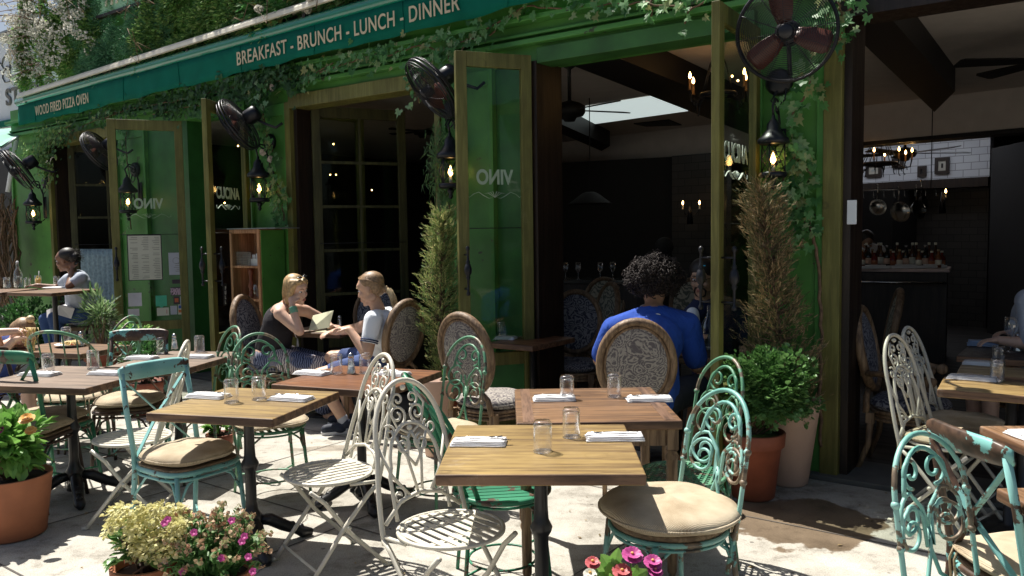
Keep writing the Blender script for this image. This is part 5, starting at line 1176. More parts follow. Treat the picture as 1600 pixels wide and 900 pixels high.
def setting(T, px, py, lb, ang=0.0, w_=.22, d_=.105, cut=1, z=TZ, mat=None):
    p = P(px, py, z); rz = T.rotation_euler[2]+ang; t = thing('folded_napkin', lb, 'napkin', (p.x, p.y, z), rz, 'white folded napkins'); mt = mat or m_napkin
    r_ = random.Random(int(px*7)); j = lambda: r_.uniform(-.003, .003)
    for k in range(3):
        b = MB(); w2 = w_-k*.006+j(); d2 = d_-k*.01+j(); vs = []; n = 10
        for i in range(n+1):
            for q in range(5): x = -w2/2+w2*i/n; y = -d2/2+d2*q/4; vs.append((x+j()*.5+k*.002, y+.002*math.sin(i*1.3+k), .001+k*.0065+.0009*abs(math.sin(i*.45+q*.3+k))))
        N1 = len(vs); vs += [(x, y, z_+.0052) for x, y, z_ in vs]
        fs = [(i*5+q, i*5+q+1, (i+1)*5+q+1, (i+1)*5+q) for i in range(n) for q in range(4)]; top = [tuple(a+N1 for a in f[::-1]) for f in fs]
        edge = [i*5 for i in range(n+1)]+[n*5+q for q in range(1, 5)]+[i*5+4 for i in range(n-1, -1, -1)]+[q for q in range(3, 0, -1)]; L = len(edge)
        b.add(vs, fs+top+[(edge[i], edge[(i+1) % L], edge[(i+1) % L]+N1, edge[i]+N1) for i in range(L)], True); b.build('cloth_layer', mt, t)
    if cut:
        c = thing('cutlery', 'steel fork and knife laid on the '+lb.replace('white folded napkin', 'napkin').replace('napkin ', 'napkin ', 1), 'cutlery', (p.x, p.y, z+.024), rz+R(4), 'forks and knives on the napkins')
        sx = 1 if cut > 0 else -1; b = MB(); b.tube([(sx*x, .012+y, z_) for x, y, z_ in ((-.10, 0, .002), (-.02, .003, .005), (.04, .002, .003), (.055, 0, .001))], [.0045, .0028, .003, .009], 8, flat=.35)
        for q in range(4): b.tube([(sx*.055, .012-.0075+.005*q, .002), (sx*.075, .012-.0075+.005*q, .001), (sx*.095, .012-.0065+.0043*q, .004)], .0013, 5)
        b.build('fork', m_steel, c)
        b = MB(); b.tube([(sx*x, -.018+y, z_) for x, y, z_ in ((.13, .004, -.005), (.06, .0, .003), (.02, 0, .004), (-.03, -.002, .003), (-.09, -.006, .002))], [.005, .0048, .004, .008, .002], 8, flat=.25); b.build('knife', m_steel, c)
    return t
setting(T1, 748, 694, 'white folded napkin left on the nearest honey-coloured table', R(-2)); setting(T1, 960, 686, 'white folded napkin right on the nearest honey-coloured table', R(1), cut=-1, w_=.23)
setting(T4, 866, 625, 'white folded napkin left on the brown bordered table', 0, w_=.21); setting(T4, 1014, 626, 'white folded napkin right on the brown bordered table', R(-1), cut=-1)
setting(T2, 325, 621, 'white folded napkin left on the left honey-coloured table', R(-3)); setting(T2, 455, 625, 'white folded napkin right on the left honey-coloured table', R(-3), cut=-1)
setting(T3, 488, 585, 'white folded napkin left on the reddish table', R(-3)); setting(T3, 612, 586, 'white folded napkin right on the reddish table', R(-3), cut=-1)
setting(T6, 62, 586.5, 'white folded napkin left on the worn left table', 0, w_=.24); setting(T6, 168, 585, 'white folded napkin right on the worn left table', 0)
setting(T7, 222, 561, 'white folded napkin left on the greyed entrance table', 0, w_=.21); setting(T7, 308, 559, 'white folded napkin right on the greyed entrance table', 0, cut=0)
setting(T10, 790, 530, 'white folded napkin left on the dark reddish corner table', R(15), w_=.17); setting(T10, 832, 523, 'white folded napkin right on the dark reddish corner table', R(10), w_=.17, cut=0)
setting(T12, 1518, 593, 'white folded napkin on the sunlit table at the right edge', R(-2), w_=.24); setting(T12b, 1530, 570, 'white folded napkin on the table behind the sunlit one', 0, w_=.18, z=TZ+.001)
setting(T13, 1612, 686, 'white folded napkin at the right edge on the brown table corner', R(5), w_=.2, cut=0)
m_bluen = plain('blue grey napkin', (0.30, 0.38, 0.52), 0.9, bs=.4, bscale=90)
o = setting(T15, 1535, 540, 'blue grey folded napkin on the dark table inside the room', R(8), w_=.19, d_=.13, cut=0, mat=m_bluen); o.scale = (1, 1, 1.8); o['group'] = 'napkins indoors'
def shaker(px, py, z, lb, s=1.0):
    p = P(px, py, z); t = thing('salt_shaker', lb, 'salt shaker', (p.x, p.y, z), 0); b = MB(); b.lathe([(.001, 0), (.026*s, 0), (.026*s, .006), (.021*s, .03), (.0165*s, .075*s), (.015*s, .09*s)], n=14); b.build('glass_body', glassmat('salt filled glass', (.9, .9, .88), .9, .5, .45), t)
    b = MB(); b.lathe([(.001, .003), (.022*s, .003), (.018*s, .045), (.001, .046)], n=14); b.build('salt', m_napkin, t); b = MB(); b.lathe([(.016*s, .088*s), (.0165*s, .1*s), (.012*s, .112*s), (.001, .118*s)], n=14); b.build('cap', m_steel, t)
shaker(549, 584, TZ, 'glass salt shaker with steel cap between two tumblers on the reddish table', 1.1); shaker(531, 513, TZ, 'salt shaker on the small table between the woman and the person in white'); shaker(127, 541, TZ, 'salt shaker beside the pasta plate')
shaker(1590, 549, TZ, 'salt shaker on the dark table inside the room', 1.1); shaker(273, 545, TZ, 'pepper shaker on the greyed entrance table')
# ================================================================ bottles, plate, carafes
def bottle(name, lb, loc, prof, mat, liquid=None, cat='bottle'):
    t = thing(name, lb, cat, loc); b = MB(); b.lathe(prof, n=22); b.build('glass_body', mat, t)
    if liquid: b = MB(); b.lathe(liquid[0], n=18); b.build('water', liquid[1], t)
    return t
car = [(.001, 0), (.042, 0), (.045, .01), (.045, .13), (.04, .165), (.022, .205), (.014, .235), (.014, .27), (.017, .275)]
m_water = glassmat('water', (.93, .96, .95), .8, .35, .04)
p = P(29, 449, 1.06); c_ = bottle('water_carafe', 'clear glass swing-top bottle of water on the high table', (p.x, p.y, 1.061), car, m_glass, ([(.001, .004), (.041, .004), (.041, .13), (.001, .131)], m_water)); b = MB(); b.lathe([(.001, .27), (.014, .272), (.016, .285), (.008, .3), (.001, .3)], n=12); b.build('stopper', m_napkin, c_)
p = P(1118, 549, .76)
bottle('water_carafe', 'clear water carafe between the two people at the black table', (p.x-.02, p.y+.1, .761), [(a*1.25, z*1.12) for a, z in car], m_glass, ([(.001, .004), (.05, .004), (.05, .10), (.001, .101)], m_water))
t = thing('juice_glass', 'tall glass of orange juice with a straw on the high table', 'glass', tuple(P(60, 448, 1.06))); b = MB(); b.lathe([(.001, 0), (.03, 0), (.033, .004), (.035, .13)], n=20); b.build('glass_wall', m_glass, t)
b = MB(); b.lathe([(.001, .005), (.029, .005), (.031, .09), (.001, .091)], n=18); b.build('juice', plain('orange juice', (.75, .45, .10), .3, bs=0), t); b = MB(); b.tube([(0, 0, .01), (.01, .01, .18)], .004, 6); b.build('straw', m_napkin, t)
p = P(43, 449, 1.06); glass_at(43, 449, 1.06, 'glass tumbler between the swing-top bottle and the juice', .9)
t = thing('folded_cloth', 'rumpled white napkin under the two tumblers on the high table', 'napkin', tuple(P(88, 450, 1.06))); b = MB(); b.ell((0, 0, .006), (.16, .07, .010), 20, 8); b.build('cloth', m_napkin, t)
t = thing('wine_glass', 'stemmed wine glass on the dark table inside the room', 'glass', tuple(P(1579, 550, .76))); b = MB(); b.lathe([(.034, .0), (.03, .003), (.005, .008), (.004, .09), (.02, .11), (.042, .15), (.044, .19), (.036, .235)], n=24); b.build('glass_wall', glassmat('wine glass', (1, 1, 1), 1, .55, .08), t)
t = thing('pasta_plate', 'white plate of pasta in red sauce on the left table', 'plate', tuple(P(112, 541, .761))); b = MB(); b.lathe([(.001, .004), (.07, .004), (.12, .018), (.122, .021), (.07, .009), (.001, .008)], n=28); b.build('plate', m_napkin, t)
m_pasta = plain('egg pasta', (.62, .45, .18), .5, bs=0)
b = MB(); r_ = random.Random(4)
for k in range(46):
    a = r_.uniform(0, 6.28); c = Vector((r_.gauss(0, .03), r_.gauss(0, .03), .02)); b.tube([c+Vector((math.cos(a+i*.6)*.03, math.sin(a+i*.6)*.03, .012*math.sin(i*1.3+k)+.008)) for i in range(6)], .0035, 5)
b.build('pasta', m_pasta, t); b = MB(); b.ell((.03, -.02, .02), (.03, .025, .012)); b.build('sauce', plain('tomato sauce', (.4, .06, .02), .4), t)
t = thing('menu_card', 'open cream menu card held above the small table', 'menu', tuple(P(480, 517, .77)))
pa, pb_, pc, pd_ = PD(482, 517, 6.95), PD(514, 512, 7.02), PD(521, 485, 7.12), PD(489, 493, 7.08); b = MB(); L0 = Vector(t.location)
for quad in ((pa, pb_, pc, pd_),): b.add([tuple(v-L0) for v in quad]+[tuple(v-L0+Vector((.002, .003, .001))) for v in quad], [(0, 1, 2, 3), (7, 6, 5, 4)]+[(i, 4+i, 4+(i+1) % 4, (i+1) % 4) for i in range(4)])
m_menu = plain('cream menu paper', (.62, .62, .42), .8, var=.05, bs=0); b.build('card', m_menu, t)
b = MB(); u = (pb_-pa); v_ = (pd_-pa)
for i in range(9):
    for c in (0.1, .55):
        q = pa+v_*(.1+i*.09)+u*c-L0+Vector((-.001, -.003, 0)); b.tube([q, q+u*.3], .0008, 4)
b.build('print', m_ink, t)
b = MB(); b.box((0, 0, 0), (.30, .2, .003)); o = b.build('paper_menu', m_menu); o.location = P(520, 516, .762); o.rotation_euler = (0, 0, .1); tag(o, 'second yellowish menu lying flat on the small table', 'menu')

# ================================================================ shelf cabinet
cn = .36
xa, za = W(355, 359, cn); xb, zb2 = W(404, 362, cn); xc_ = xb
CB = thing('shelf_cabinet', 'narrow orange-brown wooden shelf cabinet with green side beside the olive door', 'cabinet', F(xa+.03, cn), FA+R(3))
cw, cd, ch = (xb-xa)*.88, .30, za
m_cab = wood('orange brown cabinet wood', (.34, .14, .06), (.56, .28, .14), .5, axis=2); m_cabin = wood('cabinet inside', (.42, .20, .10), (.60, .34, .20), .6, axis=2)
b = MB(); b.bb(0, .035, 0, cd, 0, ch); b.bb(cw-.035, cw, 0, cd, 0, ch); b.bb(.035, cw-.035, 0, cd, ch-.04, ch); b.build('carcass', m_cab, CB, bevel=.004)
b = MB(); b.bb(.035, cw-.035, cd-.02, cd-.001, 0, ch-.04); b.build('back_panel', m_cabin, CB)
b = MB(); b.bb(cw+.002, cw+.012, .02, cd+.01, 0, ch-.01); b.build('side_panel', m_green, CB)
b = MB(); b.bb(-.02, cw+.25, -.01, cd, ch+.003, ch+.012); b.build('top_sheet', plain('grey metal sheet', (.3, .32, .33), .5, .5), CB)
shz = []
for py in (415, 466, 516, 560): z = W(380, py, cn-.05)[1]; shz.append(z); b = MB(); b.bb(.036, cw-.036, .01, cd-.021, z-.022, z); b.build('shelf', m_cab, CB)
def on_shelf(mb, name, lb, cat, mat, x, y, z): o = mb.build(name, mat); o.location = (CB.matrix_basis @ Vector((x, y, z))); o.rotation_euler = (0, 0, CB.rotation_euler[2]); return tag(o, lb, cat)
bpy.context.view_layer.update()
b = MB(); 
for i in range(14): b.bb(.0+i*.017, .002+i*.017, 0, .004, 0, .14)
for i in range(9): b.bb(0, .235, -.002, .002, i*.0165, i*.0165+.002)
for i in range(9): b.bb(.0, .002, 0, .18, i*.0165, i*.0165+.002); b.bb(.235, .237, 0, .18, i*.0165, i*.0165+.002)
on_shelf(b, 'wire_basket', 'wire mesh basket on the top shelf of the cabinet', 'basket', m_steel, .05, .03, shz[0]+.001)
b = MB(); b.bb(0, .12, 0, .09, 0, .07); b.bb(.01, .05, .01, .07, .071, .11); b.bb(.055, .1, .02, .08, .071, .12); on_shelf(b, 'napkin_stack', 'stack of white paper napkins on the top shelf of the cabinet', 'napkins', m_napkin, cw-.19, .05, shz[0]+.001)
b = MB(); b.lathe([(.001, 0), (.032, 0), (.034, .02), (.022, .05), (.024, .09), (.032, .12), (.022, .16), (.018, .22), (.030, .27), (.026, .30), (.014, .31), (.026, .33), (.022, .355), (.001, .36)], n=18); on_shelf(b, 'pepper_mill', 'tall reddish wooden pepper mill on the middle shelf of the cabinet', 'pepper mill', plain('red brown turned wood', (.22, .06, .03), .35), cw*.42, .10, shz[1]+.001)
for i, (x, y) in enumerate(((cw*.66, .08), (cw*.82, .10), (cw*.74, .19))):
    b = MB(); b.lathe([(.001, 0), (.033, 0), (.035, .14)], n=18); on_shelf(b, 'shelf_glass', ['front left of three clear glasses on the middle shelf', 'front right of three clear glasses on the middle shelf', 'rear one of three clear glasses on the middle shelf'][i], 'glass', m_glass, x, y, shz[1]+.001)
b = MB(); b.lathe([(.001, 0), (.034, 0), (.034, .12), (.014, .18), (.014, .24)], n=18); on_shelf(b, 'oil_bottle', 'clear bottle behind the glasses on the middle shelf', 'bottle', m_glass, cw*.84, .24, shz[1]+.001)
m_crate = wood('grey brown crate wood', (.10, .07, .05), (.26, .20, .15), .7)
b = MB(); z_, h_ = 0, .19
for (a, c, y0, y1) in ((0, .26, 0, .012), (0, .26, .2, .212)): b.bb(a, c, y0, y1, 0, .11); b.bb(a, .09, y0, y1, .111, h_-.03); b.bb(.17, c, y0, y1, .111, h_-.03); b.bb(a, c, y0, y1, h_-.029, h_)
b.bb(0, .012, .013, .199, 0, h_); b.bb(.248, .26, .013, .199, 0, h_); b.bb(.013, .247, .013, .199, 0, .012)
on_shelf(b, 'wooden_crate', 'small weathered wooden crate with hand holes on the lower shelf', 'crate', m_crate, .06, .03, shz[2]+.001)
b = MB(); b.bb(0, .2, 0, .16, 0, .2)
for i in range(6): b.bb(-.002, .202, -.004, -.001, .02+i*.03, .0215+i*.03); b.bb(.02+i*.032, .0215+i*.032, -.006, -.0041, 0, .2)
o = on_shelf(b, 'cloth_basket', 'pale folded cloths in a wire basket on the bottom shelf', 'basket', plain('pale blue cloth', (.45, .5, .55), .9), .1, .03, shz[3]+.001)

# ================================================================ potted plants
def pot(name, lb, cat, x, y, r_top, h, mat, rim=True, r_bot=None):
    t = thing(name, lb, cat, (x, y, 0)); rb = r_bot or r_top*.68; b = MB()
    pr = [(rb*.9, 0), (rb, .01), (rb+(r_top-rb)*.78*.93, h*.78)]
    if rim: pr += [(r_top*1.0, h*.79), (r_top*1.03, h*.8), (r_top*1.06, h*.99), (r_top*1.04, h), (r_top*.95, h), (r_top*.92, h*.9)]
    else: pr += [(r_top*.985, h*.985), (r_top*.99, h), (r_top*.93, h), (r_top*.9, h*.9)]
    b.lathe(pr, n=40); b.build('pot', mat, t); b = MB(); b.lathe([(.001, h*.93), (r_top*.93, h*.91)], n=24); b.build('soil', m_soil, t); return t
def bushy(t, c, r, count, s, out, mat, seed, clumps=40, cr=.3, stems=12, base=None, up_=.5, name='foliage', fold=.15):
    r_ = random.Random(seed); c = Vector(c); lv = MB(); cl = []
    for _ in range(clumps):
        v = rv(r_); k = r_.uniform(.35, 1.0); cl.append((Vector((v.x*r[0]*k, v.y*r[1]*k, v.z*r[2]*k)), r_.uniform(.6, 1.3)*cr))
    for _ in range(count):
        q, cc = r_.choice(cl); v = rv(r_)*cc*min(r)*(r_.random()**.5); p = c+q+v; d = (q*.6+v*1.5).normalized()+rv(r_)*.35+Vector((0, 0, up_*.4)); leaf(lv, p, d, Vector((r_.uniform(-.6, .6), r_.uniform(-.6, .6), 1)), s*r_.uniform(.55, 1.3), out, fold)
    lv.build(name, mat, t)
    if stems:
        b = MB(); base = Vector(base or (0, 0, c.z-r[2]))
        for q, cc in cl[:stems]: b.tube([base+Vector((r_.gauss(0, .02), r_.gauss(0, .02), 0)), base.lerp(c+q, .5)+rv(r_)*.02, c+q], [.006, .005, .003], 5)
        b.build('stem', m_bark, t)
    return cl
# left pot with zinnia-like plant
p = P(20, 835, 0); t = pot('potted_flower', 'orange terracotta pot of bright green zinnias at the far left', 'potted plant', p.x, p.y, .21, .335, m_terra, rim=False, r_bot=.165)
bushy(t, (0, 0, .52), (.21, .21, .16), 620, .085, OVAL, m_lime, 11, 60, .35, 30, (0, 0, .3), fold=.25)
def bloom(mb, c, r, n, seed=0, lay=2, up_=Vector((0, 0, 1))):
    r_ = random.Random(seed); u, v = frame(up_)
    for L in range(lay):
        for k in range(n): a = 2*math.pi*(k+.5*L)/n+r_.uniform(-.1, .1); d = (u*math.cos(a)+v*math.sin(a))+up_*(.05+.3*L); leaf(mb, c+d.normalized()*r*(.55-.12*L)+up_*.006*L, d, up_, r*(.95-.2*L), BLOB, -.1)
L0 = Vector(t.location)
b = MB(); bloom(b, PD(42, 655, p.y-.12)-L0, .042, 12, 1, 3, Vector((0, -.5, 1)).normalized()); bloom(b, PD(48, 673, p.y-.14)-L0, .03, 10, 2, 2, Vector((.2, -.6, 1)).normalized()); b.build('blossom', m_orange, t)
b = MB(); bloom(b, PD(-3, 672, p.y-.12)-L0, .03, 12, 3, 2, Vector((0, -.7, .6)).normalized()); b.build('blossom', m_mag, t)
# pale yellow flowers
p = PD(226, 885, 3.02); t = pot('potted_flower', 'terracotta pot of dense pale yellow kalanchoe florets at the bottom left', 'potted plant', p.x, p.y, .115, p.z+.015, m_terra, r_bot=.085); t.location.z = 0
zt = p.z
cl = bushy(t, (0, 0, zt+.10), (.17, .15, .09), 160, .05, OVAL, m_box, 12, 26, .3, 16, (0, 0, zt-.02))
f = MB(); r_ = random.Random(12); L0 = Vector(t.location)
for k in range(110):
    px, py = r_.uniform(168, 290), r_.uniform(792, 872)
    if (px < 200 and py > 850) or (px-232)**2/62**2+(py-826)**2/48**2 > 1.15: continue
    c = PD(px, py, p.y+r_.uniform(-.14, .08))-L0
    for j in range(26): v = rv(r_); leaf(f, c+Vector((v.x*.028, v.y*.028, v.z*.020)), v, Vector((v.y, v.z, 1)), .0165*r_.uniform(.7, 1.3), BLOB, .2)
f.build('florets', m_yflow, t)
# magenta / seed head plant
p = PD(333, 893, 3.0); t = pot('potted_flower', 'terracotta pot of straggly magenta phlox with brown seed heads at the bottom left', 'potted plant', p.x, p.y, .14, p.z+.01, m_terra, r_bot=.10); L0 = Vector(t.location)
g = MB(); s_ = MB(); f = MB(); mg = MB(); r_ = random.Random(13)
for k in range(150):
    a = r_.uniform(0, 6.28); q = math.sqrt(r_.random()); tip = Vector((math.cos(a)*q*.21, math.sin(a)*q*.19, p.z+.24-.13*q*q+r_.uniform(-.08, .03))); b0 = Vector((math.cos(a)*q*.07, math.sin(a)*q*.07, p.z-.01)); md = b0.lerp(tip, .5)+Vector((0, 0, .03))
    s_.tube([b0, md, tip], .0022, 4)
    for i in range(12): tt = r_.uniform(.1, .95); c = b0.lerp(md, tt*2) if tt < .5 else md.lerp(tip, tt*2-1); leaf(g, c, rv(r_)+Vector((0, 0, .5)), Vector((r_.uniform(-.5, .5), -.3, 1)), .045*r_.uniform(.6, 1.2), THIN if i % 2 else OVAL, .2)
    for i in range(9): leaf(f, tip+rv(r_)*.012, rv(r_)+Vector((0, 0, .6)), rv(r_), .017, THIN if i % 2 else BLOB, .2)
g.build('foliage', leafmat('phlox leaves', [(.05, .14, .03), (.11, .24, .06), (.22, .36, .13)]), t); s_.build('stem', m_ivy, t); f.build('seed_heads', m_pflow, t)
for i, (px, py) in enumerate(((257, 817), (262, 812), (362, 813), (382, 838), (378, 846), (388, 870), (346, 872), (285, 893), (395, 893), (303, 832))): bloom(mg, PD(px, py, p.y-.17)-L0, .014, 5, i, 2, Vector((.1, -.8, .5)).normalized())
mg.build('blossom', m_mag, t)
# zinnias, bottom centre
p = PD(975, 930, 2.62); t = pot('potted_flower', 'pot of magenta and coral zinnias cut off by the bottom edge', 'potted plant', p.x, p.y, .14, p.z, m_terra, r_bot=.10); L0 = Vector(t.location)
g = MB(); s_ = MB()
blooms = [(926, 880, m_red, .026), (988, 868, m_mag, .036), (1020, 879, m_mag, .032), (972, 894, m_red, .034), (1024, 893, m_mag, .026), (922, 898, m_wflow, .024)]
for i, (px, py, mt, rr) in enumerate(blooms):
    c = PD(px, py, 2.60+.02*(i % 3))-L0; b = MB(); bloom(b, c, rr, 13, i+20, 2, Vector((.1, -.45, 1)).normalized()); b.build('blossom', mt, t); s_.tube([(0, 0, p.z), (c.x*.7, c.y*.7, (c.z+p.z)/2), tuple(c)], .003, 5)
    q = MB(); q.ell(c+Vector((0, -.002, .010)), (.0055, .0055, .004), 10, 6); q.build('flower_centre', m_orange, t)
for (px, py, dx, dz, s0) in ((948, 880, -.4, .7, .075), (962, 872, .25, 1, .07), (955, 892, .1, .9, .085), (940, 890, -.3, 1, .07), (990, 895, .3, .8, .06), (965, 884, -.6, .5, .06), (1000, 897, .6, .4, .06), (975, 905, 0, .6, .07), (945, 905, -.5, .5, .07)):
    leaf(g, PD(px, py, 2.63)-L0, Vector((dx, -.2, dz)), Vector((.2, -1, .5)), s0, OVAL, .15)
g.build('foliage', m_lime, t); s_.build('stem', m_lime, t)
# right hand shrub, conifers
p = P(1190, 790, 0); p.y += .17
t = pot('potted_shrub', 'round glossy-leaved shrub in a dark terracotta pot by the right pier', 'potted plant', p.x, p.y, .175, .40, m_terra_d, r_bot=.125); L0 = Vector(t.location)
cz_ = PD(1200, 605, p.y).z
bushy(t, (PD(1200, 600, p.y).x-p.x, 0, cz_), (.31, .28, .24), 6500, .030, BLOB, m_box, 15, 150, .26, 20, (0, 0, .38)); b = MB(); b.lathe([(.001, .385), (.15, .38)], n=20); b.build('moss', plain('green moss', (.08, .11, .02), .95, bs=1), t)
p = P(1243, 765, 0); p.y += .15; tp = t = pot('potted_conifer', 'tall pale clay pot with a browning conifer against the right pier', 'potted tree', p.x, p.y, .20, .53, m_terra_p, rim=False, r_bot=.125)
def conifer(t, axis, prof, count, s, mat, seed):
    """axis: function h->(x,y,z), prof: function h->radius"""
    r_ = random.Random(seed); lv = MB(); st = MB(); st.tube([axis(i/10) for i in range(11)], [.014-.001*i for i in range(11)], 6)
    for k in range(count//15):
        h = r_.random()**.85; a = r_.uniform(0, 6.28); rr = prof(h)*r_.uniform(.4, 1.0)*(1+.28*math.sin(a*3+h*19)*math.cos(h*31+a)); c0 = Vector(axis(h)); d = Vector((math.cos(a), math.sin(a), r_.uniform(.5, 1.6))).normalized(); c = c0+Vector((math.cos(a)*rr, math.sin(a)*rr, 0)); sp_ = r_.uniform(.6, 1.5)
        if k % 3 == 0: st.tube([c0-Vector((0, 0, .04)), c], .004, 4)
        for j in range(16): q = r_.random(); leaf(lv, c+d*(.10*q*sp_)+rv(r_)*.011*(1-q*.4), d+rv(r_)*.6, rv(r_), s*r_.uniform(.45, 1.1), NEED if j % 4 else THIN, .0)
    lv.build('foliage', mat, t); st.build('trunk', m_bark, t)
L0 = Vector(t.location)
q0, q1, q2 = PD(1235, 640, p.y)-L0, PD(1212, 470, p.y-.02)-L0, PD(1188, 292, p.y)-L0
ax = lambda h: tuple(q0.lerp(q1, h*2) if h < .5 else q1.lerp(q2, h*2-1))
def pf(h): return (.24*(1-h/.55)**.6+.11) if h < .5 else (.115 if h < .62 else .115*max(0, 1-(h-.62)/.38)**.7+.02)
pf2 = lambda h: .21 if h < .3 else (.21-.13*(h-.3)/.28 if h < .58 else (.075+.03*math.sin((h-.58)/.42*3.1)) * (1 if h < .9 else (1-h)/.1+.1))
conifer(t, ax, lambda h: pf2(h)*.92, 14000, .042, m_conif, 16)
# small weeds trailing over the pale pot
p = PD(690, 540, 6.45); x_, y_ = p.x, 6.5; t = pot('potted_conifer', 'lumpy yellow-green conifer standing against the middle pier', 'potted tree', x_, y_, .19, .42, m_terra_d); L0 = Vector(t.location)
q0, q1, q2 = PD(695, 590, y_)-L0, PD(688, 450, y_)-L0, PD(693, 335, y_)-L0
ax2 = lambda h: tuple(q0.lerp(q1, h*2) if h < .5 else q1.lerp(q2, h*2-1))
pf3 = lambda h: (.10+.08*min(1, h/.25)) if h < .5 else (.18-.09*(h-.5)/.15 if h < .65 else (.10 if h < .92 else .05))
conifer(t, ax2, lambda h: pf3(h)*.72, 12500, .045, m_conif2, 17)
p = P(685, 668, 0); pt_ = PD(680, 592, 5.85); t = pot('potted_plant', 'pale pink clay pot with a small green plant behind the rib-back chair', 'potted plant', PD(682, 600, 5.85).x, 5.85, .125, pt_.z, m_terra_p, rim=False, r_bot=.09)
bushy(t, (.06, 0, pt_.z+.02), (.07, .07, .04), 130, .03, OVAL, m_box, 18, 14, .5, 0)
# left planters
def pdbush(lb, name, px, py, dep, r, count, s, out, mat, seed, zpot=.35, rp=.16):
    c = PD(px, py, dep); t = pot(name, lb, 'potted plant', c.x, c.y, rp, zpot, m_terra_d); bushy(t, (0, 0, c.z), r, count, s, out, mat, seed, 40, .35, 16, (0, 0, zpot-.02)); return t
pdbush('loose pale green oleander-like plant in front of the left window', 'potted_shrub', 155, 495, 8.6, (.20, .2, .28), 520, .10, THIN, leafmat('pale narrow leaves', [(.10, .2, .07), (.2, .32, .13), (.32, .42, .22)]), 21, .4)
pdbush('low bright green bushy plant at the foot of the menu door', 'potted_shrub', 205, 525, 7.9, (.30, .2, .14), 1500, .045, OVAL, m_climb, 22, .36, .2)
pdbush('dark leafy plant beneath the worn cross-back chair', 'potted_shrub', 225, 560, 7.4, (.22, .2, .22), 700, .045, OVAL, m_ivy_d, 23, .3, .18)
for (px, py, dp, lb) in ((20, 500, 9.6, 'dark clipped hedge under the high table at the left edge'), (60, 495, 9.9, 'dark clipped hedge behind the high table beside the green pier')):
    c = PD(px, py, dp); t = thing('hedge', lb, 'hedge', (c.x, c.y, 0)); bushy(t, (0, 0, .5), (.45, .3, .42), 2600, .04, OVAL, m_ivy_d, 24+px, 80, .3, 10, (0, 0, .05))
c = PD(345, 672, 5.0); t = pot('potted_plant', 'small weathered brown pot with a leafy plant under the green scroll-back chair', 'potted plant', PD(345, 690, 5.9).x, 5.9, .10, .17, m_terra_d); bushy(t, (0, 0, .23), (.12, .1, .06), 200, .05, OVAL, m_lime, 29, 14, .5, 6, (0, 0, .16))
# scrolled wire plant stand left
x_, z_ = 0, 0
# twisted curtain rail finial
b = MB(); c = W(72, 247, .12); pts = [Vector((c[0]+.055*math.cos(a), -.12, c[1]+.055*math.sin(a))) for a in [i*.45 for i in range(14)]]; b.tube(pts+[pts[-1]+Vector((.06, 0, -.06)), pts[-1]+Vector((.10, 0, .02)), pts[-1]+Vector((.2, 0, .03))], .01, 7)
o = b.build('cable_loop', m_steel); o.location = FO; o.rotation_euler = (0, 0, FA); tag(o, 'pale metal scroll hook at the top of the far left pier', 'hook')
# lace curtain
LC = thing('cafe_curtain', 'pale blue lace half curtain in the left window behind the seated woman', 'curtain', FO, FA); xa, za_ = W(128, 389, -.10); xb, zb_ = W(176, 389, -.10); za2 = W(150, 482, -.10)[1]
b = MB(); vs = []; n = 50
for i in range(n+1):
    x = xa-.05+(xb-xa+.3)*i/n; y = .10+.014*math.sin(i*1.1)
    for k in range(8): vs.append((x, y*1+.002*math.sin(k+i), za2+(za_-za2)*k/7-(.012*abs(math.sin(i*.9)) if k == 0 else 0)))
b.add(vs, [(i*8+k, (i+1)*8+k, (i+1)*8+k+1, i*8+k+1) for i in range(n) for k in range(7)], True); o = b.build('cloth', plain('blue grey lace', (.20, .28, .32), .9, var=.3, scale=30), LC)
m_ = o.modifiers.new('t', 'SOLIDIFY'); m_.thickness = .003

# ================================================================ inside the restaurant
def candle_bulb(mb_c, mb_f, p, h=.09, r=.011): 
    p = Vector(p); mb_c.lathe([(.02, -.005), (.022, 0), (r, .002), (r, h), (.001, h)], p, 10); mb_f.lathe([(.001, 0), (.011, .01), (.013, .025), (.007, .045), (.001, .06)], p+Vector((0, 0, h)), 10)
def chandelier(lb, px, py, dep, rr, n=8, top=CZ, cand=.09):
    c = PD(px, py, dep); t = thing('chandelier', lb, 'chandelier', tuple(c)); b = MB(); cb = MB(); fl = MB()
    b.tube([(rr*.55*math.cos(a*.314), rr*.55*math.sin(a*.314), 0) for a in range(20)], .022, 8, True)
    b.tube([(0, 0, -.05), (0, 0, .03)], .04, 10)
    for k in range(n):
        a = 2*math.pi*k/n+.2; u = Vector((math.cos(a), math.sin(a), 0)); b.tube([u*0+Vector((0, 0, 0)), u*rr*.55, u*rr*.75+Vector((0, 0, -.07)), u*rr*.95+Vector((0, 0, -.06)), u*rr+Vector((0, 0, .04))], .009, 6); b.tube([u*rr*.55, u*rr*.3+Vector((0, 0, .25)), Vector((0, 0, .42))], .006, 5)
        b.tube([u*rr*(.8+.06*math.cos(i*.7))+Vector((0, 0, -.10+.06*math.sin(i*.7))) for i in range(8)], .006, 5); candle_bulb(cb, fl, u*rr+Vector((0, 0, .04)), cand)
    b.tube([(0, 0, .42), (0, 0, top-c.z-.01)], .007, 6); b.build('frame', m_blackm, t); cb.build('candle_tubes', plain('candle tube', (.35, .2, .1), .7, bs=0), t); fl.build('bulbs', m_flame, t); return t
chandelier('iron candle chandelier with small lit bulbs hanging near the tiled wall', 1374, 256, 11.2, .40, 8, bz+.4)
chandelier('iron candle chandelier half hidden behind the right-hand open door', 1122, 148, 7.2, .26, 6)
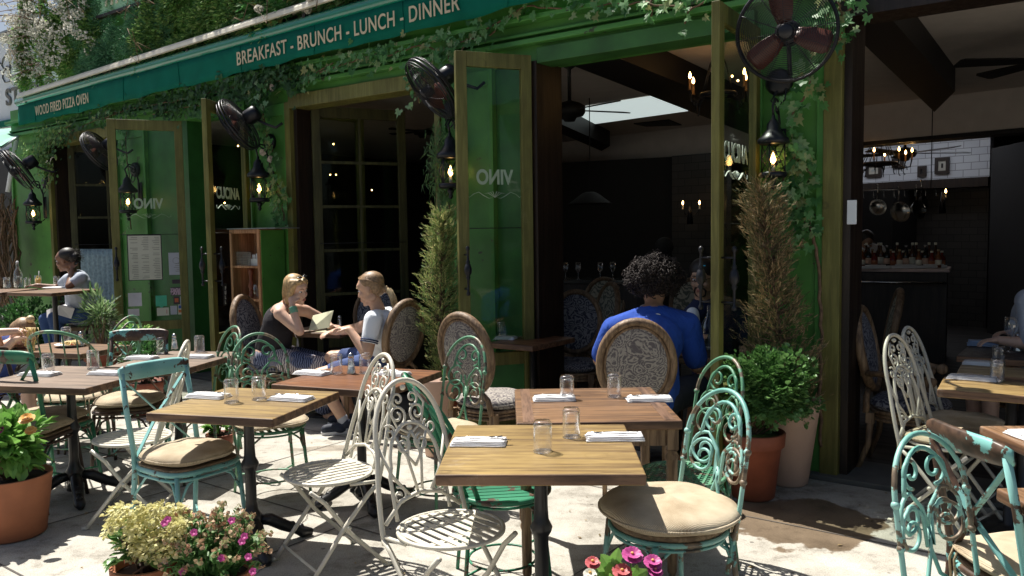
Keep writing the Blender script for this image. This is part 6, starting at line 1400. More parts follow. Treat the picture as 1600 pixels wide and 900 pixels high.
def ceil_fan(lb, px, py, dep, rot, R_=.62, top=CZ):
    c = PD(px, py, dep); t = thing('ceiling_fan', lb, 'ceiling fan', tuple(c), rot); b = MB(); b.lathe([(.001, -.10), (.05, -.10), (.07, -.06), (.13, -.05), (.15, -.02), (.15, .04), (.10, .07), (.03, .09), (.018, .10), (.018, top-c.z-.08), (.06, top-c.z-.05), (.07, top-c.z-.003)], n=24); b.build('motor', m_beam, t)
    for k in range(5):
        a = 2*math.pi*k/5; q = MB(); Mz = Matrix.Rotation(a, 4, 'Z') @ Matrix.Rotation(R(11), 4, 'X'); q.prism([(.15, -.03), (.24, -.06), (R_-.03, -.085), (R_, -.06), (R_, .06), (R_-.03, .085), (.24, .06), (.15, .03)], .01, Mz); q.build('blade', m_beam, t)
    return t
ceil_fan('dark five-blade ceiling fan in front of the rooflight', 890, 173, 7.9, R(20)); ceil_fan('dark ceiling fan near the tiled wall', 1414, 240, 11.6, R(0), .9, bz+.5); ceil_fan('dim ceiling fan deep in the room behind the middle window', 660, 205, 13.0, R(10)); ceil_fan('ceiling fan blades in the shadow at the top right', 1640, 95, 6.6, R(30), .7)
# pictures on the tiled wall
inv_t = tw_root.inverted(); m_art = plain('faded landscape print', (.28, .30, .28), .7, var=.4, scale=7, bs=0); m_mat = plain('picture mount', (.40, .38, .32), .8, bs=0)
def on_tile(px, py):
    M = inv_t; o = M @ CP; d = M.to_3x3() @ ray(px, py); t_ = (-.0-o.y)/d.y; q = o+d*t_; return q.x, q.z
for i, (x0, y0, x1, y1, lb, inner) in enumerate(((1315, 254, 1338, 277, 'framed landscape print at the left end of the tiled wall', m_art), (1354, 257, 1378, 276, 'framed print behind the chandelier', m_art), (1395, 248, 1412, 262, 'small dark framed picture right of the chandelier', m_int), (1435, 260, 1448, 276, 'small dark square plaque on the tiles', m_beam), (1462, 247, 1484, 271, 'framed dark picture with pale mount at the right end of the tiled wall', m_int))):
    xa, za = on_tile(x0, y0); xb, zb_ = on_tile(x1, y1); t = thing('framed_picture', lb, 'picture', tw_root @ Vector((xa, 0, zb_)), math.atan2(td.y, td.x), 'framed pictures on the tiled wall'); w_, h_ = xb-xa, za-zb_
    b = MB(); f_ = .05; b.bb(0, f_, -.04, -.003, 0, h_); b.bb(w_-f_, w_, -.04, -.003, 0, h_); b.bb(f_, w_-f_, -.04, -.003, 0, f_); b.bb(f_, w_-f_, -.04, -.003, h_-f_, h_); b.build('frame', m_darkwood, t)
    b = MB(); b.bb(f_, w_-f_, -.02, -.004, f_, h_-f_); b.build('mount', m_mat if inner is not m_beam else m_beam, t); b = MB(); b.bb(f_*1.9, w_-f_*1.9, -.024, -.021, f_*1.9, h_-f_*1.9); b.build('print', inner, t)
# sconces
for px, py, dp, lb in ((1078, 320, 11.9, 'two-armed candle sconce on the dim tiles inside the middle window'), (1473, 302, 11.6, 'glowing wall light right of the hanging pans')):
    c = PD(px, py, dp); t = thing('wall_sconce', lb, 'sconce', tuple(c)); b = MB(); cb = MB(); fl = MB(); b.tube([(0, 0, -.28), (0, 0, .02)], [.05, .015], 8)
    for s_ in ((-1, 1) if px < 1200 else (0,)): b.tube([(0, 0, -.1), (s_*.08, -.05, -.14), (s_*.12, -.08, -.06)], .008, 6); candle_bulb(cb, fl, (s_*.12, -.08, -.06), .06)
    b.build('arm', m_blackm, t); cb.build('candle_tube', m_cream, t); fl.build('bulb', m_flame, t)
# faint points of light; two are added bulbs for glints in door glass
pts = [(362+6, 206, 11), (372, 228, 11), (521, 225, 11), (516, 273, 12), (525, 273, 12), (566, 225, 11), (581, 297, 12), (862, 329, 12), (867, 329, 12), (1144, 119, 7.4), (1153, 126, 7.4), (144, 354, 13), (351, 317, 10)]
t = thing('bulbs_and_glints', 'far tiny candle bulbs in the dark dining room and added glints in door glass', 'bulbs', (0, 0, 0))
for px, py, dp in pts: b = MB(); b.ell((0, 0, 0), .010, 8, 6); o = b.build('bulb', m_flame, t); o.location = PD(px, py, dp)
# bar with bottles
BD = 9.9
ba, bb2 = PD(1250, 419, BD+.4), PD(1480, 419, BD-.4); bd_ = (bb2-ba); bd_.z = 0; L = bd_.length; ang = math.atan2(bd_.y, bd_.x)
BAR = thing('bar_counter', 'dark bar counter with a pale marble edge deep in the right-hand opening', 'bar', (ba.x, ba.y, 0), ang); bzt = (ba.z+bb2.z)/2
b = MB(); b.bb(0, L, 0, .6, 0, bzt-.05); b.build('front', m_darkwood, BAR); b = MB(); b.bb(-.02, L+.03, -.06, .62, bzt-.04, bzt); b.build('countertop', plain('pinkish marble', (.55, .42, .38), .3), BAR, bevel=.006)
b = MB(); b.tube([(0, -.12, bzt-.16), (L, -.12, bzt-.16)], .015, 8); b.build('rail', m_steel, BAR)
bm = [plain('brown bottle glass', (.06, .02, .008), .12, bs=0), plain('dark bottle glass', (.01, .012, .01), .1, bs=0), plain('amber bottle', (.20, .06, .015), .12, bs=0), plain('red bottle', (.16, .015, .01), .15, bs=0)]
bprot = []
for k in range(4):
    t = thing('liquor_bottle', '', 'bottle'); h = (.30, .27, .22, .20)[k]; r0 = (.034, .036, .036, .038)[k]; b = MB(); b.lathe([(.001, 0), (r0, 0), (r0, h*.58), (r0*.4, h*.74), (r0*.36, h*.93), (.001, h*.93)], n=12); b.build('glass_body', bm[k], t)
    b = MB(); b.lathe([(r0*.45, h*.9), (r0*.45, h), (.001, h)], n=10); b.build('cap', (m_cream, m_steel, m_tan, m_cream)[k], t); b = MB(); b.lathe([(r0+.001, h*.15), (r0+.001, h*.42)], n=12); b.build('bottle_label', (m_paper, m_terra_p, m_cream, m_terra)[k], t); bprot.append(t)
r_ = random.Random(31); kinds = ['tall brown', 'slim dark', 'squat amber', 'squat red']
for i in range(30):
    k = (1, 2, 3, 0, 2, 3)[i % 6] if i % 5 else 0; f_ = (i+.5)/30; x = L*(.33+.64*f_); v = Vector((math.cos(ang)*x-math.sin(ang)*(.25+.1*(i % 2)), math.sin(ang)*x+math.cos(ang)*(.25+.1*(i % 2)), 0))+Vector((ba.x, ba.y, bzt+.001))
    put(bprot[k], v, r_.uniform(0, 6), f'{kinds[k]} bottle in the row on the marble bar counter', 'bottles on the bar counter')
for i, px in enumerate((1364, 1411, 1454)):
    c = PD(px, 415, BD-.1); b = MB(); b.box((0, 0, 0), (.34, .12, .03)); b.box((.03, 0, .022), (.22, .09, .012)); o = b.build('bar_towel', m_napkin, bevel=.008); o.location = (c.x, c.y, bzt+.016); tag(o, ('leftmost', 'middle', 'rightmost')[i]+' of three folded white towels on the bar counter', 'towel', 'folded towels on the bar counter')
# hanging pans
m_pan = plain('aluminium pan', (.6, .58, .55), .25, 1.0, bs=0); 
for i, (px, py, r0, lb) in enumerate(((1370, 325, .10, 'leftmost hanging colander above the bar'), (1403, 332, .13, 'round hanging pan in the middle above the bar'), (1431, 329, .12, 'large round hanging pan right of the middle one'), (1439, 317, .09, 'small dark pan hanging highest on the right'))):
    c = PD(px, py, 10.3); t = thing('hanging_pan', lb, 'pan', tuple(c), R(-10)+i*.3, 'pans hanging over the bar'); b = MB(); rx = Matrix.Rotation(R(80), 3, 'X'); b.lathe([(.001, .0), (r0*.8, .0), (r0, .05), (r0*1.03, .052), (r0*.98, .045), (r0*.78, .008), (.001, .008)], n=28, rot=rx); b.build('bowl', m_pan if i < 3 else m_int, t)
    b = MB(); b.tube([(0, 0, r0), (.01, 0, r0+.14), (0, 0, r0+.2)], .009, 6); b.build('handle', m_pan, t)
c = PD(1400, 300, 10.3); t = thing('pan_rack', 'iron rail with hooks carrying the pans over the bar', 'rack', tuple(c)); b = MB(); b.tube([(-.55, .1, .03), (.55, -.1, .03)], .012, 8)
for i in range(9): x = -.5+i*.12; b.tube([(x, -.18*x, .03), (x, -.18*x, -.06), (x+.02, -.18*x, -.07)], .005, 5)
b.build('rail', m_steel, t); b = MB(); b.tube([(-.4, .07, .03), (-.4, .07, bz+.3-c.z)], .006, 5); b.tube([(.4, -.07, .03), (.4, -.07, bz+.3-c.z)], .006, 5); b.build('hanger', m_beam, t)
c = PD(1336, 308, 10.5); b = MB(); b.tube([(0, 0, -.14), (0, 0, .16)], [.03, .02], 8); o = b.build('copper_mill', plain('copper', (.5, .2, .1), .3, .9, bs=0)); o.location = c; tag(o, 'narrow copper tube hanging left of the pans', 'utensil')
# white switch plate on the right jamb, pendant lamp shade, hood of the middle room
x_, z_ = W(1316, 332, 0); b = MB(); b.bb(-.028, .028, -.012, .0, -.075, .075); o = b.build('switch_plate', m_grayw, bevel=.003); o.location = F(x_+.06, .005, z_); o.rotation_euler = (0, 0, FA); tag(o, 'white switch plate on the dark reveal of the right opening', 'switch')
c = PD(922, 318, 10); b = MB(); b.lathe([(.05, .14), (.10, .12), (.26, .0), (.265, -.005), (.25, 0), (.09, .11), (.04, .13)], n=28); b.tube([(0, 0, .13), (0, 0, CZ-c.z-.01)], .006, 5); o = b.build('pendant_lamp', m_int); o.location = c; tag(o, 'dim pendant lamp shade in the middle of the dark room', 'lamp')
c = PD(1038, 385, 11.5); b = MB(); b.lathe([(.001, -.02), (.12, -.02), (.13, -.01), (.13, .01), (.12, .02), (.001, .02)], n=28, rot=Matrix.Rotation(R(90), 3, 'X')); o = b.build('wall_clock', m_beam); o.location = c; tag(o, 'round dark plaque on the wall behind the curly-haired person', 'plaque')
# ledge with glassware at the back of the middle room
a, c = PD(850, 436, 9.8), PD(985, 436, 9.2); d = c-a; t = thing('back_counter', 'carved dark counter with beaded edge inside the room behind the tables', 'counter', (a.x, a.y, 0), math.atan2(d.y, d.x)); b = MB(); b.bb(-1, d.length+.3, 0, .5, 0, a.z-.05); b.build('front', m_darkwood, t); b = MB(); b.bb(-1, d.length+.3, -.04, .5, a.z-.049, a.z); b.build('top', plain('dark polished top', (.03, .03, .03), .2), t, bevel=.01)
for i, px in enumerate((885, 905, 940, 960)):
    q = PD(px, 430, 9.45); s_ = thing('wine_glass', ('first', 'second', 'third', 'fourth')[i]+' stemmed glass from the left on the dark carved counter', 'glass', (q.x, q.y+.15, a.z+.001), 0, 'stemmed glasses indoors'); b = MB(); b.lathe([(.034, .0), (.005, .006), (.004, .08), (.02, .10), (.036, .14), (.03, .2)], n=16); b.build('glass_wall', glassmat('stem glass', (1, 1, 1), 1, .55, .08) if i == 0 else bpy.data.materials['stem glass'], s_)
# ================================================================ people
def skinmat(name, c):
    m, t, b, l = nodes(name); v = coords(t, l); n = N(t, 'TexNoise', Scale=14.0, Detail=5.0); l(v, n.inputs[0])
    l(ramp(t, l, n.outputs[0], [(.3, tuple(x*.86 for x in c)), (.7, tuple(min(1, x*1.1) for x in c))]), b.inputs['Base Color']); b.inputs['Roughness'].default_value = .5
    b.inputs['Subsurface Weight'].default_value = .12; b.inputs['Subsurface Radius'].default_value = (.02, .008, .004); n2 = N(t, 'TexNoise', Scale=180.0); l(v, n2.inputs[0]); bump(t, l, b, n2.outputs[0], .15, .001); return m
def cloth(name, c, var=.12, fold=.5): 
    m, t, b, l = nodes(name); v = coords(t, l, (1, 1, .6)); n = N(t, 'TexNoise', Scale=9.0, Detail=3.0, Distortion=.8); l(v, n.inputs[0]); n2 = N(t, 'TexNoise', Scale=5.0, Detail=2.0); l(v, n2.inputs[0])
    l(ramp(t, l, n2.outputs[0], [(.3, tuple(x*(1-var) for x in c)), (.7, tuple(min(1, x*(1+var)) for x in c))]), b.inputs['Base Color']); b.inputs['Roughness'].default_value = .9; bump(t, l, b, n.outputs[0], fold, .03); return m
def remesh(mb, name, mat, parent, voxel=.008, smooth=5, f=.5):
    o = mb.build(name, mat, None); m = o.modifiers.new('r', 'REMESH'); m.mode = 'VOXEL'; m.voxel_size = voxel; m.use_smooth_shade = True
    s_ = o.modifiers.new('s', 'SMOOTH'); s_.iterations = smooth; s_.factor = f; bpy.context.view_layer.update()
    me = bpy.data.meshes.new_from_object(o.evaluated_get(bpy.context.evaluated_depsgraph_get())); me.name = name; old = o.data; bpy.data.objects.remove(o); bpy.data.meshes.remove(old)
    for p_ in me.polygons: p_.use_smooth = True
    me.materials.clear(); me.materials.append(mat); r = bpy.data.objects.new(name, me); sc.collection.objects.link(r); r.parent = parent; return r
def headM(c, yaw, pit=0.0, rl=0.0): return Matrix.Translation(c) @ Matrix.Rotation(yaw, 4, 'Z') @ Matrix.Rotation(pit, 4, 'Y') @ Matrix.Rotation(rl, 4, 'X')
def add_head(b, M, s=1.0):
    """face looks along +x; centre of the skull at the origin"""
    def E(c, r, n=20, m=14, rt_=None): b.ell(M @ (Vector(c)*s), tuple(q*s for q in r), n, m, (M.to_3x3() @ rt_) if rt_ is not None else M.to_3x3())
    E((-.008, 0, .03), (.098, .076, .088)); E((.012, 0, -.03), (.078, .062, .092)); E((.048, 0, -.085), (.038, .042, .034)); E((.074, 0, -.108), (.018, .02, .014))
    E((.068, 0, .042), (.028, .052, .026)); E((.072, 0, .022), (.020, .052, .012))
    E((.092, 0, -.018), (.014, .010, .028), rt_=Matrix.Rotation(R(-22), 3, 'Y')); E((.102, 0, -.034), (.013, .013, .010)); E((.093, .011, -.037), (.009, .008, .007)); E((.093, -.011, -.037), (.009, .008, .007))
    E((.088, 0, -.062), (.012, .024, .0065)); E((.086, 0, -.074), (.012, .021, .007))
    for s_ in (-1, 1): E((.060, s_*.040, -.032), (.026, .022, .024)); E((-.004, s_*.075, -.010), (.018, .009, .030), rt_=Matrix.Rotation(s_*R(-18), 3, 'Z')); E((.0, s_*.05, -.07), (.045, .016, .03))
def face_bits(t, M, s, brow, eye, lipc):
    d = MB()
    for s_ in (-1, 1): w_ = MB(); w_.ell(M @ (Vector((.076, s_*.032, .004))*s), (.012*s, .013*s, .008*s), 10, 8, M.to_3x3()); w_.build('eye', m_napkin, t); d.ell(M @ (Vector((.0865, s_*.031, .003))*s), (.004*s, .006*s, .006*s), 10, 8, M.to_3x3())
    d.build('pupils', eye, t); b = MB()
    for s_ in (-1, 1): b.tube([M @ (Vector(q)*s) for q in ((.094, s_*.014, .026), (.092, s_*.03, .033), (.080, s_*.048, .027))], [.003*s, .0038*s, .002*s], 6)
    b.build('eyebrows', brow, t); b = MB(); b.ell(M @ (Vector((.0955, 0, -.0625))*s), (.006*s, .021*s, .005*s), 14, 8, M.to_3x3()); b.ell(M @ (Vector((.0945, 0, -.073))*s), (.006*s, .018*s, .0055*s), 14, 8, M.to_3x3()); b.build('lips', lipc, t)
def add_hand(b, wrist, palmdir, normal, s=1.0, curl=.5, thumb=1):
    """palm and five separate bent fingers merged in the body mesh"""
    p = Vector(wrist); d = Vector(palmdir).normalized(); n = Vector(normal); n = (n-d*n.dot(d)).normalized(); x = d.cross(n)
    c = p+d*.045*s; rot = Matrix((x, d, n)).transposed(); b.ell(c, (.040*s, .05*s, .016*s), 14, 10, rot); b.cap(p-d*.02*s, p+d*.02*s, .024*s, .026*s)
    for k, (off, ln) in enumerate(((-.030, .062), (-.010, .076), (.011, .072), (.030, .056))):
        q = p+d*.082*s+x*off*s; dd = d.copy(); r0 = .0088*s
        for j, f_ in enumerate((.42, .32, .26)): a = curl*(.5+.35*j); dd = (dd*math.cos(a)-n*math.sin(a)); e = q+dd*ln*f_*s; b.cap(q, e, r0, r0*.92, 8); q = e; n2 = n; r0 *= .93
    q = p+d*.025*s+x*thumb*.032*s; e = q+(d*.6+x*thumb*.8-n*.35).normalized()*.036*s; b.cap(q, e, .012*s, .011*s, 8); e2 = e+(d*.9+x*thumb*.2-n*.4).normalized()*.03*s; b.cap(e, e2, .0105*s, .009*s, 8)
def limb(b, pts, rs):
    for i in range(len(pts)-1): b.cap(pts[i], pts[i+1], rs[i], rs[i+1])
def V(px, py, dep): return PD(px, py, dep)
def hair_strands(name, mat, t, gen, n, r=.0035, seed=0):
    b = MB(); r_ = random.Random(seed)
    for _ in range(n): pts = gen(r_); b.tube(pts, [r]*(len(pts)-1)+[r*.3], 4)
    return b.build(name, mat, t)
m_skin = skinmat('light skin', (.60, .38, .28)); m_skin2 = skinmat('tanned skin', (.56, .34, .23)); m_skind = skinmat('brown skin', (.22, .11, .065)); m_skinm = skinmat('olive skin', (.34, .19, .12))
m_blond = plain('honey blond hair', (.42, .28, .13), .5, var=.35, scale=60, bs=.6, bscale=120); m_lblond = plain('pale blond hair', (.55, .42, .24), .5, var=.3, scale=60, bs=.6, bscale=120); m_brownh = plain('light brown hair', (.27, .17, .09), .5, var=.35, scale=60, bs=.6, bscale=120)
m_blackh = plain('black hair', (.015, .011, .010), .5, bs=.6, bscale=120); m_curl = plain('dark brown curly hair', (.018, .011, .009), .8, var=.4, scale=40, bs=.3)
m_lip = plain('lips', (.42, .16, .13), .4, bs=0); m_dark = plain('dark eye', (.02, .02, .02), .2, bs=0)
def scalp(b, M, s, back=1.0, low=-.05):
    """close cap of hair leaving the face free"""
    b.ell(M @ (Vector((-.022, 0, .040))*s), (.098*s, .086*s, .090*s), 24, 14, M.to_3x3()); b.ell(M @ (Vector((-.045, 0, -.0))*s), (.072*s, .082*s, .085*s), 20, 12, M.to_3x3())

# ---- woman with the menu
PW = thing('person', 'woman in a sleeveless black top resting her head on her hand while reading a menu', 'person', (-2.0, 7.15, 0)); L0 = Vector(PW.location)
def q_(v): return Vector(v)-L0
pel = q_((-2.13, 7.18, .56)); ch = q_((-2.05, 7.10, .84)); nk = q_((-1.965, 7.06, 1.02)); hc = q_(V(463, 452, 7.03)); sR = q_(V(437, 490, 6.92)); eR = q_(V(468, 519, 6.86)); wR = q_(V(456, 475, 6.93)); sL = q_(V(478, 486, 7.22)); eL = q_(V(508, 500, 7.30)); wL = q_(V(516, 510, 7.12))
eR.z = max(eR.z, .80); wL.z = max(wL.z, .80)
Mh = headM(hc, R(-28), R(14), R(8)); b = MB(); add_head(b, Mh, 1.02); b.cap(nk+Vector((-.01, 0, -.03)), hc+Vector((-.02, .0, -.07)), .052, .048)
b.ell(nk+Vector((-.02, 0, -.05)), (.09, .16, .06)); b.ell(ch, (.11, .16, .16)); b.cap(ch, pel, .125, .15); b.ell(pel, (.17, .19, .13))
limb(b, [sR, eR], [.052, .042]); limb(b, [eR, wR], [.042, .026]); limb(b, [sL, eL], [.052, .042]); limb(b, [eL, wL], [.042, .026]); b.cap(nk+Vector((0, 0, -.04)), sR, .05, .055); b.cap(nk+Vector((0, 0, -.04)), sL, .05, .055)
add_hand(b, wR, hc+Vector((-.02, -.05, -.02))-wR, (0, -1, .1), .95, .75, 1); add_hand(b, wL, (.6, -.5, .1), (0, .1, 1), .95, .5, -1)
kR = q_(V(505, 576, 6.92)); kL = q_(V(525, 572, 7.18)); limb(b, [pel+Vector((.03, -.09, -.02)), kR], [.09, .062]); limb(b, [pel+Vector((.03, .09, -.02)), kL], [.09, .062]); fR = Vector((kR.x+.02, kR.y, .07)); fL = Vector((kL.x-.05, kL.y, .07)); limb(b, [kR, fR], [.058, .036]); limb(b, [kL, fL], [.058, .036]); b.cap(fR, fR+Vector((.14, -.03, -.03)), .035, .025); b.cap(fL, fL+Vector((.14, -.03, -.03)), .035, .025)
remesh(b, 'body', m_skin, PW, .0075); face_bits(PW, Mh, 1.02, m_brownh, m_dark, m_lip)
b = MB(); b.ell(ch+Vector((0, 0, -.01)), (.122, .168, .17)); b.cap(ch+Vector((0, 0, -.05)), pel, .14, .165); b.ell(nk+Vector((-.025, .05, -.085)), (.075, .09, .07)); b.ell(nk+Vector((-.025, -.045, -.085)), (.075, .085, .07)); remesh(b, 'black_top', cloth('black jersey', (.012, .010, .014)), PW, .009, 6)
sk = cloth('navy white patterned skirt', (.5, .47, .44)); t_ = sk.node_tree; l = t_.links.new; bs = t_.nodes['Principled BSDF']; vv = coords(t_, l); wv = N(t_, 'TexWave', Scale=16.0, Distortion=7.0, Detail=2.0); wv.bands_direction = 'X'; l(vv, wv.inputs[0]); n2 = N(t_, 'TexNoise', Scale=4.0); l(vv, n2.inputs[0])
mxx = N(t_, 'MixRGB'); l(ramp(t_, l, n2.outputs[0], [(.47, (0, 0, 0)), (.52, (1, 1, 1))]), mxx.inputs[0]); l(ramp(t_, l, wv.outputs['Fac'], [(.4, (.55, .5, .47)), (.6, (.10, .08, .12))]), mxx.inputs[1]); l(ramp(t_, l, wv.outputs['Fac'], [(.45, (.02, .028, .07)), (.75, (.16, .19, .30))]), mxx.inputs[2]); l(mxx.outputs[0], bs.inputs['Base Color'])
b = MB(); b.ell(pel+Vector((0, 0, -.02)), (.185, .205, .135)); limb(b, [pel+Vector((.03, -.09, -.02)), kR+Vector((.02, 0, 0))], [.115, .095]); limb(b, [pel+Vector((.03, .09, -.02)), kL], [.115, .095]); b.cap(kR, fR+Vector((-.02, 0, .1)), .095, .10); b.cap(kL, fL+Vector((0, 0, .1)), .095, .10); b.cap(kR, kL, .09, .09); remesh(b, 'skirt', sk, PW, .011, 8)
b = MB(); b.ell(Mh @ Vector((-.028, 0, .045)), (.098, .088, .088), 24, 14, Mh.to_3x3()); b.ell(Mh @ Vector((-.05, 0, -.02)), (.066, .084, .10), 24, 14, Mh.to_3x3())
for s_ in (-1, 1): b.cap(Mh @ Vector((.03, s_*.068, .06)), Mh @ Vector((-.01, s_*.082, -.10)), .028, .026)
b.cap(Mh @ Vector((.065, -.03, .088)), Mh @ Vector((-.0, -.06, .07)), .024, .034); b.cap(Mh @ Vector((.065, .02, .09)), Mh @ Vector((-.0, .06, .07)), .024, .034); remesh(b, 'hair', m_blond, PW, .007, 3)
hair_strands('hair_strands', m_blond, PW, lambda r_: (lambda a, s_: [Mh @ Vector((.07-.09*a, s_*(.02+.03*a), .105)), Mh @ Vector((.03-.10*a, s_*.088, .05)), Mh @ Vector((.02-.09*a, s_*.096, -.03)), Mh @ Vector((.015-.07*a, s_*.088+r_.gauss(0, .006), -.11-r_.uniform(0, .03)))])(r_.random(), r_.choice((-1, 1))), 120, .0028, 3)
b = MB(); 
for s_ in (-1, 1): b.tube([Mh @ Vector((.055+.016*math.cos(a*.6), s_*.028, .132+.012*math.sin(a*.6))) for a in range(11)], .003, 5, True); b.ell(Mh @ Vector((.058, s_*.030, .128)), (.020, .026, .008), 12, 8, Mh.to_3x3())
b.build('sunglasses', m_dark, PW)
b = MB(); dd = (wR-eR).normalized(); u, v = frame(dd)
for k in range(5): c = wR-dd*(.035+.011*k); b.tube([c+u*.031*math.cos(a*.5)+v*.031*math.sin(a*.5) for a in range(13)], .0045, 6, True)
b.build('bangles', plain('green bead bangles', (.12, .38, .27), .4), PW)
b = MB(); b.tube([nk+Vector((.03, -.05, -.02)), ch+Vector((.13, -.02, .0)), ch+Vector((.16, 0, -.12)), pel+Vector((.24, -.03, .14))], .003, 5); b.tube([pel+Vector((.24, -.03, .14)), pel+Vector((.24, -.03, .07))], [.006, .012], 8); b.build('tassel_necklace', m_napkin, PW)

# ---- man in white polo
PM = thing('person', 'person in a white polo shirt and blue shorts with a long blond ponytail', 'person', (-1.15, 6.95, 0)); L0 = Vector(PM.location)
hc = q_(V(578, 448, 6.82)); nk = q_(V(592, 482, 6.86)); ch = q_(V(603, 510, 6.88)); pel = q_((-1.12, 6.98, .56)); sN = q_(V(583, 495, 6.68)); eN = q_(V(573, 546, 6.62)); wN = q_(V(547, 510, 6.72)); sF = q_(V(610, 488, 7.06)); eF = q_((-1.38, 7.22, .80)); wF = q_((-1.52, 7.02, .80)); wN.z = max(wN.z, .80)
Mh = headM(hc, R(172), R(16), 0); b = MB(); add_head(b, Mh, 1.05); b.cap(nk+Vector((.01, 0, -.03)), hc+Vector((.02, 0, -.07)), .058, .055); b.ell(ch, (.13, .18, .17)); b.cap(ch, pel, .135, .15); b.ell(pel, (.17, .18, .13)); b.cap(nk+Vector((0, 0, -.04)), sN, .06, .062); b.cap(nk+Vector((0, 0, -.04)), sF, .06, .062)
limb(b, [sN, eN], [.06, .048]); limb(b, [eN, wN], [.048, .030]); limb(b, [sF, eF], [.06, .048]); limb(b, [eF, wF], [.048, .03]); add_hand(b, wN, (-.7, .3, .1), (0, 0, 1), 1.0, .55, -1); add_hand(b, wF, (-.5, -.6, 0), (0, 0, 1), 1.0, .5, 1)
kN = q_(V(500, 580, 6.80)); kF = q_((-1.58, 7.15, .56)); aN = q_(V(541, 652, 6.80)); aF = q_((-1.42, 7.1, .1)); limb(b, [pel+Vector((-.03, -.09, 0)), kN], [.095, .066]); limb(b, [pel+Vector((-.03, .09, 0)), kF], [.095, .066]); limb(b, [kN, aN], [.064, .040]); limb(b, [kF, aF], [.064, .04]); b.cap(aN, aN+Vector((-.08, -.02, -.05)), .04, .03); b.cap(aF, aF+Vector((-.08, 0, -.05)), .04, .03)
remesh(b, 'body', m_skin2, PM, .0075); face_bits(PM, Mh, 1.05, m_lblond, m_dark, m_lip)
m_polo = cloth('white polo cotton', (.78, .81, .86), .04, .8); b = MB(); b.ell(ch, (.145, .195, .18)); b.cap(ch, pel+Vector((0, 0, .02)), .155, .17); b.ell(nk+Vector((.01, 0, -.05)), (.10, .15, .06)); b.cap(nk+Vector((0, 0, -.045)), sN, .07, .075); b.cap(nk+Vector((0, 0, -.045)), sF, .07, .075); b.cap(sN, sN.lerp(eN, .55), .078, .066); b.cap(sF, sF.lerp(eF, .55), .078, .066); remesh(b, 'polo_shirt', m_polo, PM, .009, 6)
b = MB(); dd = (eN-sN).normalized(); u, v = frame(dd)
for k, off in enumerate((.60, .66)): c = sN.lerp(eN, off); b.tube([c+u*.069*math.cos(a*.4)+v*.069*math.sin(a*.4) for a in range(16)], .005, 6, True)
b.build('sleeve_band', plain('navy trim', (.02, .03, .09), .8), PM)
b = MB(); b.ell(pel, (.185, .195, .14)); limb(b, [pel+Vector((-.03, -.09, 0)), (pel+Vector((-.03, -.09, 0))).lerp(kN, .72)], [.108, .088]); limb(b, [pel+Vector((-.03, .09, 0)), (pel+Vector((-.03, .09, 0))).lerp(kF, .72)], [.108, .088]); remesh(b, 'shorts', cloth('blue shorts', (.05, .08, .20)), PM, .009, 6)
m_sneak = plain('dark blue sneaker', (.015, .022, .04), .7)
def shoe(t, a, d, mat, sole=None, sc_=1.0):
    d = Vector(d).normalized(); b = MB(); a = Vector((a.x, a.y, 0)); z = Vector((0, 0, 1)); b.cap(a+z*.075, a+z*.04-d*.03, .048*sc_, .04*sc_); b.cap(a+z*.055, a+d*.16*sc_+z*.045, .045*sc_, .038*sc_); b.ell(a+d*.05*sc_+z*.035, (.06, .06, .035)); remesh(b, 'shoe', mat, t, .006, 3)
    b = MB(); n = MB(); u = Vector((-d.y, d.x, 0)); out = []
    for i in range(20): q = 2*math.pi*i/20; out.append((math.cos(q)*.135*sc_+.065, math.sin(q)*.046*sc_))
    Mz = Matrix(((d.x, u.x, 0, a.x), (d.y, u.y, 0, a.y), (0, 0, 1, .0), (0, 0, 0, 1))); b.prism(out, .026, Mz); b.build('shoe_sole', sole or m_napkin, t, bevel=.004)
shoe(PM, aN, (-.9, -.35, 0), m_sneak); shoe(PM, aF, (-.9, -.1, 0), m_sneak); b = MB(); b.cap(aN+Vector((0, 0, -.03)), aN.lerp(kN, .12), .044, .045); b.build('sock', plain('grey sock', (.4, .42, .46), .9), PM)
b = MB(); b.ell(Mh @ Vector((-.028, 0, .048)), (.104, .088, .088), 24, 14, Mh.to_3x3()); b.ell(Mh @ Vector((-.055, 0, .0)), (.066, .080, .085), 24, 14, Mh.to_3x3()); b.cap(Mh @ Vector((-.09, 0, -.03)), Mh @ Vector((-.125, 0, -.045)), .04, .028); remesh(b, 'hair', m_brownh, PM, .007, 3)
b = MB(); pt0 = Mh @ Vector((-.13, 0, -.04)); b.tube([pt0+Vector((0, 0, 0)), pt0+Vector((.03, -.02, -.02)), pt0+Vector((.05, -.03, -.07)), pt0+Vector((.06, -.04, -.14))], [.016, .024, .022, .006], 12); b.build('ponytail', m_lblond, PM); hair_strands('ponytail_strands', m_lblond, PM, lambda r_: [pt0+rv(r_)*.012, pt0+Vector((.03, -.02, -.015))+rv(r_)*.022, pt0+Vector((.055, -.03, -.07))+rv(r_)*.026, pt0+Vector((.07, -.04, -.14))+rv(r_)*.03], 90, .0026, 4)
hair_strands('hair_strands', m_brownh, PM, lambda r_: (lambda a, s_: [Mh @ Vector((.07-.02*a, s_*.05*a, .11-.015*a)), Mh @ Vector((-.02, s_*(.03+.065*a), .135-.06*a)), Mh @ Vector((-.09, s_*(.02+.06*a), .08-.05*a)), Mh @ Vector((-.128, s_*.012, -.035))])(r_.random(), r_.choice((-1, 1))), 150, .0028, 14)
b = MB(); b.tube([pt0+Vector((.0, .022*math.cos(a*.7), .022*math.sin(a*.7))) for a in range(9)], .006, 6, True); b.build('hair_tie', m_tan, PM)

PM.location = PM.location+Vector((.043, -.24, 0))
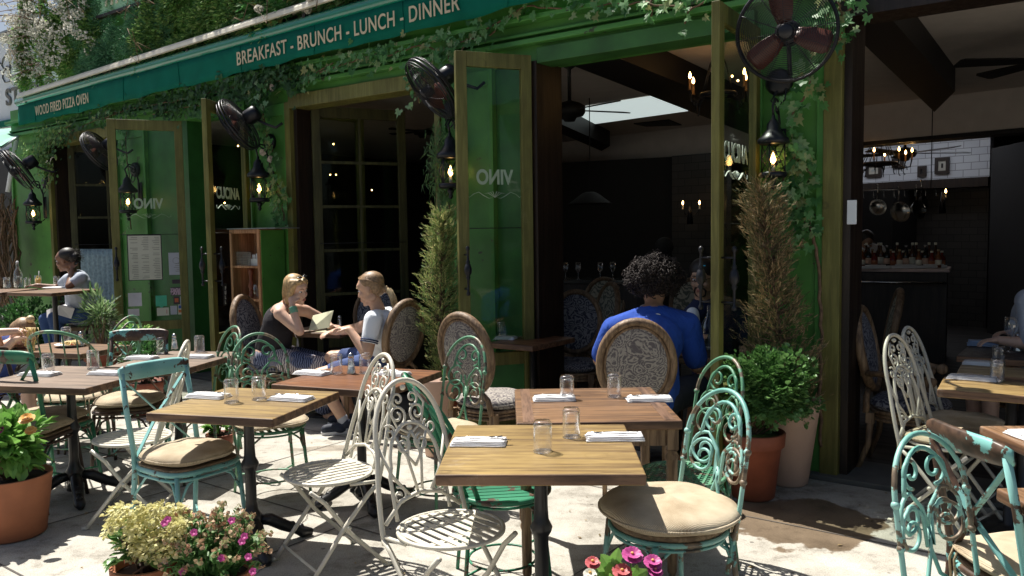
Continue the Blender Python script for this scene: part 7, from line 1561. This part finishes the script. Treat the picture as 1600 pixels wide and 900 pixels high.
# ---- person in the blue shirt (seen from behind)
PB = thing('person', 'curly-haired person in a bright blue football shirt seen from behind', 'person', (.86, 5.3, 0)); L0 = Vector(PB.location)
hc = q_(V(1010, 447, 5.42)); hc.y += .0; nk = q_(V(1008, 488, 5.35)); ch = q_(V(1003, 535, 5.28)); pel = q_((.84, 5.2, .54)); sL = q_(V(948, 515, 5.32)); sR = q_(V(1062, 508, 5.36)); eL = q_(V(926, 562, 5.40)); eR = q_(V(1078, 572, 5.38)); wL = q_((.72, 5.62, .82)); wR = q_((1.06, 5.62, .82))
Mh = headM(hc, R(82), R(24), 0); b = MB(); add_head(b, Mh, 1.05); b.cap(nk+Vector((0, 0, -.03)), hc+Vector((0, -.01, -.06)), .062, .058); b.ell(ch, (.19, .13, .18)); b.cap(ch, pel, .15, .16); b.ell(pel, (.19, .16, .13)); b.cap(nk, sL, .07, .068); b.cap(nk, sR, .07, .068); limb(b, [sL, eL, wL], [.066, .05, .032]); limb(b, [sR, eR, wR], [.066, .05, .032]); add_hand(b, wL, (.3, .7, .1), (0, 0, 1), 1.0, .8, 1); add_hand(b, wR, (-.3, .7, .1), (0, 0, 1), 1.0, .8, -1)
kL = q_((.72, 5.68, .56)); kR = q_(V(1086, 604, 5.42)); aL = q_((.72, 5.55, .1)); aR = q_(V(1058, 676, 5.15)); limb(b, [pel+Vector((-.09, .02, 0)), kL, aL], [.10, .07, .042]); limb(b, [pel+Vector((.10, 0, 0)), kR, Vector((aR.x, aR.y, .1))], [.10, .072, .044])
remesh(b, 'body', m_skinm, PB, .008); face_bits(PB, Mh, 1.05, m_blackh, m_dark, m_lip)
m_blue = cloth('royal blue shirt', (.014, .065, .36), .2, .9); b = MB(); b.ell(ch, (.225, .15, .19)); b.cap(ch, pel, .18, .185); b.cap(nk+Vector((0, 0, -.02)), sL, .085, .085); b.cap(nk+Vector((0, 0, -.02)), sR, .085, .085); b.cap(sL, sL.lerp(eL, .8), .088, .078); b.cap(sR, sR.lerp(eR, .8), .088, .080); remesh(b, 'shirt', m_blue, PB, .009, 6)
b = MB(); b.tube([nk+Vector((.078*math.cos(a*.42), .06*math.sin(a*.42)-.0, .035+.01*math.sin(a*.42))) for a in range(15)], .006, 6, True); b.build('collar', m_napkin, PB); b = MB(); c = nk+Vector((.015, -.088, -.012)); b.ell(c, (.022, .004, .012)); b.build('neck_emblem', m_napkin, PB)
b = MB(); b.ell(pel+Vector((0, 0, -.02)), (.205, .175, .14)); limb(b, [pel+Vector((.10, 0, 0)), (pel+Vector((.1, 0, 0))).lerp(kR, .8)], [.115, .10]); limb(b, [pel+Vector((-.09, 0, 0)), (pel+Vector((-.09, 0, 0))).lerp(kL, .8)], [.115, .10]); remesh(b, 'shorts', cloth('navy shorts', (.015, .018, .035)), PB, .01, 6)
m_bs = plain('black sneaker', (.012, .012, .014), .6); shoe(PB, Vector((aR.x, aR.y, 0)), (-.35, .6, 0), m_bs); shoe(PB, aL, (0, 1, 0), m_bs)
b = MB(); r_ = random.Random(8); C0 = Mh @ Vector((-.03, 0, .045)); b.ell(C0, (.145, .14, .125), 20, 12); hb = b.build('hair', m_curl, PB); b = MB()
for k in range(1500):
    v = rv(r_); 
    if v.z < -.75: continue
    lm = 1+.10*math.sin(v.x*7+1)*math.cos(v.z*6)+.06*math.sin(v.y*13)+r_.uniform(-.06, .08); c = C0+Vector((v.x*.168*lm, v.y*.155*lm, v.z*.140*lm)); u, w2 = frame(v); rr = r_.uniform(.004, .017); ph = r_.uniform(0, 6); b.tube([c+v*(.006*i-.012)+u*rr*math.cos(ph+i*1.1)+w2*rr*math.sin(ph+i*1.1) for i in range(7)], r_.choice((.0022, .003, .004)), 4)
b.build('curls', m_curl, PB)

PB.location = PB.location+Vector((.05, 0, 0))
# ---- person in the navy jersey, mostly hidden by the open door
PN = thing('person', 'bearded person in a navy jersey and cap, half hidden behind the olive door', 'person', (1.45, 5.95, 0)); L0 = Vector(PN.location)
hc = q_(V(1097, 434, 5.98)); nk = hc+Vector((.02, .05, -.15)); ch = q_(V(1115, 520, 6.08)); pel = ch+Vector((.03, .06, -.30)); sR = q_(V(1076, 500, 6.0)); eR = q_(V(1072, 560, 5.86)); wR = q_(V(1086, 548, 5.72)); sL = ch+Vector((.2, 0, .1)); eL = sL+Vector((.05, -.1, -.22)); wL = eL+Vector((-.1, -.2, .04))
Mh = headM(hc, R(-118), R(10), 0); b = MB(); add_head(b, Mh, 1.05); b.cap(nk+Vector((0, 0, -.05)), hc+Vector((0, .02, -.06)), .06, .056); b.ell(ch, (.18, .13, .18)); b.cap(ch, pel, .14, .16); b.cap(nk+Vector((0, 0, -.04)), sR, .065, .065); b.cap(nk+Vector((0, 0, -.04)), sL, .065, .065); limb(b, [sR, eR, wR], [.062, .048, .03]); limb(b, [sL, eL, wL], [.062, .048, .03]); add_hand(b, wR, (.15, -.3, .9), (-1, 0, 0), 1.0, 1.0, 1); add_hand(b, wL, (-.2, -.6, .2), (0, 0, 1), 1.0, .9, -1)
k1, k2 = pel+Vector((-.06, -.42, .02)), pel+Vector((.16, -.42, .02)); limb(b, [pel+Vector((-.08, 0, 0)), k1, Vector((k1.x, k1.y+.05, .08))], [.09, .065, .04]); limb(b, [pel+Vector((.1, 0, 0)), k2, Vector((k2.x, k2.y+.05, .08))], [.09, .065, .04])
remesh(b, 'body', skinmat('warm brown skin', (.46, .28, .19)), PN, .008); face_bits(PN, Mh, 1.05, m_blackh, m_dark, m_lip)
b = MB(); b.ell(ch, (.21, .15, .19)); b.cap(ch, pel, .17, .18); b.cap(nk+Vector((0, 0, -.055)), sR, .08, .08); b.cap(nk+Vector((0, 0, -.055)), sL, .08, .08); b.cap(sR, sR.lerp(eR, .6), .084, .074); b.cap(sL, sL.lerp(eL, .6), .084, .074); remesh(b, 'jersey', cloth('navy jersey', (.012, .018, .06)), PN, .009, 6)
b = MB(); b.cap(sR+Vector((.02, -.04, .05)), sR+Vector((.03, -.09, -.09)), .05, .04); remesh(b, 'shoulder_panel', m_polo, PN, .009, 4)
b = MB(); b.ell(Mh @ Vector((-.015, 0, .06)), (.11, .092, .085), 24, 14, Mh.to_3x3()); remesh(b, 'cap', m_blackh, PN, .008, 3); b = MB(); b.ell(Mh @ Vector((.05, .03, .10)), (.02, .02, .01)); b.build('cap_emblem', plain('cyan cap emblem', (.05, .45, .7), .6, bs=0), PN)
b = MB()
for s_ in (-1, 1): b.tube([Mh @ Vector(q) for q in ((.092, s_*.004, -.052), (.088, s_*.028, -.055), (.07, s_*.042, -.08), (.055, s_*.03, -.118), (.07, 0, -.124))], [.004, .006, .008, .010, .010], 6)
b.tube([Mh @ Vector((.01, s_*.072, -.02)) if False else Mh @ Vector((.04, -.06, -.06)), Mh @ Vector((.02, -.066, -.02))], .007, 6); b.build('beard', m_blackh, PN)
b = MB()
for s_ in (-1, 1): b.tube([Mh @ Vector((.088-.02*abs(math.sin(a*.5))*0, s_*.033+.021*math.cos(a*.57), .004+.015*math.sin(a*.57))) for a in range(11)], .0022, 5, True); b.tube([Mh @ Vector((.086, s_*.054, .008)), Mh @ Vector((.0, s_*.08, .005))], .002, 5)
b.build('glasses', m_dark, PN)

# ---- woman at the high table, left
PL = thing('person', 'dark-haired woman in a grey T-shirt leaning on her hand at the high table', 'person', (-5.0, 9.3, 0)); L0 = Vector(PL.location); D = 9.15
hc = q_(V(102, 406, D)); nk = q_(V(116, 428, D+.03)); ch = q_(V(122, 446, D+.05)); pel = q_(V(128, 488, D+.1)); sR = q_(V(127, 434, D-.13)); eR = q_(V(108, 447, D-.22)); wR = q_(V(113, 421, D-.06)); sL = q_(V(107, 436, D+.2)); eL = q_(V(90, 450, D+.2)); wL = q_(V(58, 446, D+.1))
Mh = headM(hc, R(186), R(12), 0); b = MB(); add_head(b, Mh, 1.0); b.cap(nk, hc+Vector((.03, 0, -.06)), .05, .046); b.ell(ch, (.11, .16, .17)); b.cap(ch, pel, .12, .15); b.ell(pel, (.16, .18, .13)); b.cap(nk, sR, .05, .052); b.cap(nk, sL, .05, .052); limb(b, [sR, eR, wR], [.052, .040, .026]); limb(b, [sL, eL, wL], [.052, .040, .026]); add_hand(b, wR, (-.1, .2, .8), (-.2, -1, 0), .9, .6, 1); add_hand(b, wL, (-1, 0, 0), (0, 0, 1), .9, .4, 1)
kR = q_(V(86, 497, D-.12)); kL = q_(V(72, 499, D+.12)); limb(b, [pel+Vector((0, -.09, 0)), kR, kR+Vector((.05, 0, -.42))], [.09, .062, .04]); limb(b, [pel+Vector((0, .09, 0)), kL, kL+Vector((.05, 0, -.42))], [.09, .062, .04]); remesh(b, 'body', m_skind, PL, .009); face_bits(PL, Mh, 1.0, m_blackh, m_dark, plain('dark lips', (.2, .07, .06), .4, bs=0))
b = MB(); b.ell(ch, (.125, .175, .18)); b.cap(ch, pel, .14, .165); b.cap(nk+Vector((0, 0, -.03)), sR, .06, .066); b.cap(nk+Vector((0, 0, -.03)), sL, .06, .066); b.cap(sR, sR.lerp(eR, .5), .067, .06); b.cap(sL, sL.lerp(eL, .5), .067, .06); remesh(b, 't_shirt', cloth('pale grey T-shirt', (.42, .46, .54), .05), PL, .01, 6)
b = MB(); b.ell(pel, (.175, .195, .14)); limb(b, [pel+Vector((0, -.09, 0)), kR, kR+Vector((.05, 0, -.36))], [.105, .078, .055]); limb(b, [pel+Vector((0, .09, 0)), kL, kL+Vector((.05, 0, -.36))], [.105, .078, .055]); remesh(b, 'jeans', cloth('blue denim', (.03, .07, .19)), PL, .01, 5)
b = MB(); b.ell(Mh @ Vector((-.035, 0, .045)), (.10, .088, .088), 20, 12, Mh.to_3x3()); b.ell(Mh @ Vector((-.10, 0, .0)), (.07, .075, .07), 20, 12, Mh.to_3x3()); remesh(b, 'hair', m_blackh, PL, .009, 2)
hair_strands('hair_strands', m_blackh, PL, lambda r_: (lambda v: [Mh @ (Vector((-.09, 0, .01))+v*.06), Mh @ (Vector((-.10, 0, .01))+v*.10+rv(r_)*.015)])(rv(r_)), 160, .004, 6)
b = MB(); n0 = kR.lerp(pel, .35)+Vector((0, -.02, .10)); vs = [n0+Vector(q)*.72 for q in ((-.22, -.06, -.04), (.0, -.10, .03), (.22, -.08, -.02), (.18, -.12, -.17), (-.0, -.16, -.1), (-.18, -.13, -.15), (0, .1, .03))]; b.add([tuple(v) for v in vs], [(0, 1, 4, 5), (1, 2, 3, 4), (0, 6, 1), (6, 2, 1)]); o = b.build('lap_napkin', m_napkin, PL); s_ = o.modifiers.new('s', 'SOLIDIFY'); s_.thickness = .006
# stool
t = thing('high_stool', 'high wooden stool under the woman at the bar table', 'stool', (pel.x+PL.location.x, pel.y+PL.location.y, 0)); hz_ = pel.z-.15; b = MB(); b.lathe([(.001, hz_-.04), (.19, hz_-.04), (.2, hz_-.02), (.19, hz_), (.001, hz_)], n=24); b.build('seat', m_seatwood, t)
for k in range(4): a = math.pi/4+k*math.pi/2; b = MB(); b.tube([(math.cos(a)*.13, math.sin(a)*.13, hz_-.04), (math.cos(a)*.2, math.sin(a)*.2, 0)], .013, 7); b.build('leg', m_blackm, t)
b = MB(); b.tube(ring(.17, .25, 24), .009, 6, True); b.build('footrest', m_blackm, t)

# ---- child bending over the pasta
PC = thing('person', 'child with a hair bun bending over the table and lifting pasta with both hands', 'person', (-3.9, 6.35, 0)); L0 = Vector(PC.location); D = 6.3
hc = q_(V(36, 522, D)); pel = q_((-4.15, 6.4, .46)); ch = q_(V(6, 545, D+.05)); nk = q_(V(22, 535, D)); wR = q_(V(30, 517, D-.22)); eR = q_(V(-8, 520, D-.28)); sR = q_(V(-2, 545, D-.14)); wL = q_(V(24, 530, D-.26)); eL = q_(V(2, 552, D-.3)); sL = q_(V(4, 540, D+.14))
Mh = headM(hc, R(-20), R(58), R(0)); b = MB(); add_head(b, Mh, .92); b.cap(nk, hc, .045, .045); b.ell(ch, (.10, .13, .12)); b.cap(ch, pel, .11, .13); b.cap(nk, sR, .045, .045); b.cap(nk, sL, .045, .045); limb(b, [sR, eR, wR], [.042, .034, .024]); limb(b, [sL, eL, wL], [.042, .034, .024]); add_hand(b, wR, (1, 0, -.1), (0, .3, 1), .85, .6, 1); add_hand(b, wL, (1, .1, .15), (0, .3, 1), .85, .6, -1)
k1 = pel+Vector((.36, -.07, 0)); k2 = pel+Vector((.36, .07, 0)); limb(b, [pel, k1, k1+Vector((0, 0, -.4))], [.08, .055, .035]); limb(b, [pel, k2, k2+Vector((0, 0, -.4))], [.08, .055, .035]); remesh(b, 'body', m_skin, PC, .0075); face_bits(PC, Mh, .92, m_brownh, m_dark, m_lip)
b = MB(); b.ell(ch, (.115, .145, .13)); b.cap(ch, pel, .125, .145); b.cap(pel, k1, .095, .07); b.cap(pel, k2, .095, .07); remesh(b, 'dress', cloth('blue print dress', (.04, .07, .25)), PC, .01, 5)
b = MB(); b.ell(Mh @ Vector((-.03, 0, .04)), (.09, .08, .082), 20, 12, Mh.to_3x3()); b.ell(Mh @ Vector((-.06, 0, .0)), (.06, .074, .07), 20, 12, Mh.to_3x3()); remesh(b, 'hair', m_brownh, PC, .008, 2); b = MB(); b.ell(Mh @ Vector((-.055, .0, .135)), (.03, .032, .03)); b.build('hair_bun', m_lblond, PC)
b = MB(); r_ = random.Random(2)
for k in range(30): c = V(49, 516, D-.24)-L0+Vector((r_.gauss(0, .02), r_.gauss(0, .01), 0)); b.tube([c+Vector((.015*math.sin(i+k), .01*math.cos(i*1.3+k), .02-.028*i)) for i in range(5+k % 4)], .0032, 5)
b.build('pasta_strands', m_pasta); o = sc.objects['pasta_strands']; o.location = L0; tag(o, 'bundle of yellow pasta strands lifted in the child\'s hands', 'pasta')

# ---- bartender and diner at the right edge
PT = thing('person', 'bartender in a white shirt with bowed head behind the row of bottles', 'person', tuple(Vector((PD(1351, 400, 10.9).x, 10.9, 0)))); L0 = Vector(PT.location); hc = q_(V(1354, 376, 10.85)); ch = q_(V(1352, 398, 10.95)); b = MB(); Mh = headM(hc, R(-100), R(40), 0); add_head(b, Mh, 1.05)
pel = Vector((ch.x, ch.y+.05, .95)); sA, sB = ch+Vector((-.19, 0, .06)), ch+Vector((.19, 0, .06)); b.ell(ch, (.18, .12, .17)); b.cap(ch, pel, .14, .15); b.cap(ch+Vector((0, 0, .1)), hc, .06, .055); limb(b, [sA, sA+Vector((-.05, -.1, -.25)), sA+Vector((.02, -.3, -.22))], [.06, .048, .03]); limb(b, [sB, sB+Vector((.05, -.1, -.25)), sB+Vector((-.02, -.3, -.22))], [.06, .048, .03])
add_hand(b, sA+Vector((.02, -.3, -.22)), (0, -1, 0), (0, 0, 1), 1); add_hand(b, sB+Vector((-.02, -.3, -.22)), (0, -1, 0), (0, 0, 1), 1, .5, -1); limb(b, [pel+Vector((-.09, 0, 0)), Vector((pel.x-.1, pel.y, .5)), Vector((pel.x-.1, pel.y, .06))], [.09, .06, .04]); limb(b, [pel+Vector((.09, 0, 0)), Vector((pel.x+.1, pel.y, .5)), Vector((pel.x+.1, pel.y, .06))], [.09, .06, .04]); remesh(b, 'body', m_skinm, PT, .01); face_bits(PT, Mh, 1.05, m_blackh, m_dark, m_lip)
b = MB(); b.ell(ch, (.2, .14, .18)); b.cap(ch, pel, .16, .165); b.cap(ch+Vector((0, 0, .08)), sA, .08, .075); b.cap(ch+Vector((0, 0, .08)), sB, .08, .075); b.cap(sA, sA+Vector((-.05, -.1, -.22)), .076, .06); b.cap(sB, sB+Vector((.05, -.1, -.22)), .076, .06); remesh(b, 'white_shirt', cloth('white shirt', (.7, .7, .72), .04), PT, .012, 4)
b = MB(); b.ell(Mh @ Vector((-.025, 0, .04)), (.11, .092, .095), 20, 12, Mh.to_3x3()); remesh(b, 'hair', m_blackh, PT, .01, 2)
PR = thing('person', 'diner in a pale blue-grey shirt at the right edge inside the dark room', 'person', tuple(Vector((PD(1616, 480, 5.6).x, 5.6, 0)))); L0 = Vector(PR.location); ch = q_(V(1622, 502, 5.6)); hc = q_(V(1640, 415, 5.6)); pel = Vector((ch.x+.05, ch.y, .55)); sA, sB = q_(V(1607, 470, 5.45)), q_(V(1640, 464, 5.8)); Mh = headM(hc, R(190), 0, 0)
b = MB(); add_head(b, Mh, 1.05); b.ell(ch, (.13, .19, .2)); b.cap(ch, pel, .14, .16); b.cap(ch+Vector((.03, 0, .15)), hc, .07, .055); limb(b, [sA, sA+Vector((-.02, -.06, -.28)), sA+Vector((-.16, .05, -.27))], [.06, .048, .03]); limb(b, [sB, sB+Vector((-.05, .06, -.27)), sB+Vector((-.25, 0, -.25))], [.06, .048, .03]); add_hand(b, sA+Vector((-.16, .05, -.27)), (-1, 0, 0), (0, 0, 1)); add_hand(b, sB+Vector((-.25, 0, -.25)), (-1, 0, 0), (0, 0, 1)); limb(b, [pel, pel+Vector((-.4, -.05, 0)), pel+Vector((-.38, -.05, -.46))], [.1, .065, .04]); limb(b, [pel, pel+Vector((-.4, .15, 0)), pel+Vector((-.38, .15, -.46))], [.1, .065, .04]); remesh(b, 'body', m_skin, PR, .01); face_bits(PR, Mh, 1.05, m_brownh, m_dark, m_lip)
b = MB(); b.ell(ch, (.15, .21, .22)); b.cap(ch, pel, .16, .18); b.cap(ch+Vector((.03, 0, .12)), sA, .085, .085); b.cap(ch+Vector((.03, 0, .12)), sB, .085, .085); b.cap(sA, sA+Vector((-.02, -.06, -.26)), .082, .06); b.cap(sB, sB+Vector((-.05, .06, -.25)), .082, .06); remesh(b, 'shirt', cloth('pale blue grey shirt', (.40, .44, .52), .05), PR, .011, 5); b = MB(); b.ell(Mh @ Vector((-.025, 0, .04)), (.11, .092, .095), 20, 12, Mh.to_3x3()); remesh(b, 'hair', m_brownh, PR, .01, 2)
# chair for the diner at the edge and for the jersey person and child
put(ovb, Vector((PR.location.x+.02, 5.65, 0)), face(185), 'carved oval-back chair in the shadow under the diner at the right edge', G3)
put(ovb, Vector((PN.location.x+.06, 6.1, 0)), face(-118), 'oval-back chair under the person in the navy jersey', G3)
put(xc5, Vector((-4.15, 6.4, 0)), face(0), 'brown chair under the child with the pasta')
